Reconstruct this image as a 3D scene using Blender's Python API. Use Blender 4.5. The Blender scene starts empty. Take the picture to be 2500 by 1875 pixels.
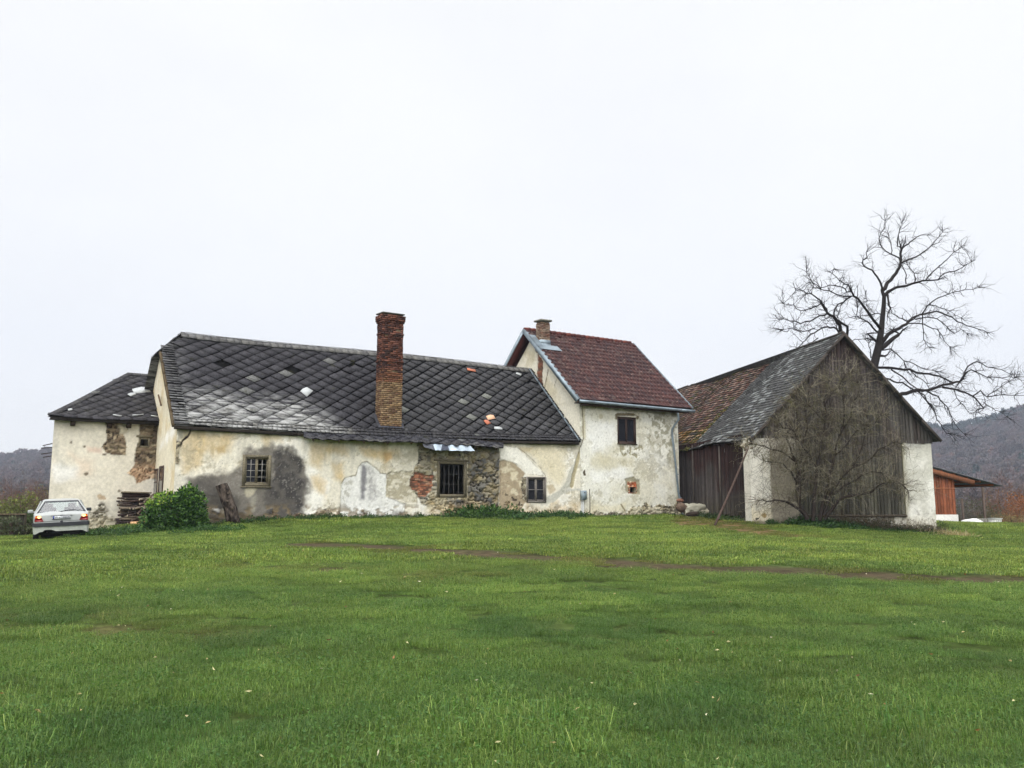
import bpy, math, random
import numpy as np
from math import sin, cos, tan, radians, pi, sqrt, atan2
R = np.random.RandomState(7)
random.seed(7)
COL = bpy.context.scene.collection
A = np.array
EYE = A([0, 0, 1.6])
PITCH = radians(7.95)
FOC = 2095.0

# ---------------------------------------------------------------- projection helpers (to lay out real planes)
def ray(px, py):
    x = (px - 1250) / FOC
    y = (937.5 - py) / FOC
    return A([x, cos(PITCH) - y * sin(PITCH), sin(PITCH) + y * cos(PITCH)])

def at_depth(px, py, d):
    r = ray(px, py)
    return EYE + r * d / r[1]

class Plane:
    """vertical plane through P with horizontal direction az (degrees); n looks outward"""
    def __init__(self, P, az):
        self.P = A([P[0], P[1], 0.0])
        a = radians(az)
        self.u = A([sin(a), cos(a), 0])
        n = A([-cos(a), sin(a), 0])
        if np.dot(n, EYE - self.P) < 0:
            n = -n
        self.n = n
    def hit(self, px, py, off=0.0):
        r = ray(px, py)
        t = np.dot(self.P + self.n * off - EYE, self.n) / np.dot(r, self.n)
        return EYE + r * t
    def sz(self, px, py, off=0.0):
        q = self.hit(px, py, off)
        return (float(np.dot(q - self.P, self.u)), float(q[2]))
    def at(self, s, z, off=0.0):
        return self.P + self.u * s + self.n * off + A([0, 0, z])
    def poly(self, pts, zoom=None, off=0.0):
        if zoom:
            ox, oy, k = zoom
            pts = [(ox + a * k, oy + b * k) for a, b in pts]
        return A([self.sz(a, b, off) for a, b in pts])

# ---------------------------------------------------------------- noise
def _h(ix, iy, seed=0):
    n = (ix.astype(np.int64) * 374761393 + iy.astype(np.int64) * 668265263 + seed * 974634777) & 0xffffffff
    n = ((n ^ (n >> 13)) * 1274126177) & 0xffffffff
    n = ((n ^ (n >> 16)) * 2246822519) & 0xffffffff
    return ((n ^ (n >> 15)) & 0xffffff) / float(0xffffff)

def vnoise(x, y, seed=0):
    x = np.asarray(x, float); y = np.asarray(y, float)
    ix = np.floor(x); iy = np.floor(y)
    fx = x - ix; fy = y - iy
    fx = fx * fx * (3 - 2 * fx); fy = fy * fy * (3 - 2 * fy)
    a = _h(ix, iy, seed); b = _h(ix + 1, iy, seed); c = _h(ix, iy + 1, seed); d = _h(ix + 1, iy + 1, seed)
    return (a * (1 - fx) + b * fx) * (1 - fy) + (c * (1 - fx) + d * fx) * fy

def fbm(x, y, o=4, seed=0):
    t = 0; a = 1; s = 0
    for i in range(o):
        t = t + a * vnoise(np.asarray(x) * 2 ** i + 17.3 * i, np.asarray(y) * 2 ** i - 9.1 * i, seed + i)
        s += a; a *= .55
    return t / s

def worley(x, y, seed=0, jit=.9):
    x = np.asarray(x, float); y = np.asarray(y, float)
    ix = np.floor(x); iy = np.floor(y)
    f1 = np.full(x.shape, 9.); f2 = np.full(x.shape, 9.); cid = np.zeros(x.shape)
    for dx in (-1, 0, 1):
        for dy in (-1, 0, 1):
            cx = ix + dx; cy = iy + dy
            qx = cx + .5 + (_h(cx, cy, seed) - .5) * jit
            qy = cy + .5 + (_h(cx, cy, seed + 5) - .5) * jit
            d = np.hypot(qx - x, qy - y)
            r = _h(cx, cy, seed + 9)
            closer = d < f1
            f2 = np.where(closer, f1, np.minimum(f2, d))
            cid = np.where(closer, r, cid)
            f1 = np.where(closer, d, f1)
    return f1, f2, cid

def sm(x, a, b):
    t = np.clip((x - a) / (b - a), 0, 1)
    return t * t * (3 - 2 * t)

def sdpoly(X, Y, P):
    """signed distance, positive inside"""
    d = np.full(X.shape, 1e9); inside = np.zeros(X.shape, bool)
    n = len(P)
    for i in range(n):
        a = P[i]; b = P[(i + 1) % n]
        e = b - a; L = e @ e + 1e-12
        wx = X - a[0]; wy = Y - a[1]
        t = np.clip((wx * e[0] + wy * e[1]) / L, 0, 1)
        d = np.minimum(d, np.hypot(wx - e[0] * t, wy - e[1] * t))
        c = ((a[1] > Y) != (b[1] > Y)) & (X < (b[0] - a[0]) * (Y - a[1]) / (b[1] - a[1] + 1e-12) + a[0])
        inside ^= c
    return np.where(inside, d, -d)

def dline(X, Y, P):
    d = np.full(X.shape, 1e9)
    for i in range(len(P) - 1):
        a = P[i]; b = P[i + 1]; e = b - a; L = e @ e + 1e-12
        wx = X - a[0]; wy = Y - a[1]
        t = np.clip((wx * e[0] + wy * e[1]) / L, 0, 1)
        d = np.minimum(d, np.hypot(wx - e[0] * t, wy - e[1] * t))
    return d

def lin(c):
    c = np.asarray(c, float) / 255.0
    return np.where(c <= .04045, c / 12.92, ((c + .055) / 1.055) ** 2.4)

# ---------------------------------------------------------------- mesh builder
class MB:
    def __init__(s):
        s.V = []; s.F = []; s.C = []; s.n = 0
    def add(s, V, F, col=(.5, .5, .5)):
        V = np.asarray(V, float).reshape(-1, 3)
        F = np.asarray(F, int)
        if F.ndim == 1: F = F[None, :]
        C = np.asarray(col, float)
        if C.ndim == 1: C = np.tile(C[:3], (len(V), 1))
        s.V.append(V); s.F.append(F + s.n); s.C.append(C); s.n += len(V)
    def box(s, c, ax, dims, col=(.5, .5, .5), jit=0):
        """c centre, ax three unit vectors, dims full sizes"""
        ax = [np.asarray(a, float) for a in ax]
        V = []
        for k in (-.5, .5):
            for j in (-.5, .5):
                for i in (-.5, .5):
                    V.append(np.asarray(c) + ax[0] * i * dims[0] + ax[1] * j * dims[1] + ax[2] * k * dims[2])
        V = A(V)
        if jit: V = V + R.uniform(-jit, jit, V.shape)
        s.add(V, [[0, 2, 3, 1], [4, 5, 7, 6], [0, 1, 5, 4], [2, 6, 7, 3], [0, 4, 6, 2], [1, 3, 7, 5]], col)
    def tube(s, P, r, n=6, col=(.3, .25, .2), cap=False, squash=None):
        P = np.asarray(P, float)
        m = len(P)
        r = np.broadcast_to(np.asarray(r, float), (m,))
        T = np.gradient(P, axis=0)
        T /= np.linalg.norm(T, axis=1)[:, None] + 1e-9
        up = A([0, 0, 1.]) if abs(T[0][2]) < .9 else A([1., 0, 0])
        a = np.cross(T, up); a /= np.linalg.norm(a, axis=1)[:, None] + 1e-9
        b = np.cross(T, a)
        th = np.arange(n) * 2 * pi / n
        V = P[:, None, :] + r[:, None, None] * (a[:, None, :] * np.cos(th)[None, :, None] + b[:, None, :] * np.sin(th)[None, :, None])
        idx = np.arange(m * n).reshape(m, n)
        q = np.stack([idx[:-1], np.roll(idx[:-1], -1, 1), np.roll(idx[1:], -1, 1), idx[1:]], -1).reshape(-1, 4)
        base = s.n
        C = np.asarray(col, float)
        if C.ndim == 2: C = np.repeat(C, n, 0)
        s.add(V.reshape(-1, 3), q, C)
        if cap:
            s.F.append((np.arange(n)[None, ::-1] + base)); s.F.append((idx[-1][None, :] + base))
    def leaves(s, P, D, W, L, col, fold=.25):
        """P (n,3) leaf bases, D (n,3) directions, sizes; four-cornered leaf folded at the midrib"""
        n = len(P)
        D = D / (np.linalg.norm(D, axis=1)[:, None] + 1e-9)
        rnd = R.normal(size=(n, 3))
        a = np.cross(D, rnd); a /= np.linalg.norm(a, axis=1)[:, None] + 1e-9
        b = np.cross(D, a)
        W = np.broadcast_to(W, (n,))[:, None]; L = np.broadcast_to(L, (n,))[:, None]
        v0 = P; v2 = P + D * L - b * L * .12
        v1 = P + D * L * .45 + a * W * .5 + b * W * fold
        v3 = P + D * L * .45 - a * W * .5 + b * W * fold
        V = np.stack([v0, v1, v2, v3], 1).reshape(-1, 3)
        i = np.arange(n) * 4
        F = np.concatenate([np.stack([i, i + 1, i + 2], 1), np.stack([i, i + 2, i + 3], 1)])
        s.add(V, F, np.repeat(np.asarray(col), 4, 0) if np.ndim(col) == 2 else col)
    def data(s):
        return np.concatenate(s.V), s.F, np.concatenate(s.C)
    def build(s, name, mat, parent=None, smooth=False, **k):
        if s.n == 0: return None
        V = np.concatenate(s.V); C = np.concatenate(s.C)
        return link_mesh(name, V, s.F, C, mat, parent, smooth, **k)

WLOC = {}
def link_mesh(name, V, Fs, C, mat, parent=None, smooth=False, local=False, **attrs):
    org = WLOC.get(parent.name, A([0, 0, 0.])) if parent is not None else A([0, 0, 0.])
    if parent is None and not local:
        org = A([V[:, 0].mean(), V[:, 1].mean(), V[:, 2].min()]) if not attrs.pop('keep', False) else org
        loc = org
    else:
        attrs.pop('keep', None)
        loc = None
    me = bpy.data.meshes.new(name)
    V = V - (0 if local else org)
    me.vertices.add(len(V)); me.vertices.foreach_set('co', V.astype(np.float32).ravel())
    li = np.concatenate([f.ravel() for f in Fs]) if len(Fs) else np.zeros(0, int)
    lt = np.concatenate([np.full(len(f), f.shape[1]) for f in Fs]) if len(Fs) else np.zeros(0, int)
    ls = np.concatenate([[0], np.cumsum(lt)[:-1]]) if len(lt) else lt
    me.loops.add(len(li)); me.loops.foreach_set('vertex_index', li.astype(np.int32))
    me.polygons.add(len(lt)); me.polygons.foreach_set('loop_start', ls.astype(np.int32))
    me.polygons.foreach_set('loop_total', lt.astype(np.int32))
    if smooth: me.polygons.foreach_set('use_smooth', np.ones(len(lt), bool))
    me.update(calc_edges=True)
    ca = me.attributes.new('Col', 'FLOAT_COLOR', 'POINT')
    ca.data.foreach_set('color', np.hstack([C, np.ones((len(C), 1))]).astype(np.float32).ravel())
    for k, v in attrs.items():
        v = np.asarray(v)
        if v.ndim == 2:
            at = me.attributes.new(k, 'FLOAT_VECTOR', 'POINT'); at.data.foreach_set('vector', v.astype(np.float32).ravel())
        elif v.dtype.kind == 'i':
            at = me.attributes.new(k, 'INT', 'POINT'); at.data.foreach_set('value', v.astype(np.int32))
        else:
            at = me.attributes.new(k, 'FLOAT', 'POINT'); at.data.foreach_set('value', v.astype(np.float32))
    me.materials.append(mat)
    o = bpy.data.objects.new(name, me); COL.objects.link(o)
    if parent is not None:
        o.parent = parent
        WLOC[o.name] = org
    elif loc is not None:
        o.location = loc; WLOC[o.name] = A(loc)
    return o

def tag(o, label, cat, group=None, kind=None):
    if label: o['label'] = label
    if cat: o['category'] = cat
    if group: o['group'] = group
    if kind: o['kind'] = kind
    return o

def thing(name, loc, label, cat, group=None):
    o = bpy.data.objects.new(name, None); COL.objects.link(o)
    o.location = loc; o.empty_display_size = .3
    WLOC[o.name] = A(loc, float)
    return tag(o, label, cat, group)

# ---------------------------------------------------------------- materials
def mat_new(name):
    m = bpy.data.materials.new(name); m.use_nodes = True
    nt = m.node_tree; nt.nodes.clear()
    out = nt.nodes.new('ShaderNodeOutputMaterial'); b = nt.nodes.new('ShaderNodeBsdfPrincipled')
    nt.links.new(b.outputs[0], out.inputs[0])
    return m, nt, b

def nz(nt, scale, detail=4, vec=None, rough=.6):
    n = nt.nodes.new('ShaderNodeTexNoise'); n.inputs['Scale'].default_value = scale
    n.inputs['Detail'].default_value = detail; n.inputs['Roughness'].default_value = rough
    if vec: nt.links.new(vec, n.inputs['Vector'])
    return n

def ramp(nt, src, lo, hi, a=.35, b=.65):
    r = nt.nodes.new('ShaderNodeMapRange'); r.inputs[1].default_value = a; r.inputs[2].default_value = b
    r.inputs[3].default_value = lo; r.inputs[4].default_value = hi
    nt.links.new(src, r.inputs[0]); return r.outputs[0]

def mulcol(nt, col, val):
    m = nt.nodes.new('ShaderNodeVectorMath'); m.operation = 'SCALE'
    nt.links.new(col, m.inputs[0]); nt.links.new(val, m.inputs['Scale'])
    return m.outputs[0]

def attr_mat(name, rough=.9, var=(.8, 1.15), nscale=14, stretch=(1, 1, 1), bump=.3, bscale=40, bdist=.01, spec=.3, extra=None, trans=0):
    """base colour from the painted 'Col' attribute, broken up by procedural noise"""
    m, nt, b = mat_new(name)
    at = nt.nodes.new('ShaderNodeAttribute'); at.attribute_name = 'Col'
    tc = nt.nodes.new('ShaderNodeTexCoord'); mp = nt.nodes.new('ShaderNodeMapping')
    mp.inputs['Scale'].default_value = stretch
    nt.links.new(tc.outputs['Object'], mp.inputs[0])
    n1 = nz(nt, nscale, 6, mp.outputs[0], .65)
    c = mulcol(nt, at.outputs['Color'], ramp(nt, n1.outputs[0], var[0], var[1]))
    nt.links.new(c, b.inputs['Base Color'])
    b.inputs['Roughness'].default_value = rough
    b.inputs['Specular IOR Level'].default_value = spec
    if bump:
        n2 = nz(nt, bscale, 5, mp.outputs[0], .7)
        bp = nt.nodes.new('ShaderNodeBump'); bp.inputs['Strength'].default_value = bump
        bp.inputs['Distance'].default_value = bdist
        nt.links.new(n2.outputs[0], bp.inputs['Height']); nt.links.new(bp.outputs[0], b.inputs['Normal'])
    return m

def flat_mat(name, c, rough=.6, metal=0, spec=.5, var=(.85, 1.1), nscale=8, emit=0, bump=.1, bscale=60):
    m, nt, b = mat_new(name)
    tc = nt.nodes.new('ShaderNodeTexCoord')
    rgb = nt.nodes.new('ShaderNodeRGB'); rgb.outputs[0].default_value = (*lin(c), 1)
    n1 = nz(nt, nscale, 5, tc.outputs['Object'])
    cc = mulcol(nt, rgb.outputs[0], ramp(nt, n1.outputs[0], *var))
    nt.links.new(cc, b.inputs['Base Color'])
    b.inputs['Roughness'].default_value = rough; b.inputs['Metallic'].default_value = metal
    b.inputs['Specular IOR Level'].default_value = spec
    if bump:
        n2 = nz(nt, bscale, 4, tc.outputs['Object'])
        bp = nt.nodes.new('ShaderNodeBump'); bp.inputs['Strength'].default_value = bump; bp.inputs['Distance'].default_value = .01
        nt.links.new(n2.outputs[0], bp.inputs['Height']); nt.links.new(bp.outputs[0], b.inputs['Normal'])
    if emit:
        b.inputs['Emission Color'].default_value = (*lin(c), 1); b.inputs['Emission Strength'].default_value = emit
    return m

def leaf_mat(name, rough=.55, trans=.25, inst=False):
    m, nt, b = mat_new(name)
    at = nt.nodes.new('ShaderNodeAttribute'); at.attribute_name = 'Col'
    col = at.outputs['Color']
    if inst:
        a2 = nt.nodes.new('ShaderNodeAttribute'); a2.attribute_name = 'tint'; a2.attribute_type = 'INSTANCER'
        mm = nt.nodes.new('ShaderNodeVectorMath'); mm.operation = 'MULTIPLY'
        nt.links.new(col, mm.inputs[0]); nt.links.new(a2.outputs['Vector'], mm.inputs[1]); col = mm.outputs[0]
    nt.links.new(col, b.inputs['Base Color'])
    b.inputs['Roughness'].default_value = rough; b.inputs['Specular IOR Level'].default_value = .3
    if trans:
        t = nt.nodes.new('ShaderNodeBsdfTranslucent'); nt.links.new(col, t.inputs[0])
        mx = nt.nodes.new('ShaderNodeMixShader'); mx.inputs[0].default_value = trans
        out = [n for n in nt.nodes if n.type == 'OUTPUT_MATERIAL'][0]
        nt.links.new(b.outputs[0], mx.inputs[1]); nt.links.new(t.outputs[0], mx.inputs[2]); nt.links.new(mx.outputs[0], out.inputs[0])
    return m

M_PLASTER = attr_mat('painted lime plaster', .95, (.86, 1.1), 9, bump=.5, bscale=22, bdist=.02, spec=.15)
M_SLATE = attr_mat('weathered slate', .9, (.6, 1.4), 14, bump=.5, bscale=30, spec=.08)
M_BRICK = attr_mat('old brick', .95, (.6, 1.3), 18, bump=.6, bscale=45, spec=.1)
M_TILE = attr_mat('clay tile', .75, (.7, 1.25), 6, bump=.2, bscale=60, spec=.18)
M_WOOD = attr_mat('weathered boards', .9, (.55, 1.35), 9, stretch=(6, 6, .5), bump=.5, bscale=20, spec=.12)
M_BARK = attr_mat('bark', .95, (.6, 1.35), 10, stretch=(3, 3, .8), bump=.8, bscale=16, bdist=.03, spec=.1)
M_STONE = attr_mat('rubble', .95, (.7, 1.25), 10, bump=.5, bscale=30, spec=.1)
M_LEAF = leaf_mat('leaf')
M_TWIG = attr_mat('twig', .9, (.8, 1.15), 10, bump=0, spec=.1)
M_ZINC = flat_mat('zinc', (128, 140, 148), .45, .5, var=(.75, 1.15), nscale=3)
M_DARKMETAL = flat_mat('rusty iron', (60, 48, 42), .8, .2)
M_GLASSD, _nt, _b = mat_new('old window glass')
_b.inputs['Base Color'].default_value = (.012, .013, .018, 1); _b.inputs['Roughness'].default_value = .12
_b.inputs['Specular IOR Level'].default_value = .5
_n = nz(_nt, 3, 3); _bp = _nt.nodes.new('ShaderNodeBump'); _bp.inputs['Strength'].default_value = .25; _bp.inputs['Distance'].default_value = .02
_nt.links.new(_n.outputs[0], _bp.inputs['Height']); _nt.links.new(_bp.outputs[0], _b.inputs['Normal'])

# ---------------------------------------------------------------- painted wall grid
UNIT = A([0, 0, 1.])
def wall(name, pl, s0, s1, z0, z1, paint, parent, holes=(), step=.035, ztop=None, reveal=.24, drop=None, mat=None):
    def lines(a, b, cuts):
        L = list(np.linspace(a, b, max(2, int(round((b - a) / step)) + 1)))
        for c in cuts:
            if a < c < b:
                L = [x for x in L if abs(x - c) > .45 * step or x in (a, b)] + [c]
        return np.unique(A(L))
    S = lines(s0, s1, [h for q in holes for h in (q[0], q[1])])
    Z = lines(z0, z1, [h for q in holes for h in (q[2], q[3])])
    SS, ZZ = np.meshgrid(S, Z, indexing='ij')
    s = SS.ravel(); z = ZZ.ravel()
    if ztop is not None:
        zt = ztop(s); z = np.minimum(z, zt)
    C, D = paint(s, z)
    edge = np.ones(len(s))
    for q in holes:
        dx = np.maximum(np.maximum(q[0] - s, s - q[1]), 0); dz = np.maximum(np.maximum(q[2] - z, z - q[3]), 0)
        edge = np.minimum(edge, sm(np.hypot(dx, dz), 0, .06))
    D = D * edge
    V = pl.P + s[:, None] * pl.u + D[:, None] * pl.n + z[:, None] * UNIT
    idx = np.arange(len(s)).reshape(SS.shape)
    F = np.stack([idx[:-1, :-1], idx[1:, :-1], idx[1:, 1:], idx[:-1, 1:]], -1).reshape(-1, 4)
    cs = s[F].mean(1); cz = z[F].mean(1)
    keep = (z[F].max(1) - z[F].min(1)) > 1e-4
    for q in holes:
        keep &= ~((cs > q[0]) & (cs < q[1]) & (cz > q[2]) & (cz < q[3]))
    if drop is not None:
        keep &= ~drop(cs, cz)
    mb = MB(); mb.add(V, F[keep], C)
    rc = lin((150, 142, 122))
    for q in holes:
        a, b, c, d = q[:4]
        for (x0, y0, x1, y1) in ((a, c, b, c), (b, c, b, d), (b, d, a, d), (a, d, a, c)):
            mb.add([pl.at(x0, y0, 0), pl.at(x1, y1, 0), pl.at(x1, y1, -reveal), pl.at(x0, y0, -reveal)], [0, 1, 2, 3], rc * .9)
    return mb.build(name, mat or M_PLASTER, parent, smooth=True)

def plain_quad(mb, pts, col=(.45, .42, .36)):
    mb.add(pts, [0, 1, 2, 3], col)

# ---------------------------------------------------------------- roof patch
class Patch:
    def __init__(s, e0, e1, r0, r1, sag=None):
        s.e0, s.e1, s.r0, s.r1 = [A(q, float) for q in (e0, e1, r0, r1)]
        s.L = np.linalg.norm(s.e1 - s.e0); s.H = np.linalg.norm((s.r0 + s.r1) / 2 - (s.e0 + s.e1) / 2)
        n = np.cross(s.e1 - s.e0, s.r0 - s.e0); n /= np.linalg.norm(n)
        if n[2] < 0: n = -n
        s.n = n; s.sag = sag
    def p(s, x, y, h=0.):
        x = np.asarray(x, float); y = np.asarray(y, float); h = np.asarray(h, float)
        a = (x / s.L)[..., None]; b = (y / s.H)[..., None]
        q = (s.e0 * (1 - a) + s.e1 * a) * (1 - b) + (s.r0 * (1 - a) + s.r1 * a) * b
        q = q + s.n * h[..., None]
        if s.sag is not None: q = q + s.n * s.sag(x, y)[..., None]
        return q

def clip(poly, x0, x1, y0, y1):
    def cut(P, f, inter):
        out = []
        for i in range(len(P)):
            a = P[i - 1]; b = P[i]
            fa, fb = f(a), f(b)
            if fb >= 0:
                if fa < 0: out.append(inter(a, b, fa, fb))
                out.append(b)
            elif fa >= 0: out.append(inter(a, b, fa, fb))
        return out
    it = lambda a, b, fa, fb: (a[0] + (b[0] - a[0]) * fa / (fa - fb), a[1] + (b[1] - a[1]) * fa / (fa - fb))
    for f in (lambda p: p[0] - x0, lambda p: x1 - p[0], lambda p: p[1] - y0, lambda p: y1 - p[1]):
        if len(poly) < 3: return []
        poly = cut(poly, f, it)
    return poly

def plate(mb, pt, poly, hfn, th, col):
    """one slate: polygon in patch coordinates, top at hfn, thickness th"""
    P = A(poly); n = len(P)
    h = hfn(P[:, 0], P[:, 1])
    top = pt.p(P[:, 0], P[:, 1], h); bot = pt.p(P[:, 0], P[:, 1], h - th)
    V = np.vstack([top, bot]); i = np.arange(n)
    base = mb.n
    mb.add(V, np.stack([i, (i + 1) % n, (i + 1) % n + n, i + n], 1)[:, ::-1], col)
    mb.F.append((i + base)[None, :])

def diamonds(mb, pt, x0, x1, y0, y1, w, h, colf, gap=.93, inside=None, tilt=.028, jit=.012, drop=0.0):
    nj = int((y1 - y0) / (h / 2)) + 3; ni = int((x1 - x0) / w) + 3
    for j in range(-1, nj):
        for i in range(-1, ni):
            cx = x0 + (i + .5 * (j % 2)) * w; cy = y0 + j * h / 2
            if R.rand() < drop: continue
            g = (gap(cx, cy) if callable(gap) else gap) * (1 + R.uniform(-.02, .02)); jx, jy = R.uniform(-jit, jit, 2)
            jx += .05 * (vnoise(A([cx * .4]), A([cy * .9]), 91)[0] - .5); jy += .10 * (vnoise(A([cx * .5]), A([cy * .3]), 92)[0] - .5)
            if R.rand() < .012: jy -= R.uniform(.04, .12)
            P = [(cx + jx, cy + jy - h / 2 * g), (cx + jx + w / 2 * g, cy + jy), (cx + jx, cy + jy + h / 2 * g), (cx + jx - w / 2 * g, cy + jy)]
            P = clip(P, x0, x1, y0, y1)
            if len(P) < 3: continue
            m = np.mean(A(P), 0)
            if inside is not None and not inside(m[0], m[1]): continue
            tt = tilt * R.uniform(.7, 1.3); sk = R.uniform(-.015, .015)
            f = lambda x, y: .012 + tt * (.5 - (y - cy) / h) + sk * (x - cx) / w
            plate(mb, pt, P, f, .014, colf(m[0], m[1]))

def shingles(mb, pt, x0, x1, y0, y1, w, h, colf, gap=.012, tilt=.03, jit=.01, inside=None, drop=0.0, lift=0.):
    nj = int(math.ceil((y1 - y0) / h))
    for j in range(nj):
        off = (j % 2) * .5 * w + R.uniform(-.03, .03)
        x = x0 - off
        while x < x1:
            ww = w * R.uniform(.93, 1.07)
            a, b = max(x, x0), min(x + ww - gap, x1)
            ya = y0 + j * h; yb = min(ya + h * 1.05, y1 + .02)
            if b - a > .02 and R.rand() >= drop:
                d = R.uniform(-jit, jit, 4)
                P = [(a, ya + d[0]), (b, ya + d[1]), (b, yb), (a, yb)]
                m = ((a + b) / 2, (ya + yb) / 2)
                if inside is None or inside(*m):
                    tt = tilt * R.uniform(.6, 1.5)
                    f = lambda X, Y: lift + .008 + tt * (1 - (Y - ya) / h)
                    plate(mb, pt, P, f, .012, colf(*m))
            x += ww

def sheet(mb, pt, col, h=-.03, nx=12, ny=6, th=.05):
    X, Y = np.meshgrid(np.linspace(0, pt.L, nx), np.linspace(0, pt.H, ny), indexing='ij')
    i = np.arange(nx * ny).reshape(nx, ny)
    F = np.stack([i[:-1, :-1], i[1:, :-1], i[1:, 1:], i[:-1, 1:]], -1).reshape(-1, 4)
    mb.add(pt.p(X.ravel(), Y.ravel(), np.full(nx * ny, h)), F, col)
    mb.add(pt.p(X.ravel(), Y.ravel(), np.full(nx * ny, h - th)), F[:, ::-1], np.asarray(col) * .8)

# ---------------------------------------------------------------- scatter one "stuff" object with instanced clumps
def scatter(name, variants, pts, rotz, scl, pick, tint, mat, tilt=None):
    V = []; F = []; C = []; vid = []; n = 0
    for k, (v, f, c) in enumerate(variants):
        V.append(v); C.append(c); vid.append(np.full(len(v), k))
        F += [q + n for q in f]; n += len(v)
    V.append(pts); C.append(np.zeros((len(pts), 3))); vid.append(np.full(len(pts), -1))
    V = np.concatenate(V); C = np.concatenate(C); vid = np.concatenate(vid).astype(int)
    pad = len(V) - len(pts)
    full = lambda a: np.concatenate([np.zeros((pad,) + a.shape[1:], a.dtype), a])
    rot = np.zeros((len(pts), 3)); rot[:, 2] = rotz
    if tilt is not None: rot[:, :2] = tilt
    o = link_mesh(name, V, F, C, mat, None, False, local=True, vid=vid, rot=full(rot), scl=full(np.asarray(scl, float)),
                  pick=full(np.asarray(pick).astype(int)), tint=full(np.asarray(tint, float)))
    ng = bpy.data.node_groups.new(name + ' clumps', 'GeometryNodeTree')
    ng.interface.new_socket('Geometry', in_out='INPUT', socket_type='NodeSocketGeometry')
    ng.interface.new_socket('Geometry', in_out='OUTPUT', socket_type='NodeSocketGeometry')
    N = ng.nodes; Lk = ng.links
    gi = N.new('NodeGroupInput'); go = N.new('NodeGroupOutput')
    def named(nm, ty):
        a = N.new('GeometryNodeInputNamedAttribute'); a.data_type = ty; a.inputs['Name'].default_value = nm; return a.outputs['Attribute']
    def sep(k):
        c = N.new('FunctionNodeCompare'); c.data_type = 'INT'; c.operation = 'EQUAL'
        Lk.new(named('vid', 'INT'), c.inputs[2]); c.inputs[3].default_value = k
        s = N.new('GeometryNodeSeparateGeometry'); Lk.new(gi.outputs[0], s.inputs[0]); Lk.new(c.outputs[0], s.inputs[1])
        return s.outputs[0]
    jn = N.new('GeometryNodeJoinGeometry')
    for k in reversed(range(len(variants))):      # the join lists its last link first
        g = N.new('GeometryNodeGeometryToInstance'); Lk.new(sep(k), g.inputs[0]); Lk.new(g.outputs[0], jn.inputs[0])
    mp = N.new('GeometryNodeMeshToPoints'); Lk.new(sep(-1), mp.inputs[0])
    ip = N.new('GeometryNodeInstanceOnPoints')
    Lk.new(mp.outputs[0], ip.inputs['Points']); Lk.new(jn.outputs[0], ip.inputs['Instance'])
    ip.inputs['Pick Instance'].default_value = True
    Lk.new(named('pick', 'INT'), ip.inputs['Instance Index'])
    er = N.new('FunctionNodeEulerToRotation'); Lk.new(named('rot', 'FLOAT_VECTOR'), er.inputs[0]); Lk.new(er.outputs[0], ip.inputs['Rotation'])
    Lk.new(named('scl', 'FLOAT'), ip.inputs['Scale'])
    Lk.new(ip.outputs[0], go.inputs[0])
    md = o.modifiers.new('scatter', 'NODES'); md.node_group = ng
    return o
# ================================================================ planes of the place
M = Plane(at_depth(420, 1270, 31), 57)          # front of the long farmhouse
G1 = Plane(M.P, -31)                            # its left gable
ST = 18.34                                      # where the two-storey house starts along M
SE = 24.75
TG = Plane(M.at(ST, 0), -33)
L = Plane(G1.at(4.4, 0), 57)                    # front of the outbuilding at the far left
B = Plane(at_depth(1849, 1274, 38), 79.5)       # barn gable
BS = Plane(B.P, -10.5)                          # barn long side
V_ = -M.n                                       # away from the viewer, across the houses

# ================================================================ terrain
ctrl = [(0, 0, 0), (0, 5.5, 0.0), (-6, 6, 0.03), (6, 6, 0.0), (-16, 2, .05), (16, 2, -.05), (0, 11, .2), (-11, 12, .15), (10, 12, .1),
        (0, -8, -.2), (-18, 18, .3), (17, 20, .25), (0, 19, .6), (-30, 45, .1), (40, 45, -.5), (0, 60, .9), (35, 75, -1.), (-35, 70, -.8), (0, 90, .3)]
def _g(px, py, d):
    q = at_depth(px, py, d); ctrl.append((q[0], q[1], q[2]))
for a in [(82, 1319, 27.3), (215, 1309, 27.8), (0, 1332, 26), (0, 1310, 31), (220, 1304, 33.6), (295, 1283, 34.1), (500, 1281, 31.6), (700, 1268, 33.3),
          (1000, 1263, 36.1), (1250, 1263, 38.9), (1418, 1261, 41), (1660, 1259, 44.5), (1744, 1284, 36), (1849, 1277, 38), (2050, 1286, 38.6),
          (2289, 1304, 39.6), (1700, 1258, 46), (2335, 1292, 56), (2440, 1285, 52), (2500, 1284, 45), (430, 1296, 29), (1100, 1290, 31), (1500, 1290, 33),
          (2300, 1330, 33), (700, 1295, 29)]:
    _g(*a)
ctrl = A(ctrl)
def _tps(r):
    return np.where(r > 1e-9, r * r * np.log(r + 1e-12), 0)
_K = _tps(np.hypot(ctrl[:, None, 0] - ctrl[None, :, 0], ctrl[:, None, 1] - ctrl[None, :, 1])) + np.eye(len(ctrl)) * .6
_P = np.hstack([np.ones((len(ctrl), 1)), ctrl[:, :2]])
_S = np.vstack([np.hstack([_K, _P]), np.hstack([_P.T, np.zeros((3, 3))])])
_W = np.linalg.solve(_S, np.concatenate([ctrl[:, 2], np.zeros(3)]))
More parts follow.
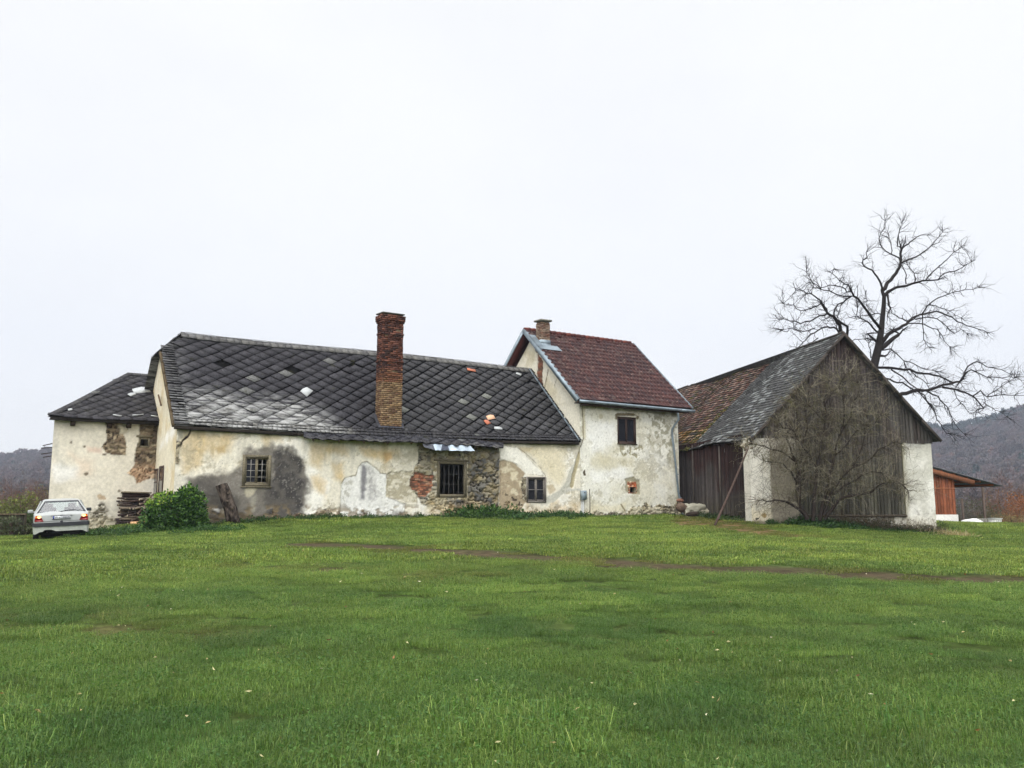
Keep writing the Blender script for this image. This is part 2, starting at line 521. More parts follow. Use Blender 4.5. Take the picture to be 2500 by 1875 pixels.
# crest of the wooded hills as seen elevation by azimuth
_caz = []; _cel = []
for (px, py) in [(0, 1127), (30, 1119), (60, 1111), (125, 1102), (150, 1108)]:
    r = ray(px, py); _caz.append(atan2(r[0], r[1])); _cel.append(r[2] / math.hypot(r[0], r[1]))
_caz = [-1.6, -.8] + _caz + [-.3, 0, .35]; _cel = [.05, .04] + _cel + [.055, .06, .06]
for (px, py) in [(2262, 1052), (2305, 1054), (2365, 1045), (2413, 1033), (2462, 1016), (2500, 1008)]:
    r = ray(px, py); _caz.append(atan2(r[0], r[1])); _cel.append(r[2] / math.hypot(r[0], r[1]))
_caz += [.75, 1.6]; _cel += [.125, .1]
_caz = A(_caz); _cel = A(_cel)
def gz(x, y):
    x = np.asarray(x, float); y = np.asarray(y, float)
    sh = x.shape; X = x.ravel(); Y = y.ravel()
    r = np.hypot(X, Y)
    near = r < 140
    z = np.full(X.shape, -3.0)
    xn, yn = X[near], Y[near]
    t = _tps(np.hypot(xn[:, None] - ctrl[None, :, 0], yn[:, None] - ctrl[None, :, 1])) @ _W[:len(ctrl)] + _W[-3] + _W[-2] * xn + _W[-1] * yn
    d = np.hypot(xn, yn - 20)
    w = sm(d, 48, 95)
    z[near] = t * (1 - w) - 3.0 * w
    far = r > 200
    az = np.arctan2(X[far], Y[far])
    rr = r[far]
    crest = np.interp(az, _caz, _cel)
    base = np.interp(az, _caz, np.where((_caz > 1) | (_caz < -1), .02, 0))
    zz = -3 + (crest * 1000 - 6) * sm(rr, 330, 1000) * (1 + .0 * base)
    zz = zz + (vnoise(X[far] / 90, Y[far] / 90, 3) - .5) * 10 * sm(rr, 330, 600)
    z[far] = zz - sm(rr, 1050, 1500) * 60
    return z.reshape(sh)
def gz1(x, y): return float(gz(A([x]), A([y]))[0])
def ground_hit(px, py):
    r = ray(px, py); t = 3.0
    for i in range(4000):
        q = EYE + r * t
        if q[2] < gz1(q[0], q[1]) or t > 90: return q
        t += .05
    return q

# track and soil masks on the meadow
trk = A([ground_hit(a, b)[:2] for a, b in [(740, 1327), (900, 1334), (1100, 1345), (1300, 1358), (1500, 1372), (1750, 1388), (2000, 1396), (2250, 1408), (2500, 1416)]])
trk2 = A([ground_hit(a, b)[:2] for a, b in [(480, 1350), (600, 1378), (800, 1392), (1000, 1405), (1200, 1408)]])
path = A([ground_hit(a, b)[:2] for a, b in [(1680, 1262), (1740, 1282), (1790, 1290), (1900, 1306)]])
brn = A([ground_hit(a, b)[:2] for a, b in [(0, 1510), (200, 1525), (450, 1540)]])
def masks(x, y):
    n = fbm(x * .6, y * .6, 4, 31)
    n2 = fbm(x * 2.3, y * 2.3, 3, 37)
    d = dline(x, y, trk) + (n - .5) * .9 + (n2 - .5) * .8
    mud = 1 - sm(d, .42, 1.15)
    mud = mud * (.7 + .3 * sm(n2, .3, .55))
    d2 = dline(x, y, trk2) + (n - .5) * 2.2
    mud2 = (1 - sm(d2, .1, 1.0)) * sm(n2, .35, .6) * .7
    dp = dline(x, y, path) + (n - .5) * 1.2
    pth = 1 - sm(dp, .9, 2.1)
    db = dline(x, y, brn) + (n - .5) * 2
    bro = (1 - sm(db, .2, 1.4)) * sm(n2, .38, .6) * .6
    return mud, mud2, pth, bro

def axis(a, b, core0, core1, st):
    c = list(np.arange(core0, core1, st)); x = core1; s = st
    up = []
    while x < b: up.append(x); s *= 1.09; x += s
    dn = []; x = core0; s = st
    while x > a: s *= 1.09; x -= s; dn.append(x)
    return A(dn[::-1] + c + up)
gx = axis(-1700, 1700, -24, 30, .25); gy = axis(-1500, 1700, -3, 48, .25)
GX, GY = np.meshgrid(gx, gy, indexing='ij')
GZ = gz(GX, GY)
GZ = GZ + (fbm(GX * .9, GY * .9, 2, 5) - .5) * .06 * (np.hypot(GX, GY) < 80)
mud, mud2, pth, bro = masks(GX.ravel(), GY.ravel())
gcol = np.tile(lin((66, 80, 38)), (GX.size, 1))
n = fbm(GX.ravel() * .8, GY.ravel() * .8, 4, 77)[:, None]
gcol = gcol * (.7 + .6 * n)
for m_, c_ in ((mud, (70, 60, 44)), (mud2, (74, 68, 44)), (pth, (104, 86, 58)), (bro, (78, 68, 44))):
    gcol = gcol * (1 - m_[:, None]) + lin(c_) * (.8 + .4 * n) * m_[:, None]
rr = np.hypot(GX.ravel(), GY.ravel())[:, None]
wf = sm(rr, 60, 140)
gcol = gcol * (1 - wf) + lin((70, 66, 48)) * (.7 + .6 * n) * wf
idx = np.arange(GX.size).reshape(GX.shape)
Fg = np.stack([idx[:-1, :-1], idx[1:, :-1], idx[1:, 1:], idx[:-1, 1:]], -1).reshape(-1, 4)
M_SOIL = attr_mat('meadow soil', .98, (.6, 1.4), 5, bump=.8, bscale=9, bdist=.05, spec=.1)
gmb = MB(); gmb.add(np.stack([GX.ravel(), GY.ravel(), GZ.ravel() - .03], 1), Fg, gcol)
g_o = gmb.build('ground', M_SOIL, None, smooth=True, keep=True)
tag(g_o, 'gently rising green meadow soil under the grass around the farm', 'ground', None, 'structure')

# ================================================================ roofs
SL = lambda *c: lin(c)
def slate_col(x, y, pale=0., warm=0.):
    r = R.rand()
    c = lin((50 + 9 * r, 49 + 9 * r, 52 + 9 * r))
    if R.rand() < .012: c = lin((92, 92, 90))
    return c * (1 - pale) + lin((120, 118, 112)) * pale

ZE0, ZE1 = 4.44, 4.56
SKS = ST - .02
def sag_main(x, y):
    return -.16 * (1 - y / 5.9) * np.sin(np.clip(x / 18.4, 0, 1) * pi) - .05 * np.sin(np.clip(x / 18.4, 0, 1) * pi * 2.5) * (y / 5.9)
PM = Patch(M.at(-.14, ZE0, .18), M.at(SKS, ZE1, .18), M.at(-.14, 8.57, -3.99), M.at(SKS, 8.57, -3.99), sag_main)
PMB = Patch(M.at(SKS, 4.4, -8.1), M.at(-.14, 4.4, -8.1), M.at(SKS, 8.57, -3.99), M.at(-.14, 8.57, -3.99))

def hit_patch(px, py, pt):
    r = ray(px, py); t = np.dot(pt.e0 - EYE, pt.n) / np.dot(r, pt.n)
    q = EYE + r * t
    ex = (pt.e1 - pt.e0) / pt.L
    x = float(np.dot(q - pt.e0, ex)); ey = np.cross(pt.n, ex)
    y = float(np.dot(q - pt.e0, ey)); 
    if y < 0 and np.dot(ey, pt.r0 - pt.e0) < 0: y = -y
    return q, x, abs(y)

farm = thing('farmhouse', (M.at(9, 0)[0], M.at(9, 0)[1], gz1(*M.at(9, 0)[:2])),
             'long single-storey farmhouse with stained crumbling plaster and a sagging dark diamond slate roof', 'farmhouse')
mb = MB()
yA = math.hypot(3.18, 3.15)     # where the half-hip cuts in
HM = PM.H
# verge line R: from (0,yA) to (.93,HM)
def in_main(x, y):
    if y > yA and x < .93 * (y - yA) / (HM - yA) - .02: return False
    return True
wst = A([hit_patch(350 + a * .3316, 780 + b * .3316, PM)[1:] for a, b in [(300, 770), (330, 640), (430, 560), (640, 580), (800, 640), (1000, 600), (1150, 620), (1330, 720), (1400, 800), (1300, 810)]])
def main_pale(x, y):
    X = A([x]); Y = A([y])
    w = sm(sdpoly(X, Y, wst) + (fbm(X * 2.2, Y * 1.3, 3, 8) - .5) * 1.2, -.3, .5)[0]
    return w
# the slates themselves are dark; lime washed streaks lie on them as lichen colour per slate vertex
def col_main(x, y):
    p = main_pale(x, y) * R.uniform(0, .35)
    c = slate_col(x, y, p)
    if x > 9: c = c * (1.35 - .15 * R.rand()) * A([1.0, 1.02, .96])
    return c
PITX, PITY = .74, .56
diamonds(mb, PM, .46, PM.L, .36, HM - .3, PITX, PITY, col_main, gap=lambda x, y: .93 - .05 * min(1, max(0, (x - 7) / 5)) - .02 * (x > 2 and y > 1.6) + .03 * (main_pale(x, y) > .5), inside=lambda x, y: in_main(x - .35, y), drop=.006, tilt=.02, jit=.016)
# streaked verge of narrow slates and two eave courses, ridge strip
shingles(mb, PM, .0, .5, .0, HM - .15, .5, .155, lambda x, y: slate_col(x, y, .08 * R.rand()), tilt=.05, jit=.02, lift=.03, inside=in_main)
shingles(mb, PM, .0, PM.L, -.02, .36, .19, .18, lambda x, y: slate_col(x, y, .15 + .5 * R.rand() * (x < 7) if x < 7 else .1 * R.rand()), tilt=.035, jit=.018, lift=.012, drop=.01)
shingles(mb, PM, .9, PM.L, HM - .34, HM + .03, .32, .36, lambda x, y: slate_col(x, y, .15 + .35 * R.rand()), tilt=.03, lift=.03)
# lime streaks: a fine grid just above the slates is avoided - colour goes on the slates (see subdivision below)
us = np.linspace(0, PM.L, 41); vs_ = np.linspace(0, PM.H, 13)
for i in range(40):
    for j in range(12):
        Q = []
        for (xx, yy) in ((us[i], vs_[j]), (us[i + 1], vs_[j]), (us[i + 1], vs_[j + 1]), (us[i], vs_[j + 1])):
            lim = max(0, .93 * (yy - yA) / (HM - yA)); Q.append((max(xx, lim), yy))
        if Q[1][0] - Q[0][0] < 1e-4 and Q[2][0] - Q[3][0] < 1e-4: continue
        QA = A(Q); mb.add(PM.p(QA[:, 0], QA[:, 1], np.full(4, -.05)), [0, 1, 2, 3], lin((9, 8, 8))); mb.add(PM.p(QA[:, 0], QA[:, 1], np.full(4, -.09)), [3, 2, 1, 0], lin((60, 50, 40)))
main_roof = mb
# half hip
RA = PM.p(.0, yA); RB = M.at(-.14, PM.p(.0, yA)[2], -5.0); RR = PM.p(.93, HM)
RR = A([RR[0], RR[1], RR[2] + .03])
PH = Patch(RA, RB, RR, RR + (RB - RA) * .02)
sheet(mb, PH, lin((40, 38, 36)), 0, 3, 3, .03)
shingles(mb, PH, 0, PH.L, 0, PH.H, .35, .2, lambda x, y: slate_col(x, y, .15 * R.rand()))
mb.add([M.at(SKS, 4.3, -8.15), M.at(-.14, 4.3, -8.15), RB, RR, PMB.p(0, PMB.H)], [0, 1, 2, 3, 4], lin((58, 58, 60)))
o_mroof = mb.build('roof', M_SLATE, farm)
o_mroof['label'] = 'sagging dark grey diamond slate roof with mossy joints'

# soffit / fascia board under the eave
mb = MB()
for s0_, s1_ in ((.0, 4.6), (4.6, 9), (9, 14), (14, 18.3)):
    a = PM.p(s0_, 0.); b = PM.p(s1_, 0.)
    c = (a + b) / 2 - A([0, 0, .11]) - M.n * .03
    d = (b - a); Ld = np.linalg.norm(d); d = d / Ld
    mb.box(c, [d, M.n, UNIT], [Ld - .01, .06, .13], lin((52, 47, 42)))
o = mb.build('eave_board', M_WOOD, farm)

# ---------- paint for the long wall
Z2 = (350, 780, .3316); Z3 = (700, 740, .3376); Z4 = (950, 1030, .22604); Z5 = (1200, 750, .32541); Z1 = (0, 850, .30139); Z6 = (1620, 780, .3316); Z8 = (2100, 950, .2411)
def mixc(C, col, m):
    m = m[:, None]; col = np.asarray(col)
    if col.ndim == 1: col = col[None, :]
    return C * (1 - m) + col * m

def rubble(s, z, sx, sz_, seed, cols, dark=(52, 47, 40), gap=.13):
    x = s / sx; y = z / sz_
    x = x + (fbm(s * 4, z * 4, 3, seed + 3) - .5) * 1.9; y = y + (fbm(s * 4, z * 4, 3, seed + 4) - .5) * 1.9
    f1, f2, cid = worley(x, y, seed, .85)
    e = f2 - f1
    k = (cid * len(cols) * .999).astype(int)
    C = lin(A(cols))[k] * (.75 + .5 * fbm(s * 9, z * 9, 3, seed + 1))[:, None]
    g = sm(e, gap * .25, gap)
    mort = sm(fbm(s * 2.6, z * 2.6, 3, seed + 7), .44, .56)[:, None]
    dk_ = lin(dark)[None, :] * (1 - mort) + lin((128, 118, 96))[None, :] * mort * (.7 + .5 * fbm(s * 15, z * 15, 2, seed + 8))[:, None]
    C = dk_ * (1 - g[:, None]) + C * g[:, None]
    D = g * (.75 - .4 * f1) * .10 - .05 + .02 * mort[:, 0]
    return C, D

def bricks(s, z, seed, cols, bw=.26, bh=.085, dark=(96, 80, 66), rag=.3):
    row = np.floor(z / bh + (fbm(s * 3, z * 3, 2, seed) - .5) * rag)
    fz = z / bh + (fbm(s * 3, z * 3, 2, seed) - .5) * rag - row
    x = s / bw + .5 * (row % 2) + (_h(row, row * 0, seed) - .5) * .4
    cx = np.floor(x); fx = x - cx
    r = _h(cx, row, seed + 2)
    k = (r * len(cols) * .999).astype(int)
    C = lin(A(cols))[k] * (.7 + .6 * fbm(s * 12, z * 12, 2, seed + 6))[:, None]
    g = sm(np.minimum(np.minimum(fz, 1 - fz) * bh, np.minimum(fx, 1 - fx) * bw), .004, .014)
    C = lin(dark)[None, :] * (1 - g[:, None]) + C * g[:, None]
    return C, g * .03 - .05 + (r - .5) * .03

def pm(P, s, z, soft=.05, amp=.15, fr=3., seed=0, zoom=None, pl=M, o=4):
    q = pl.poly(P, zoom)
    d = sdpoly(s, z, q) + (fbm(s * fr, z * fr, o, seed) - .5) * 2 * amp
    m = sm(d, -soft, soft)
    if soft < .035: EDGE.append(np.clip(1 - np.abs(d) / .035, 0, 1))
    return m
EDGE = []
def lm(P, s, z, w, soft=.02, amp=.04, fr=4., seed=0, zoom=None, pl=M):
    q = pl.poly(P, zoom)
    d = dline(s, z, q) + (fbm(s * fr, z * fr, 4, seed) - .5) * 2 * amp
    return 1 - sm(d, w - soft, w + soft)

def rim_shade(C, n2):
    """dark line painted along plaster patch rims, shade that deepens their relief"""
    global EDGE
    if EDGE:
        e = np.max(EDGE, 0) * sm(n2, .35, .6); C = mixc(C, lin((86, 76, 60)), e * .6)  # step shade at the patch rims mixed into the colour
    EDGE = []
    return C
def paint_main(s, z):
    global EDGE
    EDGE = []
    n1 = fbm(s * .8, z * .8, 5, 1); n2 = fbm(s * 3, z * 3, 5, 2); n3 = fbm(s * 12, z * 12, 3, 3); nv = fbm(s * 2.2, z * .5, 4, 4)
    nf = fbm(s * 25, z * 25, 2, 6)
    C = np.tile(lin((223, 217, 200)), (len(s), 1)) * (.88 + .16 * n2 + .06 * n3)[:, None]
    D = (n2 - .5) * .03
    left = sm(-s, -8.6, -8.2) 
    C = mixc(C, lin((205, 182, 132)), sm(nv * .5 + n1 * .5, .47, .66) * .65 * sm(z, 2.4, 3.4) * left)
    C = mixc(C, lin((236, 234, 226)), sm(n1, .55, .7) * .7)
    # ochre patches
    for k, P in enumerate([[(300, 830), (700, 830), (690, 880), (600, 990), (540, 990), (450, 1000), (420, 1070), (300, 1130), (260, 980)],
                           [(860, 850), (1040, 850), (1020, 900), (880, 900)],
                           [(1225, 920), (1420, 920), (1500, 960), (1500, 1000), (1350, 990), (1300, 1100), (1225, 1060)],
                           [(1225, 1150), (1290, 1140), (1350, 1190), (1340, 1300), (1240, 1220)],
                           [(1380, 1050), (1480, 1050), (1470, 1200), (1400, 1180)],
                           [(1600, 950), (1880, 960), (1900, 1010), (1800, 1040), (1640, 1010)]]):
        C = mixc(C, lin((198, 172, 120)), pm(P, s, z, .16, .16, 2.5, 20 + k, Z2) * (.35 + .5 * n2))
    C = mixc(C, lin((168, 142, 92)), pm([(520, 940), (600, 930), (600, 980), (550, 985)], s, z, .08, .05, 4, 29, Z2) * .6)
    C = mixc(C, lin((190, 150, 92)), pm([(700, 1080), (760, 1075), (760, 1120), (710, 1150)], s, z, .08, .05, 4, 30, Z3) * .6)
    C = C * (1 - .16 * sm(fbm(s * 5, z * .6, 4, 11), .5, .7) * sm(z, 1.8, 3.6))[:, None]
    pk = sm(fbm(s * 1.7, z * 1.7, 5, 12) * .7 + n3 * .3, .575, .59); EDGE.append(np.clip(1 - np.abs(pk - .5) * 2, 0, 1)); C = mixc(C, lin((176, 166, 140)), pk * .5); D = D - pk * .012
    # grey-green drip-shaped tone, stronger towards the wall top
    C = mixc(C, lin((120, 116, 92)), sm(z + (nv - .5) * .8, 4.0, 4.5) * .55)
    # black mould round the left window
    P = [(225, 1520), (330, 1200), (450, 1150), (600, 1110), (690, 1060), (740, 990), (820, 940), (920, 930), (1010, 955), (1110, 970), (1165, 1030), (1195, 1130), (1210, 1220), (1185, 1300), (1165, 1390), (1180, 1520)]
    mo = pm(P, s, z, .15, .42, 2.0, 40, Z2, o=6)
    C = mixc(C, lin((104, 99, 92)) * (.75 + .6 * n2)[:, None], mo * .93)
    P = [(940, 980), (1100, 960), (1180, 1060), (1200, 1230), (1160, 1390), (1150, 1500), (930, 1500), (900, 1300), (960, 1150)]
    C = mixc(C, lin((58, 56, 56)) * (.7 + .7 * n3)[:, None], pm(P, s, z, .12, .36, 2.6, 41, Z2, o=6) * (.55 + .35 * sm(n2, .4, .6)))
    P = [(380, 1200), (520, 1180), (640, 1250), (700, 1330), (700, 1500), (420, 1500)]
    C = mixc(C, lin((72, 69, 66)) * (.7 + .7 * n3)[:, None], pm(P, s, z, .2, .25, 2.4, 43, Z2) * .6)
    C = mixc(C, lin((192, 184, 160)), pm([(740, 1235), (830, 1240), (815, 1275), (770, 1310), (745, 1280)], s, z, .07, .1, 4, 44, Z2) * .8)
    C = mixc(C, lin((170, 166, 150)), pm([(780, 1300), (830, 1300), (825, 1420), (800, 1420)], s, z, .08, .1, 4, 45, Z2) * .5)
    C = mixc(C, lin((196, 194, 188)), pm([(510, 1390), (600, 1390), (590, 1420), (540, 1425)], s, z, .03, .1, 5, 46, Z2))
    C = mixc(C, lin((150, 146, 138)), mo * (nf > .70) * sm(n2, .45, .6) * .45)
    C = mixc(C, lin((200, 195, 180)), pm([(225, 1110), (330, 1160), (330, 1260), (225, 1260)], s, z, .1, .14, 3, 47, Z2) * .6)
    # crack and loose corner at the far left
    cr = lm([(350, 785), (345, 830), (330, 860), (290, 895), (270, 930)], s, z, .035, .02, .03, 6, 50, Z2)
    C = mixc(C, lin((48, 42, 36)), cr); D = D - cr * .04
    C2, D2 = rubble(s, z, .16, .1, 51, [(150, 140, 118), (120, 112, 96), (176, 166, 140)])
    m = pm([(240, 900), (280, 900), (262, 960), (256, 1060), (232, 1060)], s, z, .02, .06, 6, 52, Z2)
    C = mixc(C, C2, m); D = D * (1 - m) + D2 * m
    C = mixc(C, lin((150, 145, 130)), pm([(245, 785), (340, 785), (320, 850), (250, 890)], s, z, .05, .1, 5, 53, Z2) * (.3 + .5 * (n2 > .5)))
    # white re-plastered patch with a dark run
    w = pm([(380, 1600), (398, 1300), (420, 1262), (500, 1245), (520, 1180), (545, 1150), (580, 1145), (620, 1175), (650, 1195), (680, 1232), (722, 1235), (722, 1400), (860, 1450), (850, 1520), (700, 1600)], s, z, .02, .05, 4, 60, Z3)
    C = mixc(C, lin((226, 225, 219)) * (.82 + .3 * n3)[:, None], w); D = D - w * .02
    rim = lm([(398, 1300), (420, 1262), (500, 1245), (520, 1180), (545, 1150), (580, 1145), (620, 1175), (650, 1195), (680, 1232)], s, z, .012, .012, .03, 5, 61, Z3)
    C = mixc(C, lin((140, 128, 104)), rim * .7)
    C = mixc(C, lin((92, 90, 98)), pm([(548, 1180), (570, 1180), (578, 1300), (565, 1420), (535, 1420), (535, 1300)], s, z, .08, .12, 3, 62, Z3) * .8)
    C = mixc(C, lin((150, 148, 146)), pm([(600, 1180), (650, 1250), (670, 1400), (600, 1440), (560, 1300)], s, z, .12, .2, 3, 63, Z3) * (.3 + .4 * (n3 > .5)))
    C = mixc(C, lin((150, 146, 128)), pm([(390, 1300), (470, 1290), (450, 1420), (390, 1480)], s, z, .1, .2, 3, 64, Z3) * (n3 > .54) * .6)
    # grey weathered render between patch and bricks
    g = pm([(722, 1235), (760, 1225), (870, 1215), (930, 1215), (900, 1290), (930, 1370), (950, 1440), (860, 1440), (722, 1400)], s, z, .03, .1, 4, 66, Z3)
    C = mixc(C, lin((158, 150, 126)) * (.7 + .6 * n3)[:, None], g * .85); D = D - g * .03
    C = mixc(C, lin((210, 204, 186)), g * sm(fbm(s * 5, z * 7, 4, 67), .5, .6) * .8)
    g = pm([(740, 1090), (950, 1080), (950, 1170), (900, 1205), (840, 1200)], s, z, .1, .16, 3, 68, Z3)
    C = mixc(C, lin((170, 165, 148)), g * .45)
    # bare rubble with bricks round the barred window
    P = [(300, 255), (318, 330), (308, 450), (268, 505), (262, 540), (240, 580), (228, 640), (235, 700), (290, 780), (330, 850), (350, 890), (560, 960), (600, 1000), (1000, 1010), (1180, 930), (1188, 600), (1190, 420), (1186, 300), (1200, 200), (300, 200)]
    st = pm(P, s, z, .015, .05, 5, 70, Z4)
    Ca, Da = rubble(s, z, .26, .13, 71, [(164, 157, 138), (140, 134, 116), (112, 108, 98), (184, 178, 160), (150, 140, 118)])
    Cb, Db = rubble(s, z, .40, .27, 72, [(112, 109, 102), (130, 125, 112), (88, 87, 84), (148, 140, 122), (100, 94, 84)], dark=(38, 34, 30), gap=.2)
    Db = Db * 1.6
    big = pm([(850, 300), (1200, 250), (1200, 1050), (560, 1050), (600, 850), (850, 840)], s, z, .02, .08, 4, 73, Z4)
    Ca = Ca * (1 - big[:, None]) + Cb * big[:, None]; Da = Da * (1 - big) + Db * big
    Ca = mixc(Ca, lin((150, 136, 100)), sm(fbm(s * 2.2, z * 2.2, 3, 74), .5, .62) * .5)
    C = mixc(C, Ca, st); D = D * (1 - st) + Da * st
    Cc, Dc = bricks(s, z, 75, [(150, 96, 74), (128, 80, 64), (164, 110, 84), (104, 72, 60), (158, 124, 100)], rag=1.2)
    br = pm([(255, 560), (300, 530), (390, 565), (470, 590), (470, 700), (430, 800), (320, 812), (285, 755), (228, 690), (228, 620)], s, z, .015, .13, 4, 76, Z4)
    C = mixc(C, Cc, br); D = D * (1 - br) + Dc * br
    low = pm([(330, 880), (560, 930), (640, 900), (620, 1100), (200, 1100), (220, 900)], s, z, .05, .12, 4, 77, Z4)
    C = mixc(C, lin((205, 198, 176)) * (.7 + .6 * n3)[:, None], low * sm(n2, .42, .55))
    # brown render right of the rubble
    P = [(1190, 420), (1240, 410), (1330, 432), (1440, 480), (1470, 560), (1430, 620), (1480, 860), (1440, 920), (1330, 1000), (1190, 1100)]
    b = pm(P, s, z, .03, .07, 4, 80, Z4)
    C = mixc(C, lin((164, 149, 124)) * (.75 + .5 * n2)[:, None], b); D = D - b * .015
    C = mixc(C, lin((206, 195, 168)), b * sm(fbm(s * 2.4, z * 3.2, 4, 81), .5, .62))
    C = mixc(C, lin((74, 64, 52)), b * sm(fbm(s * 6, z * 9, 3, 82), .64, .7) * sm(-z, -2.3, -1.9))
    Ce, De = rubble(s, z, .13, .1, 83, [(150, 142, 120), (180, 172, 150), (110, 100, 84)])
    e = pm([(1425, 600), (1480, 590), (1480, 870), (1440, 830), (1430, 720)], s, z, .02, .05, 5, 84, Z4)
    C = mixc(C, Ce, e); D = D * (1 - e) + De * e
    # cream right section
    C = mixc(C, lin((214, 202, 168)), pm([(1400, 280), (1900, 280), (1930, 420), (1850, 700), (1750, 640), (1650, 480), (1500, 330)], s, z, .2, .2, 2.5, 85, Z4) * .6)
    C = mixc(C, lin((168, 150, 112)), pm([(1395, 270), (1560, 275), (1520, 340), (1440, 330)], s, z, .05, .1, 4, 86, Z4) * .6)
    C = mixc(C, lin((232, 229, 218)), pm([(1195, 240), (1390, 280), (1690, 580), (1480, 560), (1330, 430), (1195, 400)], s, z, .03, .05, 4, 87, Z4) * .8)
    C = mixc(C, lin((176, 156, 118)), pm([(1700, 680), (1770, 660), (1790, 740), (1730, 800)], s, z, .05, .1, 4, 88, Z4) * .6)
    ck = lm([(1390, 280), (1470, 335), (1560, 420), (1640, 500), (1690, 585)], s, z, .012, .012, .02, 6, 89, Z4)
    C = mixc(C, lin((96, 84, 64)), ck * .8); D = D - ck * .02
    # ochre damp at the foot
    C = mixc(C, lin((196, 168, 116)), sm(-z + (n2 - .5) * .9, -1.75, -1.25) * .5 * sm(s, 9.6, 11))
    f = sm(fbm(s * 4, z * 6, 4, 91), .5, .6) * sm(-z, -1.7, -1.35)
    C = mixc(C, lin((128, 112, 84)), f * .7); D = D - f * .02
    # cement repair band up to the tower joint, and the raw channel beside it
    cb = lm([(2085, 320), (2020, 450), (1965, 580), (1930, 700), (1860, 760), (1760, 830), (1700, 850)], s, z, .17, .04, .09, 3, 92, Z4)
    C = mixc(C, lin((186, 184, 172)), cb * .9)
    cb = lm([(1930, 735), (2060, 730)], s, z, .05, .03, .05, 3, 93, Z4); C = mixc(C, lin((190, 188, 178)), cb * .8)
    cb = lm([(2110, 230), (2060, 340), (2030, 450), (2000, 560), (1975, 690)], s, z, .10, .025, .03, 4, 94, Z4)
    C = mixc(C, lin((172, 162, 132)), cb); D = D - cb * .04
    cb = lm([(2105, 130), (2060, 330)], s, z, .045, .02, .03, 5, 95, Z4); C = mixc(C, lin((88, 80, 66)), cb * .8); D = D - cb * .03
    # splash dirt and missing plaster along the ground
    zb = z - 1.0
    C = mixc(C, lin((84, 74, 58)), sm(-zb + (n2 - .5) * .7, -.28, .02) * .75)
    f = sm(-zb + (n2 - .5) * .9, -.26, -.14) * ((s < 7.5) & (s > 3.6))
    Cf, Df = rubble(s, z, .2, .1, 97, [(104, 88, 68), (82, 68, 54), (128, 114, 90)], dark=(30, 26, 22))
    C = mixc(C, Cf, f * .9); D = D * (1 - f) + Df * f
    dots = (vnoise(s * 30, z * 30, 99) > .93) * (n2 > .5)
    C = mixc(C, lin((110, 104, 92)), dots * .5)
    C = rim_shade(C, n2); C = C * (.93 + .14 * nf)[:, None]
    return C * .95, D

def rect(pl, x0, y0, x1, y1):
    m = (y0 + y1) / 2; c = (x0 + x1) / 2
    return [pl.sz(x0, m)[0], pl.sz(x1, m)[0], pl.sz(c, y1)[1], pl.sz(c, y0)[1]]
W1 = rect(M, 593, 1112, 660, 1186); W2 = rect(M, 1068, 1127, 1138, 1213); W3 = rect(M, 1286, 1165, 1332, 1226)
def ztm(s): return 4.58 + (4.68 - 4.58) * s / 18.3 - .16 * np.sin(np.clip(s / 18.4, 0, 1) * pi)
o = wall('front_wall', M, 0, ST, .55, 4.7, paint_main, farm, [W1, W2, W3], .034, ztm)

def paint_gable1(s, z):
    n1 = fbm(s * .8, z * .8, 4, 201); n2 = fbm(s * 3, z * 3, 4, 202)
    C = np.tile(lin((222, 213, 190)), (len(s), 1)) * (.9 + .16 * n2)[:, None]
    C = mixc(C, lin((200, 178, 132)), sm(n1, .5, .7) * .6)
    C = mixc(C, lin((238, 236, 230)), pm([(1290, 830), (1350, 690), (1410, 640), (1420, 700), (1300, 800)], s, z, .2, .2, 2, 203, Z1, G1) * .8)
    C = mixc(C, lin((120, 110, 92)), sm(-z + n2 * .5, -1.6, -1.0) * .5)
    return C * .93, (n2 - .5) * .02
GW1 = rect(G1, 375.5, 1144, 386, 1210); GW2 = rect(G1, 389, 1137, 399.5, 1206)
GW1 = [GW2[1] * 0 + 2.75, 3.45, 1.75, 2.95]; 
_a = G1.sz(399.5, 1170)[0]; _b = G1.sz(389, 1170)[0]; _c = G1.sz(386, 1170)[0]; _d = G1.sz(375.5, 1170)[0]
GWA = [_a, _b, G1.sz(394, 1206)[1], G1.sz(394, 1138)[1]]; GWB = [_c, _d, G1.sz(381, 1210)[1], G1.sz(381, 1145)[1]]
def ztg(t): return np.minimum(np.minimum(4.5 + .985 * t, 7.62), 4.5 + .985 * np.maximum(8.1 - t, 0))
wall('gable_wall', G1, 0, 8.0, .3, 7.65, paint_gable1, farm, [], .06, ztg)
mb = MB()
q = lambda s, z, off: M.at(s, z, off)
plain_quad(mb, [q(-.28, .3, -8.05), q(ST, .3, -8.05), q(ST, 4.4, -8.05), q(-.28, 4.4, -8.05)])
mb.build('rear_wall', M_PLASTER, farm)
# barge timbers under the left verge
mb = MB()
for k in range(6):
    a = PM.p(-.0, yA * k / 6); b = PM.p(-.0, yA * (k + 1) / 6)
    d = b - a; Ld = np.linalg.norm(d); d /= Ld
    mb.box((a + b) / 2 - PM.n * .09, [d, M.u, PM.n], [Ld * 1.0, .12, .1], lin((88, 76, 58)), .006)
mb.tube([G1.at(4.0, 5.95, .1), G1.at(2.2, 5.35, .25)], .035, 5, lin((96, 76, 58)))
mb.build('verge_timber', M_WOOD, farm)

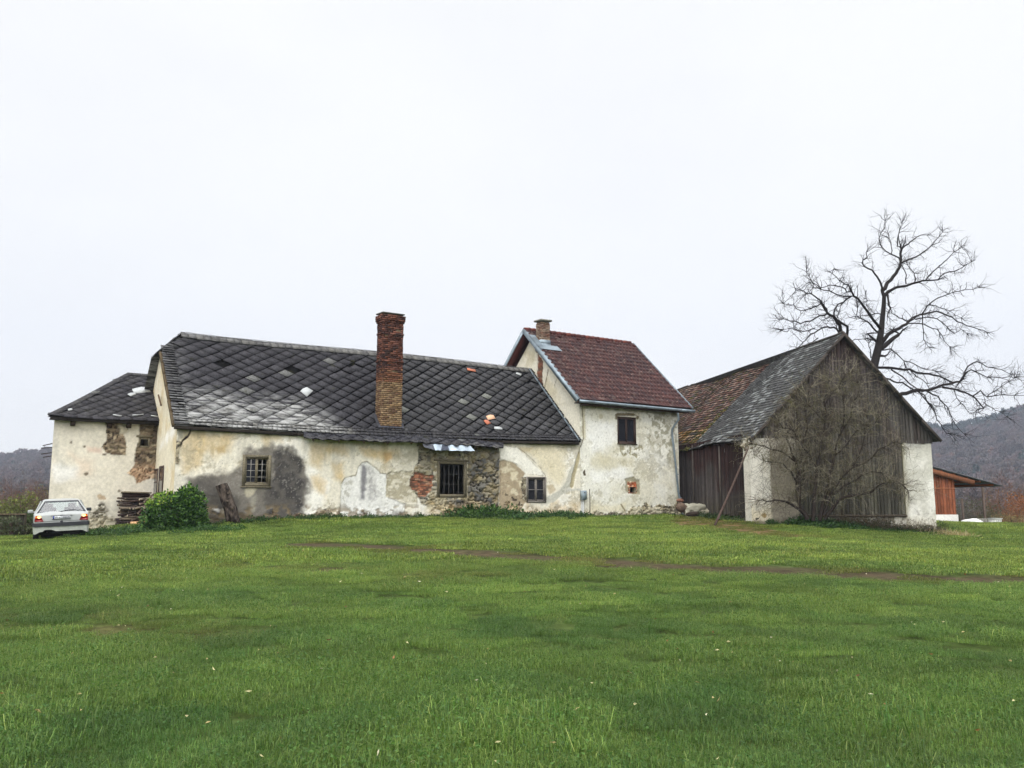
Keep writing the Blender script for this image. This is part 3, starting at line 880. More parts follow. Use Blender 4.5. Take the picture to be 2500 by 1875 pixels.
# ---------- pent strip of loose slates below the eave
e0 = M.hit(742, 1068, .5); e1 = M.hit(1230, 1091, .5); r0 = M.hit(740, 1054, .03) + A([0, 0, .02]); r1 = M.hit(1230, 1077, .03)
PS = Patch(e0, e1, r0, r1, lambda x, y: -.03 * np.sin(x * .9) - .02 * np.sin(x * 2.3))
mb = MB()
diamonds(mb, PS, 0, PS.L, 0, PS.H, .5, .5, lambda x, y: slate_col(x, y, .12 * R.rand()) * A([.95, .97, 1.05]), gap=.96, tilt=.03)
for i in range(int(PS.L / .5)):
    x = .25 + i * .5 + R.uniform(-.05, .05)
    if R.rand() < .25: continue
    d = R.uniform(.06, .2)
    P = [(x, -d), (x + .25, .05), (x, .3), (x - .25, .05)]
    plate(mb, PS, P, lambda X, Y: .03 + 0 * X, .014, slate_col(0, 0, .1 + .3 * (R.rand() < .2)))
sheet(mb, PS, lin((36, 32, 28)), -.012, 14, 2, .02)
for i in range(9):
    a = PS.p(.4 + i * 1.05, -.05, -.07); b = PS.p(.4 + i * 1.05, PS.H, -.07)
    mb.tube([a, b], .045, 4, lin((70, 58, 44)), True)
mb.build('pent_roof', M_SLATE, farm)
M_SHEET = flat_mat('galvanised sheet', (176, 190, 202), .42, .55, var=(.55, 1.15), nscale=2.5)
sh = thing('roofing_sheet', M.hit(1110, 1098, .6), 'pale galvanised sheet strip laid on the pent roof over the barred window', 'metal sheet')
mb = MB()
E0 = M.hit(1062, 1101.5, .72); E1 = M.hit(1158, 1103, .72); F0 = M.hit(1056, 1086, .46); F1 = M.hit(1146, 1090, .46)
PSH = Patch(E0, E1, F0, F1, lambda x, y: .012 * np.sin(x * 14))
nx = 60; X, Y = np.meshgrid(np.linspace(0, PSH.L, nx), np.linspace(0, PSH.H, 3), indexing='ij'); i = np.arange(nx * 3).reshape(nx, 3)
Fq = np.stack([i[:-1, :-1], i[1:, :-1], i[1:, 1:], i[:-1, 1:]], -1).reshape(-1, 4)
mb.add(PSH.p(X.ravel(), Y.ravel(), np.full(nx * 3, .05)), Fq); mb.add(PSH.p(X.ravel(), Y.ravel(), np.full(nx * 3, .044)), Fq[:, ::-1])
mb.build('pale_sheet', M_SHEET, sh)
mb = MB(); E2 = M.hit(1035, 1094, .68); F2 = M.hit(1030, 1085, .45)
PSH2 = Patch(E2, E0, F2, F0)
sheet(mb, PSH2, lin((82, 84, 90)), .05, 3, 2, .01)
sheet(mb, Patch(M.hit(1096, 1101, .735), M.hit(1076, 1101, .735), M.hit(1090, 1087, .46), M.hit(1079, 1087, .46)), lin((66, 70, 80)), .062, 3, 2, .005)
mb.build('dark_sheet', M_SLATE, sh)

# ---------- windows
M_FR1 = flat_mat('grey brown window timber', (108, 100, 80), .85, var=(.6, 1.2), nscale=20, bump=.4)
M_FR3 = flat_mat('silver grey window timber', (112, 106, 98), .85, var=(.6, 1.2), nscale=20, bump=.4)
M_FR4 = flat_mat('dark brown window timber', (62, 44, 36), .7, var=(.6, 1.3), nscale=20, bump=.3)
M_IRON = flat_mat('window iron', (112, 108, 104), .6, .3)
M_WPUT = flat_mat('pale glazing bar', (150, 146, 140), .7)
def bar(mb, pl, s0, s1, z0, z1, o0, o1, col=(.3, .3, .3)):
    c = pl.at((s0 + s1) / 2, (z0 + z1) / 2, (o0 + o1) / 2)
    mb.box(c, [pl.u, pl.n, UNIT], [abs(s1 - s0), abs(o1 - o0), abs(z1 - z0)], col)
def ring(mb, pl, s0, s1, z0, z1, w, o0, o1):
    bar(mb, pl, s0, s0 + w, z0, z1, o0, o1); bar(mb, pl, s1 - w, s1, z0, z1, o0, o1)
    bar(mb, pl, s0 + w, s1 - w, z0, z0 + w, o0, o1); bar(mb, pl, s0 + w, s1 - w, z1 - w, z1, o0, o1)
def window(pl, q, house, fm, fw=.09, sashes=2, cols=1, rows=4, glass=True, proud=.03, barm=None, label=None, sashw=.045, open_=None):
    s0, s1, z0, z1 = q
    mb = MB(); ring(mb, pl, s0 - .02, s1 + .02, z0 - .02, z1 + .02, fw, -.11, proud)
    if label is None or 'barred' not in label:
        pass
    fr = mb.build('window', fm, house)
    if label: fr['label'] = label
    a, b, c, d = s0 + fw - .015, s1 - fw + .015, z0 + fw - .015, z1 - fw + .015
    if sashes:
        w = (b - a) / sashes
        for k in range(sashes):
            mb = MB(); x0 = a + w * k; x1 = x0 + w
            ring(mb, pl, x0, x1, c, d, sashw, -.075, -.02)
            mb.build('sash', fm, fr)
            mb = MB()
            for i in range(1, cols): xx = x0 + w * i / cols; bar(mb, pl, xx - .009, xx + .009, c + sashw, d - sashw, -.06, -.035)
            for j in range(1, rows): zz = c + (d - c) * j / rows; bar(mb, pl, x0 + sashw, x1 - sashw, zz - .009, zz + .009, -.062, -.037)
            mb.build('glazing_bars', barm or M_WPUT, fr)
            if glass and not (open_ == k):
                mb = MB(); plain_quad(mb, [pl.at(x0 + sashw, c + sashw, -.055), pl.at(x1 - sashw, c + sashw, -.055), pl.at(x1 - sashw, d - sashw, -.055), pl.at(x0 + sashw, d - sashw, -.055)])
                mb.build('pane', M_GLASSD, fr)
    return fr
f1 = window(M, W1, farm, M_FR1, .11, 2, 2, 4, open_=1, label='casement window with eight small panes in each leaf, beside the black mould')
mb = MB(); bar(mb, M, W1[0] - .06, W1[1] + .06, W1[2] - .07, W1[2] - .025, -.05, .06); mb.build('sill', M_FR1, f1)
f2 = window(M, W2, farm, M_FR1, .13, 0, glass=False, label='deep timber framed opening with iron bars and no glass')
mb = MB(); a, b, c, d = W2[0] + .12, W2[1] - .12, W2[2] + .12, W2[3] - .12
for k in range(1, 5): x = a + (b - a) * k / 5; mb.tube([M.at(x, c, -.06), M.at(x, d, -.06)], .0085, 6)
for k in range(1, 3): zz = c + (d - c) * k / 3; mb.tube([M.at(a, zz, -.05), M.at(b, zz, -.05)], .006, 6)
mb.build('iron_bars', M_IRON, f2)
mb = MB(); bar(mb, M, W2[0] - .2, W2[1] + .12, W2[3] + .01, W2[3] + .10, -.1, .05); mb.build('lintel', M_FR1, f2)
f3 = window(M, W3, farm, M_FR3, .07, 2, 1, 2, sashw=.055, label='small grey casement beside the brown bare render')
mb = MB()
for k in range(1, 4):
    zz = W3[2] + (W3[3] - W3[2]) * k / 4; mb.tube([M.at(W3[0] + .08, zz, -.1), M.at(W3[1] - .08, zz, -.1)], .01, 5)
mb.build('iron_bars', M_IRON, f3)
for q_ in (GWA, GWB):
    mb = MB(); ring(mb, G1, q_[0], q_[1], q_[2], q_[3], .09, .005, .035); bar(mb, G1, q_[0] + .09, q_[1] - .09, (q_[2] + q_[3]) / 2 - .02, (q_[2] + q_[3]) / 2 + .02, .005, .03)
    wf_ = mb.build('window', M_FR4, farm)
    mb = MB(); plain_quad(mb, [G1.at(q_[0] + .09, q_[2] + .09, .02), G1.at(q_[1] - .09, q_[2] + .09, .02), G1.at(q_[1] - .09, q_[3] - .09, .02), G1.at(q_[0] + .09, q_[3] - .09, .02)]); mb.build('pane', M_GLASSD, wf_)

# ---------- tall brick chimney on the farmhouse roof
def brick_stack(mb, c0, u, v, w, d, z0, z1, colf, grow=lambda z: 0., bh=.085, bl=.25, seed=1):
    """c0 = front left corner (xy), u across the front, v backwards"""
    rs = np.random.RandomState(seed)
    n = int((z1 - z0) / bh)
    core = A([c0[0], c0[1], 0]) + u * w / 2 + v * d / 2
    mb.box(core + A([0, 0, (z0 + z1) / 2]), [u, v, UNIT], [w - .07, d - .07, z1 - z0 - .04], lin((112, 98, 80)))
    for k in range(n):
        z = z0 + (k + .5) * bh; g = grow((k + .5) / n)
        for face in range(4):
            ax, ay, ln, th = [(u, v, w, 0), (u, v, w, d), (v, u, d, 0), (v, u, d, w)][face]
            x = -g + (bl / 2 if (k + face) % 2 else 0) * 1.0
            x0 = -g
            cuts = [x0]
            x = x0 + (bl * .5 if k % 2 else bl)
            while x < ln + g - .06: cuts.append(x); x += bl * rs.uniform(.92, 1.08)
            cuts.append(ln + g)
            for a, b in zip(cuts[:-1], cuts[1:]):
                if rs.rand() < .012: continue
                jut = rs.uniform(-.012, .012)
                depth = .09
                oc = (-g + depth / 2 - jut) if th == 0 else (th + g - depth / 2 + jut)
                c = A([c0[0], c0[1], 0]) + ax * (a + b) / 2 + ay * oc + A([0, 0, z + rs.uniform(-.003, .003)])
                mb.box(c, [ax, ay, UNIT], [b - a - .014, depth, bh - rs.uniform(.012, .02)], colf((k + .5) / n, rs), .004)
qa, xa, ya = hit_patch(929.6, 1034, PM); qb, xb, yb = hit_patch(980.2, 1035, PM)
ch0 = qa; wch = xb - xa
zt = None
offc = -np.dot(qa - M.P, M.n) * -1
ztop_ch = M.sz(938, 764, np.dot(qa - M.P, M.n))[1]
def chcol(t, rs):
    r = rs.rand()
    if t > .52 + rs.uniform(-.04, .04):
        c = lin([(96, 62, 52), (78, 52, 46), (114, 76, 64), (64, 48, 45)][int(r * 3.99)])
    elif t > .42: c = lin([(112, 76, 58), (96, 68, 54), (126, 92, 68)][int(r * 2.99)])
    else: c = lin([(132, 108, 80), (118, 96, 74), (142, 120, 92), (106, 82, 64)][int(r * 3.99)])
    return c * rs.uniform(.8, 1.15)
def chgrow(t):
    return .035 * (t > .955) + .03 * (t > .93) + .02 * (.83 < t < .85) + .03 * (.60 < t < .615)
mb = MB(); brick_stack(mb, ch0[:2], M.u, V_, wch, .58, ch0[2] - .35, ztop_ch, chcol, chgrow, seed=3)
core = A([ch0[0], ch0[1], ztop_ch + .03]) + M.u * wch / 2 + V_ * .29
mb.box(core, [M.u, V_, UNIT], [wch + .08, .66, .07], lin((84, 82, 74)), .02)
chm = mb.build('chimney', M_BRICK, o_mroof); chm['label'] = 'tall leaning-edged brick chimney, red above and buff below'
mb = MB()
p0 = PM.p(xa - .1, ya - .16, .05); 
PF = Patch(PM.p(xa - .1, ya - .16, .06), PM.p(xb + .08, yb - .16, .06), PM.p(xa - .1, ya + .01, .07), PM.p(xb + .08, yb + .01, .07))
sheet(mb, PF, lin((66, 66, 72)), .01, 3, 2, .02)
PF = Patch(PM.p(xa - .14, ya - .16, .06), PM.p(xa - .0, ya - .16, .06), PM.p(xa - .14, ya + .75, .07), PM.p(xa - .0, ya + .75, .07)); sheet(mb, PF, lin((60, 60, 64)), .01, 2, 3, .02)
PF = Patch(PM.p(xb + .0, ya - .16, .06), PM.p(xb + .12, ya - .16, .06), PM.p(xb + .0, ya + .75, .07), PM.p(xb + .12, ya + .75, .07)); sheet(mb, PF, lin((60, 60, 64)), .01, 2, 3, .02)
mb.build('chimney_flashing', M_SLATE, o_mroof)

# loose bits lying on the roofs
M_ORANGE = flat_mat('broken clay tile', (176, 104, 76), .8, var=(.75, 1.1))
M_PALE = flat_mat('pale slate piece', (172, 175, 175), .7, var=(.8, 1.05))
M_PINK = flat_mat('faded tile piece', (208, 164, 132), .8, var=(.85, 1.05))
def loose(name, px, py, pt, size, mat, label, cat, ang=0.3, group=None, lift=.07):
    q, x, y = hit_patch(px, py, pt)
    mb = MB(); w, h = size
    ca, sa = cos(ang), sin(ang)
    P = [(-w / 2, -h * .5), (w * .45, -h * .42), (w * .5, h * .35), (w * .1, h * .5), (-w * .42, h * .38)]
    P = [(x + a * ca - b * sa, y + a * sa + b * ca) for a, b in P]
    plate(mb, pt, P, lambda X, Y: lift + .03 * np.sin(X * 9), .02, (.5, .5, .5))
    return tag(mb.build(name, mat, None), label, cat, group)
loose('slate_piece', 748, 953.5, PM, (.5, .42), M_PALE, 'single pale grey-white slate on the dark roof left of the tall chimney', 'slate', .75)
loose('tile_fragment', 1198, 1017, PM, (.42, .3), M_PINK, 'faded pinkish tile fragment on the farmhouse roof above the small window, uppermost of three', 'tile fragment', .1)
loose('tile_fragment', 1190, 1028, PM, (.34, .3), M_ORANGE, 'small orange tile fragment on the farmhouse roof just below the pinkish one', 'tile fragment', .4)
loose('slate_piece', 1217, 1043.5, PM, (.42, .16), M_PALE, 'thin whitish slate sliver low on the farmhouse roof under the tile fragments', 'slate', -.2)
loose('tile_fragment', 1149, 902, PM, (.5, .24), M_ORANGE, 'orange-red tile fragment just below the farmhouse roof ridge', 'tile fragment', -.1)
loose('slate_piece', 1266, 909, PM, (.3, .2), M_PALE, 'small white slate bit by the ridge where the roof meets the two-storey house', 'slate', -.6)
# ---------- slate material gets lichen specks and, where the 'Pale' mask says so, lime streaks
def slate_extra():
    nt = M_SLATE.node_tree; b = [n for n in nt.nodes if n.type == 'BSDF_PRINCIPLED'][0]
    src = b.inputs['Base Color'].links[0].from_socket
    tc = nt.nodes.new('ShaderNodeTexCoord')
    vr = nt.nodes.new('ShaderNodeVectorRotate'); vr.rotation_type = 'Z_AXIS'; vr.inputs['Angle'].default_value = -radians(33)
    nt.links.new(tc.outputs['Object'], vr.inputs[0])
    mp = nt.nodes.new('ShaderNodeMapping'); mp.inputs['Scale'].default_value = (.55, 3, 3.4); nt.links.new(vr.outputs[0], mp.inputs[0])
    mp.inputs['Rotation'].default_value = (0, radians(9), 0)
    n = nz(nt, 2.2, 8, mp.outputs[0], .72)
    at = nt.nodes.new('ShaderNodeAttribute'); at.attribute_name = 'Pale'
    st = ramp(nt, n.outputs[0], 0, 1, .44, .56)
    m1 = nt.nodes.new('ShaderNodeMath'); m1.operation = 'MULTIPLY'; nt.links.new(st, m1.inputs[0]); nt.links.new(at.outputs['Fac'], m1.inputs[1])
    n2 = nz(nt, 7, 9, tc.outputs['Object'], .85)
    sp = ramp(nt, n2.outputs[0], 0, .42, .60, .70)
    mx = nt.nodes.new('ShaderNodeMath'); mx.operation = 'MAXIMUM'; nt.links.new(m1.outputs[0], mx.inputs[0]); nt.links.new(sp, mx.inputs[1])
    mix = nt.nodes.new('ShaderNodeMix'); mix.data_type = 'RGBA'
    nt.links.new(mx.outputs[0], mix.inputs[0]); nt.links.new(src, mix.inputs[6]); mix.inputs[7].default_value = (*lin((150, 150, 148)), 1)
    # moss
    n3 = nz(nt, 2.5, 6, tc.outputs['Object'], .7)
    ms = ramp(nt, n3.outputs[0], 0, .6, .6, .72)
    mix2 = nt.nodes.new('ShaderNodeMix'); mix2.data_type = 'RGBA'
    nt.links.new(ms, mix2.inputs[0]); nt.links.new(mix.outputs[2], mix2.inputs[6]); mix2.inputs[7].default_value = (*lin((58, 58, 36)), 1)
    nt.links.new(mix2.outputs[2], b.inputs['Base Color'])
slate_extra()
def set_pale(o, pt, fn):
    me = o.data; n = len(me.vertices); co = np.zeros(n * 3, np.float32); me.vertices.foreach_get('co', co)
    V = co.reshape(-1, 3) + WLOC[o.name]
    ex = (pt.e1 - pt.e0) / pt.L; ey = np.cross(pt.n, ex)
    if np.dot(ey, pt.r0 - pt.e0) < 0: ey = -ey
    x = (V - pt.e0) @ ex; y = (V - pt.e0) @ ey
    a = me.attributes.new('Pale', 'FLOAT', 'POINT'); a.data.foreach_set('value', fn(x, y).astype(np.float32))
set_pale(o_mroof, PM, lambda x, y: np.clip(1.15 * sm(sdpoly(x, y, wst), -.9, .5) + .35 * sm(-x, -1.2, 0) * 1 + .3 * sm(-y, -.5, 0) * sm(-x, -8, -5) + .35 * sm(y, PM.H - .4, PM.H - .2), 0, 1))

# ================================================================ two-storey house
tower = thing('village_house', (*M.at(21.5, 0)[:2], 1.0), 'narrow two-storey whitewashed house with a dark red tiled roof and zinc trim', 'house')
EZ, RZ = 6.47, 10.62
TS0, TS1 = 17.86, 25.3
PT = Patch(M.at(TS0, EZ, .47), M.at(TS1, EZ, .47), M.at(TS0, RZ, -4.1), M.at(TS1, RZ, -4.1))
PTB = Patch(M.at(TS1, EZ, -8.7), M.at(TS0, EZ, -8.7), M.at(TS1, RZ, -4.1), M.at(TS0, RZ, -4.1))
def pantiles(pt, nxs=.036, nys=.04, tw=.235, th=.37, snow=True, seed=5, hw=.045):
    nx = int(pt.L / nxs); ny = int(pt.H / nys)
    X, Y = np.meshgrid(np.linspace(0, pt.L, nx), np.linspace(0, pt.H, ny), indexing='ij'); X = X.ravel(); Y = Y.ravel()
    row = np.floor(Y / th); fy = Y / th - row
    col = np.floor(X / tw); fx = X / tw - col
    r = _h(col, row, seed)
    h = hw * np.abs(np.sin(fx * pi)) ** .8 + .06 * (1 - fy) + (r - .5) * .012 + (vnoise(X * .5, Y * .5, seed) - .5) * .04
    C = lin(A([(64, 40, 38), (60, 38, 37), (70, 44, 41), (53, 36, 37), (63, 42, 40)]))[(_h(col, row, seed + 3) * 4.99).astype(int)]
    C = C * (.75 + .4 * fbm(X * 1.3, Y * 1.3, 3, seed))[:, None]
    C = C * (.55 + .45 * sm(fx, .02, .2) * sm(1 - fx, .02, .2))[:, None]
    lich = sm(fbm(X * 5, Y * 5, 3, seed + 8), .66, .74)
    C = mixc(C, lin((112, 98, 90)), lich * .4)
    i = np.arange(nx * ny).reshape(nx, ny)
    F = np.stack([i[:-1, :-1], i[1:, :-1], i[1:, 1:], i[:-1, 1:]], -1).reshape(-1, 4)
    mb = MB(); mb.add(pt.p(X, Y, h), F, C)
    if snow:
        for j in range(1, int(pt.H / th)):
            for c in range(int(pt.L / tw)):
                if (c + 3 * j) % 7 == 0 or (c + 3 * j) % 7 == 3 and R.rand() < .5:
                    x = (c + .5) * tw; y = j * th + .04
                    P = [pt.p(A([x - .07]), A([y + .0]), A([.075]))[0], pt.p(A([x]), A([y + .05]), A([.125]))[0], pt.p(A([x + .075]), A([y + .01]), A([.07]))[0]]
                    mb.tube(P, [.013, .02, .013], 5, lin((122, 96, 90)))
    sheet(mb, pt, lin((50, 30, 26)), -.01, 4, 4, .04)
    return mb
mb = pantiles(PT)
sheet(mb, PTB, lin((92, 52, 46)), .0, 3, 3)
# ridge caps
nr = int(PT.L / .33)
for k in range(nr):
    a = PT.p(k * .33, PT.H, .05); b = PT.p((k + 1) * .33 + .03, PT.H, .05)
    c = lin([(92, 50, 46), (80, 46, 44), (104, 58, 50)][R.randint(3)])
    mb.tube([a + A([0, 0, .0]), b + A([0, 0, .02])], [.10, .115], 10, c, True)
for k in (3, 7, 11, 15, 19):
    q_ = PT.p(1.1 + k * .33, PT.H - .32, .06); mb.box(q_, [M.u, PT.n, np.cross(M.u, PT.n)], [.2, .13, .16], lin((60, 30, 28)), .01)
o_troof = mb.build('roof', M_TILE, tower, smooth=False)
# zinc barge boards, gutter, downpipe
mb = MB()
def slope_board(mb, a, b, n, w, t, col=(.3, .3, .3)):
    d = b - a; Ld = np.linalg.norm(d); d = d / Ld
    side = np.cross(d, n); side /= np.linalg.norm(side)
    mb.box((a + b) / 2, [d, n, side], [Ld, w, t], col)
a = PT.p(0, -.02, 0.); b = PT.p(0, PT.H, 0.)
slope_board(mb, a - M.u * .03 - PT.n * .03, b - M.u * .03 - PT.n * .03, PT.n, .20, .03)
slope_board(mb, a + M.u * .06 + PT.n * .07, b + M.u * .06 + PT.n * .07, PT.n, .02, .19)
mb.build('metal_verge', M_ZINC, tower); mb = MB()
a = PTB.p(PTB.L, 0, 0.); b = PTB.p(PTB.L, PTB.H, 0.)
slope_board(mb, a - M.u * .03 - PTB.n * .03, b - M.u * .03 - PTB.n * .03, PTB.n, .20, .03)
mb.build('metal_verge', M_ZINC, tower); mb = MB()
a = PT.p(PT.L, -.02, 0.); b = PT.p(PT.L, PT.H, 0.)
slope_board(mb, a + M.u * .03 + PT.n * .05, b + M.u * .03 + PT.n * .05, PT.n, .16, .03)
mb.build('metal_verge', M_ZINC, tower)
mb = MB()
g0 = M.at(TS0 + .05, EZ - .05, .56); g1 = M.at(TS1 + .1, EZ - .11, .56)
for k in range(8):
    t0 = g0 + (g1 - g0) * k / 8; t1 = g0 + (g1 - g0) * (k + 1) / 8
    mb.tube([t0, t1], .072, 10, (.3, .3, .3), k in (0, 7))
    mb.tube([t1 - (g1 - g0) * .004, t1], .082, 10)
mb.build('gutter', M_ZINC, tower, smooth=False)
mb = MB()
dx = 24.62
top = M.hit(1657, 1024, .52); low = M.hit(1662, 1225, .10); foot = M.hit(1667, 1254, .12); toe = M.hit(1675, 1260, .3)
P = [M.hit(1655, 1008, .56), top, M.hit(1648, 1036, .35), M.hit(1641, 1049, .14), M.hit(1641, 1062, .12), M.hit(1649, 1130, .12), M.hit(1656, 1200, .12), foot, toe]
mb.tube(P, .055, 10)
for f in (.2, .5, .8):
    c = P[4] + (P[7] - P[4]) * f; mb.tube([c - A([0, 0, .02]), c + A([0, 0, .02])], .066, 10)
mb.build('downpipe', M_ZINC, tower, smooth=True)
mb = MB()
a = PT.p(.3, -.0, -.10); b = PT.p(PT.L - .1, 0, -.10)
mb.box((a + b) / 2 - M.n * .06 - A([0, 0, .05]), [M.u, M.n, UNIT], [PT.L - .35, .04, .2], lin((70, 52, 44)))
# soffit boards of the front eave, and underside of the gable overhang
a = M.at(TS0 + .1, EZ - .06, .40); mb.box(M.at((TS0 + TS1) / 2, EZ - .09, .21), [M.u, M.n, UNIT], [PT.L - .3, .40, .04], lin((66, 54, 46)))
for pt, xx in ((PT, .24), (PTB, PTB.L - .24)):
    a = pt.p(xx, 0, -.08); b = pt.p(xx, pt.H - .05, -.08); slope_board(mb, a, b, pt.n, .05, .46, lin((84, 46, 40)))
mb.build('soffit', M_WOOD, tower)

def paint_tower(s, z):
    n1 = fbm(s * .7, z * .7, 5, 301); n2 = fbm(s * 3, z * 3, 5, 302); n3 = fbm(s * 11, z * 11, 3, 303); nf = fbm(s * 26, z * 26, 2, 304)
    C = np.tile(lin((226, 224, 212)), (len(s), 1)) * (.9 + .16 * n2)[:, None]
    D = (n2 - .5) * .03 + (n3 - .5) * .008
    C = mixc(C, lin((206, 200, 176)), sm(n1, .48, .68) * .6)
    pk = sm(fbm(s * 1.7, z * 1.7, 5, 340) * .65 + n3 * .35, .565, .58); C = mixc(C, lin((178, 172, 150)), pk * .55); C = mixc(C, lin((120, 112, 90)), np.clip(4 * pk * (1 - pk), 0, 1) * .5); D = D - pk * .012  # peeled patches; their dark outline is painted shade for relief
    C = mixc(C, lin((238, 238, 234)), pm([(720, 860), (930, 850), (940, 1000), (900, 1060), (760, 1080), (710, 980)], s, z, .2, .25, 2, 305, Z5) * .7)
    C = mixc(C, lin((238, 238, 234)), pm([(760, 1230), (1000, 1210), (1000, 1270), (760, 1320)], s, z, .2, .25, 2, 306, Z5) * .6)
    C = mixc(C, lin((196, 188, 158)), pm([(740, 1120), (1000, 1110), (1080, 1160), (900, 1210), (740, 1190)], s, z, .2, .25, 2.5, 307, Z5) * .6)
    C = mixc(C, lin((212, 202, 170)), pm([(740, 1490), (1000, 1480), (1010, 1540), (740, 1540)], s, z, .15, .2, 2.5, 308, Z5) * .6)
    sp = sm(fbm(s * 5, z * 5, 5, 309), .46, .58)
    C = mixc(C, lin((148, 144, 122)), pm([(1120, 800), (1390, 770), (1400, 1010), (1330, 1150), (1290, 1120), (1240, 1050), (1180, 1000), (1130, 900)], s, z, .25, .35, 2.4, 310, Z5) * sp * .85)
    C = mixc(C, lin((160, 158, 148)), pm([(1150, 1110), (1320, 1100), (1310, 1250), (1200, 1240)], s, z, .3, .4, 2.4, 311, Z5) * sp * .4)
    C = mixc(C, lin((122, 116, 92)), pm([(700, 715), (1400, 790), (1400, 830), (1100, 780), (700, 750)], s, z, .12, .2, 3, 312, Z5) * .6)
    Cr, Dr = rubble(s, z, .15, .09, 313, [(146, 138, 112), (120, 110, 86), (168, 160, 134)])
    m = pm([(925, 800), (960, 792), (1060, 795), (1108, 820), (1100, 845), (1085, 840), (1085, 815), (945, 815), (945, 845), (925, 838)], s, z, .015, .03, 6, 314, Z5)
    C = mixc(C, lin((116, 106, 82)) * (.7 + .6 * n3)[:, None], m)
    D = D + m * .03
    m = pm([(955, 1030), (1000, 1030), (1090, 1025), (1140, 1030), (1145, 1100), (1110, 1140), (1050, 1110), (990, 1120), (960, 1080)], s, z, .03, .12, 4, 315, Z5) * sm(fbm(s * 6, z * 6, 4, 316), .47, .56)
    C = mixc(C, lin((140, 134, 104)), m * .85); D = D - m * .02
    # brick vent
    m = pm([(1005, 1290), (1060, 1275), (1110, 1300), (1118, 1410), (1060, 1405), (1010, 1380)], s, z, .02, .08, 5, 317, Z5)
    C = mixc(C, lin((146, 140, 116)) * (.8 + .5 * n3)[:, None], m * .9); D = D - m * .02
    Cb, Db = bricks(s, z, 318, [(170, 92, 60), (150, 84, 58), (196, 150, 116), (214, 196, 168)], .16, .07)
    m = pm([(1022, 1310), (1088, 1305), (1092, 1395), (1030, 1398)], s, z, .01, .04, 6, 319, Z5)
    C = mixc(C, Cb, m); D = D * (1 - m) + Db * m
    # channel and hairline joint with the farmhouse
    m = lm([(690, 740), (690, 850), (695, 970)], s, z, .10, .03, .04, 4, 320, Z5); C = mixc(C, lin((190, 182, 152)), m * .7)
    m = lm([(682, 740), (688, 850), (692, 985), (670, 1050)], s, z, .028, .015, .02, 5, 321, Z5); C = mixc(C, lin((98, 90, 72)), m * .8); D = D - m * .03
    m = pm([(685, 1240), (700, 1215), (705, 1262), (690, 1262)], s, z, .01, .03, 6, 322, Z5); C = mixc(C, lin((84, 76, 60)), m)
    m = lm([(600, 1348), (612, 1240), (640, 1170)], s, z, .1, .03, .03, 4, 323, Z5); C = mixc(C, lin((176, 166, 136)), m)
    m = 1 - sm(np.hypot(s - M.sz(1467, 1017)[0], z - M.sz(1467, 1017)[1]), .1, .16); C = mixc(C, lin((196, 190, 166)), m)
    m = lm([(972, 1480), (1000, 1525)], s, z, .05, .02, .05, 6, 324, Z5); C = mixc(C, lin((132, 122, 96)), m)
    m = lm([(680, 1450), (680, 1560)], s, z, .07, .04, .05, 3, 325, Z5); C = mixc(C, lin((216, 218, 220)), m * .8)
    # rubble foot, higher towards the right corner
    hgt = np.interp(s, [ST, 20.5, 22.5, SE], [1.10, 1.2, 1.5, 1.72]) + (fbm(s * 2.5, z * 0 + 3, 4, 326) - .5) * .55 + (n3 - .5) * .2
    m = sm(hgt - z, -.03, .03)
    Cr, Dr = rubble(s, z, .3, .16, 327, [(160, 150, 122), (134, 126, 104), (186, 178, 152), (112, 106, 92)])
    C = mixc(C, Cr, m); D = D * (1 - m) + Dr * m
    C = mixc(C, lin((206, 198, 174)), m * sm(n2, .5, .6) * .7)
    C = mixc(C, lin((90, 82, 60)), sm(-(z - 1.05) + (n2 - .5) * .3, -.1, .1) * .7)
    dots = (vnoise(s * 28, z * 28, 328) > .90) * (n2 > .48)
    C = mixc(C, lin((140, 134, 112)), dots * .6)
    return C * .96, D
W4 = rect(M, 1508, 1019, 1552, 1082); VH = rect(M, 1538, 1189, 1552, 1203)
wall('front_wall', M, ST, SE, .5, 6.45, paint_tower, tower, [W4, VH], .034)
f4 = window(M, W4, tower, M_FR4, .06, 2, 1, 1, sashw=.05, proud=.01)
mb = MB(); bar(mb, M, W4[0] - .05, W4[1] + .05, W4[2] - .06, W4[2] - .02, -.1, .06); mb.build('sill', M_FR4, f4)

def paint_tg(s, z):
    n1 = fbm(s * .7, z * .7, 5, 331); n2 = fbm(s * 3, z * 3, 5, 332); n3 = fbm(s * 11, z * 11, 3, 333)
    C = np.tile(lin((224, 218, 200)), (len(s), 1)) * (.88 + .2 * n2)[:, None]; D = (n2 - .5) * .03
    C = mixc(C, lin((196, 184, 150)), sm(n1, .5, .66) * .6)
    C = mixc(C, lin((176, 164, 130)), pm([(250, 290), (330, 330), (330, 400), (260, 430)], s, z, .2, .3, 2.5, 334, Z5, TG) * .6)
    Cb, Db = bricks(s, z, 335, [(128, 78, 60), (112, 68, 56), (140, 96, 76), (120, 90, 72)])
    m = pm([(346, 345), (372, 378), (386, 410), (380, 500), (384, 592), (366, 575), (345, 540), (338, 500), (348, 430)], s, z, .02, .06, 4, 336, Z5, TG)
    C = mixc(C, Cb, m); D = D * (1 - m) + Db * m
    m = lm([(425, 470), (412, 540), (395, 620)], s, z, .03, .02, .04, 5, 337, Z5, TG); C = mixc(C, lin((110, 98, 76)), m)
    m = lm([(485, 545), (470, 600)], s, z, .02, .02, .04, 5, 338, Z5, TG); C = mixc(C, lin((110, 98, 76)), m)
    return C * .95, D
def zttg(t): return np.minimum(6.3 + .908 * (t + .2), 6.3 + .908 * (8.4 - t))
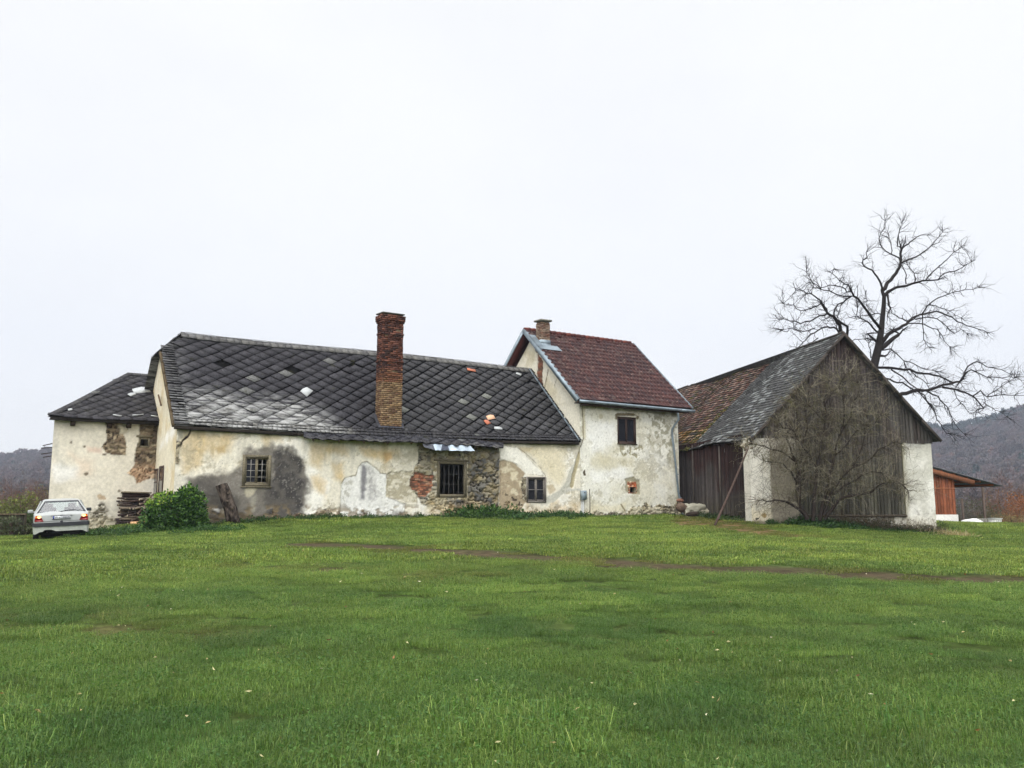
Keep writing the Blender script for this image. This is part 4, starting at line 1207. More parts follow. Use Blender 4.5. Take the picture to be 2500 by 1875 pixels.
wall('gable_wall', TG, 0, 8.2, .5, 10.6, paint_tg, tower, [], .07, zttg)
mb = MB()
plain_quad(mb, [M.at(ST, .3, -8.2), M.at(SE, .3, -8.2), M.at(SE, 6.4, -8.2), M.at(ST, 6.4, -8.2)])
mb.add([M.at(SE, .3, 0), M.at(SE, .3, -8.2), M.at(SE, 6.6, -8.2), M.at(SE, 10.4, -4.1), M.at(SE, 6.6, 0)], [0, 1, 2, 3, 4], (.6, .58, .52))
mb.build('rear_wall', M_PLASTER, tower)
# lead strip where the farmhouse roof meets the gable
mb = MB()
for k in range(10):
    a = PM.p(SKS - .05, HM * k / 10, .04); b = PM.p(SKS - .05, HM * (k + 1) / 10 - .01, .06)
    slope_board(mb, a - M.u * .01, b - M.u * .01, PM.n, .08, .03)
o = mb.build('flashing', M_ZINC, o_mroof)

# tower chimney with zinc apron
qa, xa, ya = hit_patch(1322, 846, PT); qb, xb, yb = hit_patch(1352, 849, PT)
w2 = .54; off2 = np.dot(qa - M.P, M.n)
zt2 = M.sz(1325, 783, off2)[1]
def ccol2(t, rs):
    return lin([(132, 112, 96), (116, 94, 82), (142, 122, 106), (122, 88, 74), (150, 134, 118)][int(rs.rand() * 4.99)]) * rs.uniform(.8, 1.15)
mb = MB(); brick_stack(mb, qa[:2], M.u, V_, w2, .5, qa[2] - .25, zt2, ccol2, lambda t: 0, seed=9)
o = mb.build('chimney', M_BRICK, o_troof)
mb = MB(); core = A([qa[0], qa[1], zt2 + .04]) + M.u * w2 / 2 + V_ * .25
mb.box(core, [M.u, V_, UNIT], [w2 + .16, .66, .08], lin((120, 118, 108)), .008)
mb.build('chimney_cap', M_STONE, o_troof)
mb = MB()
for (X0, X1, Y0, Y1, h) in ((xa - .35, xb + .25, ya - .42, ya + .02, .12),):
    pf = Patch(PT.p(X0, Y0, h), PT.p(X1, Y0, h), PT.p(X0 + .1, Y1, h), PT.p(X1 - .1, Y1, h)); sheet(mb, pf, (.3, .3, .3), .0, 2, 2, .015)
pf = Patch(PT.p(xa - .38, ya - .2, .11), PT.p(xa, ya - .2, .11), PT.p(xa - .38, ya + .9, .11), PT.p(xa, ya + .9, .11)); sheet(mb, pf, (.3, .3, .3), .01, 2, 2, .015)
c0 = A([qa[0], qa[1], 0]); zb = qa[2]
mb.box(c0 + M.u * w2 / 2 + V_ * .25 + A([0, 0, zb + .0]), [M.u, V_, UNIT], [w2 + .06, .56, .36])
mb.box(c0 + M.u * w2 / 2 + V_ * .25 + A([0, 0, zb + .25]), [M.u, V_, UNIT], [w2 + .04, .54, .25])
mb.build('chimney_flashing', M_ZINC, o_troof)

# meter box and iron rod
q1 = M.hit(1421, 1209); s_, z_ = M.sz(1421.5, 1209)
mbx = thing('meter_box', M.at(s_, z_ - .22, .1), 'small grey electric meter box fixed to the wall at the foot of the two-storey house', 'meter box')
mb = MB(); mb.box(M.at(s_, z_, .10), [M.u, M.n, UNIT], [.27, .16, .44], lin((138, 150, 156)))
mb.box(M.at(s_, z_, .186), [M.u, M.n, UNIT], [.24, .012, .41], lin((128, 142, 150)))
M_BOX = attr_mat('grey painted steel', .5, (.85, 1.1), 4, bump=.05)
mb.build('box_body', M_BOX, mbx)
mb = MB(); mb.box(M.at(s_ + .0, z_ + .12, .2), [M.u, M.n, UNIT], [.05, .02, .05], lin((70, 74, 78))); mb.build('lock', M_DARKMETAL, mbx)
mb = MB(); mb.tube([M.at(s_, z_ - .22, .06), M.at(s_, 1.0, .06)], .035, 8, lin((205, 207, 208))); mb.build('conduit', M_BOX, mbx)
mb = MB(); a = M.hit(1439.5, 1194, .35); b = A([a[0], a[1], gz1(a[0], a[1]) - .1]); mb.tube([a, (a + b) / 2 + M.u * .01, b], .02, 6, lin((104, 96, 88)), True)
tag(mb.build('iron_rod', M_DARKMETAL, None), 'thin upright iron rod in the grass right of the meter box', 'metal rod')

# ================================================================ outbuilding at the far left
lb = thing('outbuilding', (*L.at(-1.8, 0)[:2], .6), 'pale outbuilding at the far left with a hipped slate roof and bare stone patches', 'outbuilding')
LZE, LZR = 4.93, 7.2
eL = L.at(-4.0, LZE, .3); eR = L.at(.4, LZE - .06, .3)
PL = Patch(eL, eR, L.at(-4.0, LZR, -3.0), L.at(.4, LZR, -3.0), lambda x, y: -.05 * np.sin(x * 1.1) * (1 - y / 4))
HL = PL.H
def in_l(x, y): return x > 3.2 * y / HL + .14 and x < 4.35
mb = MB()
diamonds(mb, PL, 0, PL.L, .12, HL - .12, .56, .46, lambda x, y: slate_col(x, y, .1 * R.rand()), gap=.95, inside=in_l, tilt=.026)
shingles(mb, PL, 0, PL.L, -.05, .14, .5, .2, lambda x, y: slate_col(x, y, 0), tilt=.02, jit=.03, lift=.02, inside=lambda x, y: x < 2.9 or R.rand() < .5)
# hip strip and ridge strip
n_ = 22
for k in range(n_):
    f = k / n_; x = 3.2 * f; y = HL * f
    shx = [(x - .02, y - .02), (x + .24, y - .03), (x + .24 + .16, y + HL / n_), (x + 3.2 / n_, y + HL / n_ + .02)]
    plate(mb, PL, shx, lambda X, Y: .05 + 0 * X, .014, slate_col(0, 0, .15 * R.rand()))
shingles(mb, PL, 3.2, PL.L, HL - .2, HL + .03, .3, .24, lambda x, y: slate_col(x, y, .3 * R.rand()), tilt=.02, lift=.03)
up = PL
ap = PL.p(3.2, HL); e0_ = PL.p(0, 0)
mb.add([e0_, PL.p(PL.L, 0), PL.p(PL.L, HL), ap], [0, 1, 2, 3], lin((34, 30, 28)))
mb.V[-1] = mb.V[-1] - PL.n * .085
bk = L.at(-2.5, LZE, -6.3)
mb.add([e0_, ap, bk], [0, 1, 2], lin((60, 60, 62)))
mb.add([bk, ap, PL.p(PL.L, HL), L.at(.4, LZE, -6.3)], [0, 1, 2, 3], lin((60, 60, 62)))
lroof = mb.build('roof', M_SLATE, lb)
mb = MB()
for (a, b) in ((e0_ - A([0, 0, .1]) + L.u * .1, PL.p(PL.L, 0) - A([0, 0, .1])),):
    d = b - a; Ld = np.linalg.norm(d); d /= Ld
    mb.box((a + b) / 2 - L.n * .05, [d, L.n, UNIT], [Ld, .05, .15], lin((46, 42, 38)))
    mb.box((a + b) / 2 - L.n * .2 - A([0, 0, .03]), [d, L.n, UNIT], [Ld, .3, .04], lin((46, 42, 38)))
for xx in (.9, 2.2, 2.9): mb.box(PL.p(xx, .0) - A([0, 0, .22]) - L.n * .2, [L.u, L.n, UNIT], [.16, .3, .16], lin((50, 42, 34)))
mb.build('eave_board', M_WOOD, lb)
def paint_left(s, z):
    n1 = fbm(s * .9, z * .9, 5, 401); n2 = fbm(s * 3, z * 3, 5, 402); n3 = fbm(s * 11, z * 11, 3, 403)
    C = np.tile(lin((226, 219, 202)), (len(s), 1)) * (.9 + .16 * n2)[:, None]; D = (n2 - .5) * .03
    C = mixc(C, lin((202, 196, 180)), sm(n1, .5, .66) * .6)
    P = lambda p, so, am, fr, sd: pm(p, s, z, so, am, fr, sd, Z1, L)
    C = mixc(C, lin((236, 234, 228)), P([(430, 950), (640, 960), (620, 1060), (440, 1080)], .15, .2, 2, 404) * .8)
    C = mixc(C, lin((172, 172, 164)), P([(420, 640), (470, 700), (500, 900), (560, 960), (520, 990), (430, 900)], .15, .2, 2, 405) * .45)
    C = mixc(C, lin((210, 182, 164)), P([(700, 800), (830, 805), (830, 850), (710, 845)], .08, .06, 3, 406) * .7)
    C = mixc(C, lin((222, 200, 178)), P([(560, 850), (760, 900), (760, 1040), (640, 1050)], .2, .2, 2, 412) * .5)
    Cr, Dr = rubble(s, z, .2, .09, 407, [(142, 126, 104), (120, 104, 86), (168, 152, 126), (104, 92, 78)])
    Cb, Db = rubble(s, z, .17, .07, 411, [(188, 158, 128), (170, 138, 110), (204, 178, 148), (140, 118, 96)], dark=(96, 78, 62))
    m = P([(850, 590), (1040, 600), (1035, 660), (1005, 700), (1030, 800), (1010, 860), (920, 865), (850, 845), (822, 800), (870, 740)], .015, .05, 5, 408)
    C = mixc(C, Cr, m); D = D * (1 - m) + Dr * m
    C = mixc(C, lin((200, 192, 170)), P([(960, 620), (1030, 610), (1020, 690), (960, 700)], .05, .12, 4, 409) * .8)
    m = P([(1125, 605), (1290, 600), (1290, 1040), (1220, 1060), (1110, 1092), (1080, 1040), (1030, 1012), (1085, 950), (1092, 880), (1105, 800), (1130, 730)], .015, .05, 5, 410)
    w = sm(z, 3.0, 3.4)
    Cm = Cb * (1 - w[:, None]) + Cr * .8 * w[:, None]; Dm = Db * (1 - w) + Dr * w
    C = mixc(C, Cm, m); D = D * (1 - m) + Dm * m
    for k, (a, b, r) in enumerate([(575, 765, .07), (683, 798, .07), (700, 1018, .1), (845, 862, .09), (965, 1157, .08)]):
        q0 = L.sz(a * .30139, 850 + b * .30139); d = np.hypot(s - q0[0], (z - q0[1]) * 1.3) + (n3 - .5) * .06
        C = mixc(C, lin((104, 92, 76)), (1 - sm(d, r * .6, r)) * .9)
    q0 = L.sz(812 * .30139, 850 + 1210 * .30139); d = np.hypot(s - q0[0], (z - q0[1]) * 1.2) + (fbm(s * 5, z * 5, 4, 431) - .5) * .5; C = mixc(C, lin((186, 164, 136)), (1 - sm(d, .14, .18)) * .9)
    f = P([(700, 1300), (860, 1240), (890, 1330), (960, 1400), (990, 1500), (700, 1560)], .12, .2, 3, 413)
    C = mixc(C, lin((196, 190, 176)), f * .7)
    Cs, Ds = rubble(s, z, .16, .1, 415, [(150, 144, 130), (110, 104, 92), (186, 180, 164)], dark=(60, 54, 46)); k_ = f * sm(fbm(s * 3.2, z * 5, 5, 414), .47, .53); C = mixc(C, Cs, k_); D = D * (1 - k_) + Ds * k_; 
    C = mixc(C, lin((200, 186, 150)), sm(-z, -1.3, -.8) * .4)
    return C * .93, D
sw = L.sz(1165 * .30139, 850 + 765 * .30139); SW = [sw[0] - .17, sw[0] + .2, sw[1] - .17, sw[1] + .17]
SLW = -3.73
wall('front_wall', L, SLW, .45, .1, 4.9, paint_left, lb, [SW], .04)
mb = MB(); ring(mb, L, SW[0] - .02, SW[1] + .02, SW[2] - .02, SW[3] + .02, .06, -.1, .02)
bar(mb, L, SW[0] - .12, SW[1] + .12, SW[3] + .04, SW[3] + .12, -.05, .05)
mb.build('window', M_FR1, lb)
mb = MB()
plain_quad(mb, [L.at(SLW, 0, 0), L.at(SLW + 1.5, 0, -6), L.at(SLW + 1.5, 4.9, -6), L.at(SLW, 4.9, 0)], lin((200, 192, 176)))
plain_quad(mb, [L.at(SLW + 1.5, 0, -6), L.at(3, 0, -6), L.at(3, 4.9, -6), L.at(SLW + 1.5, 4.9, -6)], lin((200, 192, 176)))
mb.build('rear_wall', M_PLASTER, lb)
# broken lattice ends sticking out at the left corner
mb = MB()
for zz in (3.9, 3.75, 3.55, 3.42): mb = MB(); mb.tube([L.at(SLW + .02, zz, -.3), L.at(SLW - .26 - R.rand() * .12, zz - .1 * R.rand(), -.3)], .02, 5, lin((60, 54, 48)), True); mb.build('broken_batten', M_WOOD, lb)
loose('tile_fragment', 345, 957, PL, (.75, .42), M_PALE, 'large pale patch of broken sheet on the outbuilding roof', 'slate', .3)
loose('slate_piece', 322, 967, PL, (.4, .2), M_PALE, 'pale sliver left of the broken patch on the outbuilding roof', 'slate', .8)
loose('slate_piece', 171, 1002, PL, (.16, .12), M_PALE, 'tiny whitish chip near the left eave of the outbuilding roof', 'slate', .2)
for (a, b, w, an, t) in ((286, 1016, .34, 0, 'narrow pale batten end at the outbuilding eave, left one'), (336, 1017, .5, .35, 'tilted pale batten end at the sagging outbuilding eave'), (376, 1021, .3, .1, 'pale batten end at the outbuilding eave beside the farmhouse gable')):
    loose('batten', a, b, PL, (w, .06), M_PALE, t, 'batten', an)

# ================================================================ barn
barn = thing('barn', (*B.at(4.4, 0)[:2], .5), 'steep-roofed barn with weathered board gable and whitewashed corner piers', 'barn')
BZE, BZR = 4.47, 9.4
sR = 9.08
SAP = 4.42
LEN = 21.0
bd = BS.u        # back along the barn
fr_ = -.32
def bpt(s, z, t): return B.at(s, z, 0) + bd * t
ridge_sag = lambda x, y: (-.28 * np.sin(np.clip(x / LEN, 0, 1) * pi) * (.4 + .6 * y / 6.5) - .07 * np.sin(x * .9 + 1))
PB = Patch(bpt(-.32, BZE - .0, fr_), bpt(-.32, BZE + .05, LEN), bpt(SAP, BZR, fr_), bpt(SAP, BZR, LEN), ridge_sag)
PBR = Patch(bpt(sR, BZE, fr_), bpt(sR, BZE, LEN), bpt(SAP, BZR, fr_), bpt(SAP, BZR, LEN))
def bslate(x, y):
    r = R.rand()
    c = lin((62 + 18 * r, 62 + 18 * r, 62 + 18 * r))
    p = vnoise(A([x * .7]), A([y * .7]), 55)[0]
    if R.rand() < .10 + .25 * (p > .6): c = lin(A([108, 111, 110]) + R.rand() * 30)
    return c
def bred(x, y):
    r = R.rand()
    c = lin([(104, 74, 66), (88, 64, 58), (124, 98, 88), (146, 124, 112), (74, 58, 52), (112, 92, 80)][int(r * 5.99)])
    p = vnoise(A([x * .8]), A([y * .8]), 57)[0]
    if y < 1.6 and p > .35: c = lin([(190, 160, 128), (96, 82, 40), (74, 70, 34), (150, 110, 70)][R.randint(4)])
    if R.rand() < .15: c = lin((84, 82, 46))
    if R.rand() < .25: c = lin((84, 80, 76)) * R.uniform(.8, 1.4)
    return c
mb = MB()
XB = 7.35
shingles(mb, PB, 0, XB, 0, PB.H - .1, .3, .2, bslate, gap=.02, tilt=.035, jit=.014, drop=.006)
shingles(mb, PB, XB, LEN - fr_, 0, PB.H - .1, .19, .21, bred, gap=.015, tilt=.05, jit=.02, drop=.01)
sheet(mb, PB, lin((46, 42, 36)), -.01, 30, 8)
sheet(mb, PBR, lin((80, 80, 80)), 0, 10, 4)
for k in range(int(LEN / .5)):
    if R.rand() < .12: continue
    a = PB.p(k * .5, PB.H - .02, .06); b = PB.p(k * .5 + .48, PB.H - .02, .06)
    mb.tube([a, b], .045, 6, lin((70, 66, 60)), True)
obr = mb.build('roof', M_SLATE, barn)
set_pale(obr, PB, lambda x, y: .22 * (x < XB) * (y > .5))
# moss line on the boundary
mb = MB()
for k in range(260):
    y = R.rand() ** 2 * 3.2; x = XB + R.uniform(-.1, .35) + R.rand() * .3 * (y < 1)
    if x > XB + 1.5: continue
    mb.leaves(PB.p(A([x]), A([y]), A([.06])), R.normal(size=(1, 3)) + PB.n * .4, .08, .1, lin([(92, 92, 40), (70, 74, 34), (120, 110, 60)][R.randint(3)]))
tag(mb.build('moss', M_LEAF, barn), None, None, None, 'stuff')
# verge boards
mb = MB()
for pt, sg in ((PB, 1), (PBR, 1)):
    for k in range(5):
        a = pt.p(.0, pt.H * k / 5, -.05); b = pt.p(.0, pt.H * (k + 1) / 5 - .01, -.05)
        slope_board(mb, a - bd * .02, b - bd * .02, pt.n, .13, .03, lin((66, 60, 56)))
    mb.build('verge_board', M_WOOD, barn); mb = MB()
for k in range(8):
    mb = MB(); a = PB.p(.3 + k * 1.1, -.02, -.12); b = PB.p(.3 + k * 1.1, .6, -.12); mb.tube([a, b], .06, 4, lin((58, 46, 38)), True); mb.build('rafter_end', M_WOOD, barn)

def boards(mb, pl, s0, s1, zb, zt, w, off, colf, jz=.03, thick=.025, dz=.22, drop=0.):
    s = s0; k = 0
    while s < s1 - .02:
        ww = min(w * R.uniform(.8, 1.2), s1 - s)
        k += 1
        if R.rand() >= drop:
            a, b = s + .012, s + ww - .012
            t0 = (zt(a), zt(b)); b0 = zb((a + b) / 2) + R.uniform(-jz, jz)
            o = off + R.uniform(-.012, .012)
            n = max(2, int((max(t0) - b0) / dz) + 1)
            if min(t0) > b0 + .02:
                base = R.uniform(.62, 1.3)
                V = []; C = []
                for i in range(n):
                    f = i / (n - 1)
                    za = b0 + (t0[0] - b0) * f; zc = b0 + (t0[1] - b0) * f
                    V += [pl.at(a, za, o), pl.at(b, zc, o), pl.at(b, zc, o - thick), pl.at(a, za, o - thick)]
                    c = colf((a + b) / 2, (za + zc) / 2) * base; C += [c] * 4
                F = []
                for i in range(n - 1):
                    q_ = i * 4
                    F += [[q_, q_ + 1, q_ + 5, q_ + 4], [q_ + 1, q_ + 2, q_ + 6, q_ + 5], [q_ + 3, q_, q_ + 4, q_ + 7], [q_ + 2, q_ + 3, q_ + 7, q_ + 6]]
                mb.add(V, F, A(C))
        s += ww
def c1(x): return A([x], float)
def zgab(s):   # underside of the roof along the gable
    return np.minimum(BZE + (s + .32) * (BZR - BZE) / (SAP + .32), BZE + (sR - s) * (BZR - BZE) / (sR - SAP)) - .09
def gcolf(s, z):
    n = fbm(c1(s * 1.2), c1(z * .8), 3, 501)[0]
    up = sm(c1(z), 6.2, 7.6)[0]
    c = lin((94, 90, 86)) * (1 - up) + lin((80, 74, 74)) * up
    red = sm(c1(z), 7.4, 8.8)[0] * .4 + .25 * (vnoise(c1(s * 2), c1(z * .5), 502)[0] > .6)
    c = c * (1 - red) + lin((78, 54, 50)) * red
    lo = sm(c1(-z), -4.6, -2.5)[0]
    c = c * (1 - lo) + lin((90, 88, 78)) * lo
    st2 = vnoise(c1(s * 9), c1(z * .35), 505)[0]
    return c * (.5 + .5 * n) * (.6 + .75 * st2)
s_gl = B.sz(1948, 1180)[0]; s_rp = B.sz(2208, 1180)[0]
def zlow(s):
    if s < s_gl or s > s_rp: return 4.50 if s < s_gl else 4.35
    return 1.12
mb = MB(); boards(mb, B, -.1, sR - .25, zlow, lambda s: float(zgab(s)), .17, .02, gcolf, dz=.3)
mb.build('gable_boards', M_WOOD, barn)
mb = MB(); bar(mb, B, s_gl, s_rp, 1.02, 1.12, -.02, .08, lin((82, 74, 64))); bar(mb, B, s_gl + 2.0, s_gl + 2.06, 1.1, 1.5, .03, .07, lin((50, 44, 40)))
mb.build('sill_beam', M_WOOD, barn)
def paint_pierL(s, z):
    n1 = fbm(s * .9, z * .9, 5, 511); n2 = fbm(s * 3, z * 3, 5, 512); n3 = fbm(s * 11, z * 11, 3, 513)
    C = np.tile(lin((230, 226, 214)), (len(s), 1)) * (.9 + .14 * n2)[:, None]; D = (n2 - .5) * .03
    se = B.sz(1882, 1200)[0]
    g = sm(s + (fbm(s * 2, z * 1.5, 3, 514) - .5) * .12, se - .03, se + .05) 
    C = mixc(C, lin((134, 126, 110)) * (.75 + .5 * n2)[:, None], g * .92)  # grey plaster beside the white pier, its shade put into the colour
    C = mixc(C, lin((196, 190, 176)), g * pm([(790, 850), (880, 850), (870, 920), (800, 940)], s, z, .1, .2, 2.5, 515, Z6, B) * .8)
    C = mixc(C, lin((210, 204, 190)), g * pm([(905, 850), (975, 850), (975, 950), (910, 1000)], s, z, .1, .2, 2.5, 519, Z6, B) * .8)
    C = mixc(C, lin((204, 188, 148)), sm(-z + (n2 - .5) * .6, -1.75, -1.2) * .55 * (1 - g))
    q0 = B.sz(1620 + 742 * .3316, 780 + 1440 * .3316); d = np.hypot((s - q0[0]) * .8, z - q0[1]) + (n3 - .5) * .1; C = mixc(C, lin((150, 128, 84)), 1 - sm(d, .08, .13))
    C = mixc(C, lin((96, 88, 72)), sm(-z + (n2 - .5) * .5, -1.0, -.8) * .7)
    return C * .95, D
def paint_pierR(s, z):
    n1 = fbm(s * .9, z * .9, 5, 521); n2 = fbm(s * 2.5, z * 2.5, 5, 522); n3 = fbm(s * 11, z * 11, 3, 523)
    C = np.tile(lin((222, 220, 210)), (len(s), 1)) * (.88 + .16 * n2)[:, None]; D = (n2 - .5) * .04
    C = mixc(C, lin((182, 180, 168)), sm(n1, .5, .66) * .7)
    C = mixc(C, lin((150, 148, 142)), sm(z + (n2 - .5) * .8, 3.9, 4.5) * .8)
    C = mixc(C, lin((150, 144, 120)), sm(-s + (n2 - .5) * .3, -s_rp - .28, -s_rp - .02) * .7)
    C = mixc(C, lin((176, 168, 140)), sm(-z + (n2 - .5) * .8, -1.2, -.4) * .6)
    C = mixc(C, lin((100, 92, 76)), sm(fbm(s * 7, z * 7, 4, 524), .6, .66) * sm(-z, -1.6, -1.0) * .6)
    return C * .93, D
def paint_pl(s, z):
    n2 = fbm(s * 3, z * 3, 5, 532); n3 = fbm(s * 8, z * 8, 4, 533)
    C = np.tile(lin((150, 144, 130)), (len(s), 1)) * (.75 + .45 * n2)[:, None]; D = (n2 - .5) * .05
    C = mixc(C, lin((206, 202, 188)), sm(fbm(s * 1.6, z * 2, 4, 534), .5, .6) * .8)
    C = mixc(C, lin((96, 90, 70)), sm(n3, .52, .6) * .7)
    return C * .9, D
PW = .62    # the piers are thick masonry
def ztp(s): return np.minimum(zgab(s), 4.62) + 0 * s
wall('left_pier', B, -.25, s_gl, .2, 4.62, paint_pierL, barn, [], .045, lambda s: np.minimum(zgab(s) - .02, 4.62))
wall('right_pier', B, s_rp, 8.75, -.2, 4.48, paint_pierR, barn, [], .045)
wall('plinth', B, s_gl, s_rp, -.1, 1.1, paint_pl, barn, [], .045)
mb = MB()
plain_quad(mb, [B.at(8.75, -.5, 0), B.at(8.75, -.5, 0) + bd * LEN, B.at(8.75, 4.4, 0) + bd * LEN, B.at(8.75, 4.48, 0)], lin((190, 186, 172)))
plain_quad(mb, [B.at(-.25, -.5, 0) + bd * LEN, B.at(8.75, -.5, 0) + bd * LEN, B.at(8.75, 4.4, 0) + bd * LEN, B.at(-.25, 4.4, 0) + bd * LEN], lin((90, 80, 70)))
mb.add([B.at(-.3, 4.4, 0) + bd * LEN, B.at(8.8, 4.4, 0) + bd * LEN, B.at(SAP, BZR - .1, 0) + bd * LEN], [0, 1, 2], lin((90, 80, 70)))
# left pier return
plain_quad(mb, [B.at(-.25, .3, 0), B.at(-.25, .3, 0) + bd * PW, B.at(-.25, 4.5, 0) + bd * PW, B.at(-.25, 4.5, 0)], lin((206, 202, 190)))
plain_quad(mb, [B.at(s_rp, 1.1, 0), B.at(s_rp, 1.1, 0) + bd * PW, B.at(s_rp, 4.5, 0) + bd * PW, B.at(s_rp, 4.5, 0)], lin((150, 144, 120)))
mb.build('rear_wall', M_PLASTER, barn)
# long board wall, left side
BW = Plane(B.at(-.16, 0), -10.5)
def sidecol(s, z):
    n = fbm(c1(s * 1.1), c1(z * .9), 3, 541)[0]
    c = lin((84, 78, 76))
    topf = sm(c1(z + (n - .5) * 2.4 - .16 * (s - 3)), 2.5, 3.4)[0]
    c = c * (1 - topf) + lin((66, 47, 44)) * topf
    gr = sm(c1(-z), -2.2, -1.2)[0]
    c = c * (1 - gr) + lin((88, 82, 72)) * gr
    dk = sm(c1(-s), -4.5, -.8)[0] * .6
    return c * (1 - dk) * (.52 + .55 * n)
mb = MB()
boards(mb, BW, PW + .22, LEN, lambda s: 1.0 - .0 * s + .02 * s, lambda s: 4.72, .19, -.03, sidecol, jz=.06, dz=.3)
for ss in (3.3, 6.6): bar(mb, BW, ss, ss + .12, 1.1, 4.6, 0, .03, lin((92, 84, 78)))
mb.build('side_boards', M_WOOD, barn)
mb = MB()
bar(mb, BW, .0, LEN, .4, 1.0, -.25, -.08, lin((84, 78, 66))); mb.build('side_footing', M_STONE, barn)
# crumbling masonry at the head of the left pier
mb = MB()
for k in range(26):
    c = B.at(-.2 + R.uniform(-.12, .2), 4.35 + R.uniform(-.35, .2), 0) + bd * R.uniform(-.02, .5)
    mb.box(c, [B.u, B.n, UNIT], [R.uniform(.12, .25), R.uniform(.1, .2), R.uniform(.06, .13)], lin([(140, 132, 116), (168, 160, 144), (104, 96, 84)][R.randint(3)]), .02)
mb.build('loose_masonry', M_STONE, barn)

# leaning pole
p0 = ground_hit(1745, 1283)
p1 = BS.hit(1828, 1090, .5)
mb = MB(); P = [p0 + (p1 - p0) * t + A([0, 0, -.05 * sin(pi * t)]) for t in np.linspace(0, 1, 9)]
mb.tube(P, np.linspace(.052, .04, 9) * R.uniform(.92, 1.08, 9), 7, lin((84, 70, 64)), True)
tag(mb.build('timber_prop', M_BARK, None), 'long dark timber pole leaning from the grass up to the barn eave', 'pole')
# ================================================================ red board shed behind the barn on the right
S0 = at_depth(2335, 1290, 56)
S = Plane(S0, 80)
shed = thing('shed', (S0[0], S0[1], gz1(S0[0], S0[1])), 'orange-red boarded shed with a wide open lean-to roof right of the barn', 'shed')
mb = MB()
sl, sr = S.sz(2262, 1200)[0], S.sz(2331, 1200)[0]
ztop_s = lambda s: S.sz(2278, 1148)[1] + (s - S.sz(2278, 1148)[0]) * (S.sz(2437, 1186)[1] - S.sz(2278, 1143)[1]) / (S.sz(2437, 1186)[0] - S.sz(2278, 1143)[0]) - .12
zpl = S.sz(2330, 1256)[1]
boards(mb, S, sl - 3, sr, lambda s: zpl, ztop_s, .2, .03, lambda s, z: lin((136, 82, 58)) * (.75 + .4 * R.rand()), jz=.004)
bar(mb, S, sl - 3, sr, S.sz(2300, 1192)[1] - .02, S.sz(2300, 1192)[1] + .02, .03, .07, lin((190, 130, 96)))
plain_quad(mb, [S.at(sr, zpl, 0), S.at(sr, zpl, -9), S.at(sr, ztop_s(sr), -9), S.at(sr, ztop_s(sr), 0)], lin((120, 58, 38)))
mb.build('board_wall', M_WOOD, shed)
mb = MB(); mb.box(S.at((sl - 3 + sr) / 2, zpl - 1.0, -4.4), [S.u, S.n, UNIT], [sr - sl + 3.1, 9, 1.98], lin((205, 202, 194))); mb.build('plinth', M_PLASTER, shed)
mb = MB()
ra, rb = S.hit(2270, 1140), S.hit(2439, 1187)
d_ = rb - ra; ra = ra - d_ * .6; d_ = rb - ra; Lr = np.linalg.norm(d_); d_ /= Lr; nn = np.cross(d_, S.n); nn = nn if nn[2] > 0 else -nn
mb.box((ra + rb) / 2 - S.n * 4.3, [d_, S.n, nn], [Lr, 9.4, .05], lin((96, 98, 102)))
mb.build('roof', M_SLATE, shed)
mb = MB()
for off in (.25, -2.8, -5.8, -8.6):
    mb.box((ra + rb) / 2 + S.n * off - nn * .28 - d_ * .9, [d_, S.n, nn], [Lr - 2.2, .14, .3], lin((132, 86, 62)))
for k in range(6):
    c = ra + d_ * (Lr * (.35 + k * .115)); mb.box(c - S.n * 4.3 - nn * .07, [d_, S.n, nn], [.12, 9.0, .12], lin((150, 88, 58)))
mb.build('roof_beams', M_WOOD, shed)
for (px, o) in ((2402, .2), (2349, -5.6)):
    c = S.hit(px, 1230, o); zt_ = ra[2] + (rb[2] - ra[2]) * np.dot(c - ra, S.u) / np.dot(rb - ra, S.u) - .4
    mb = MB(); mb.box([c[0], c[1], (zt_ - 2) / 2], [S.u, S.n, UNIT], [.12, .12, zt_ + 2], lin((90, 78, 70))); mb.build('post', M_WOOD, shed)
# pale heaps and block behind
M_WHITE = attr_mat('white plastic and stone', .7, (.7, 1.1), 3, bump=.6, bscale=5, bdist=.08)
def lump(name, c, r, col, mat, label, cat, group=None, sq=(1, 1, .6), seed=0, sub=3, am=.35):
    bm_V = []; import bmesh
    bm = bmesh.new(); bmesh.ops.create_icosphere(bm, subdivisions=sub, radius=1)
    V = A([v.co[:] for v in bm.verts]); F = A([[v.index for v in f.verts] for f in bm.faces]); bm.free()
    d = 1 + am * (fbm(V[:, 0] * 1.7 + seed, V[:, 1] * 1.7 + V[:, 2] * 1.3, 3, seed) - .5) * 2 + am * .5 * (fbm(V[:, 2] * 3 + seed, V[:, 0] * 3, 2, seed + 1) - .5)
    V = V * d[:, None] * A(sq) * r + A(c)
    C = lin(col) * (.75 + .4 * fbm(V[:, 0] * 4, V[:, 2] * 4, 3, seed + 2))[:, None]
    mb = MB(); mb.add(V, F, C)
    if mat is None: return mb
    return tag(mb.build(name, mat, None, smooth=am < .3), label, cat, group)
q_ = at_depth(2372, 1284, 50); lump('rubble_heap', q_ + A([0, 0, .1]), .62, (226, 226, 222), M_WHITE, 'largest white heap under the lean-to of the red shed', 'heap', None, (1.0, .8, .55), 3)
q_ = at_depth(2347, 1285, 50); lump('rubble_heap', q_, .25, (214, 214, 210), M_WHITE, 'small white lump left of the large white heap', 'heap', None, (1, .8, .7), 4)
q_ = at_depth(2396, 1285, 50); lump('rubble_heap', q_, .33, (222, 222, 218), M_WHITE, 'small white lump right of the large white heap', 'heap', None, (1, .8, .6), 5)
q_ = at_depth(2428, 1284, 50); mb = MB()
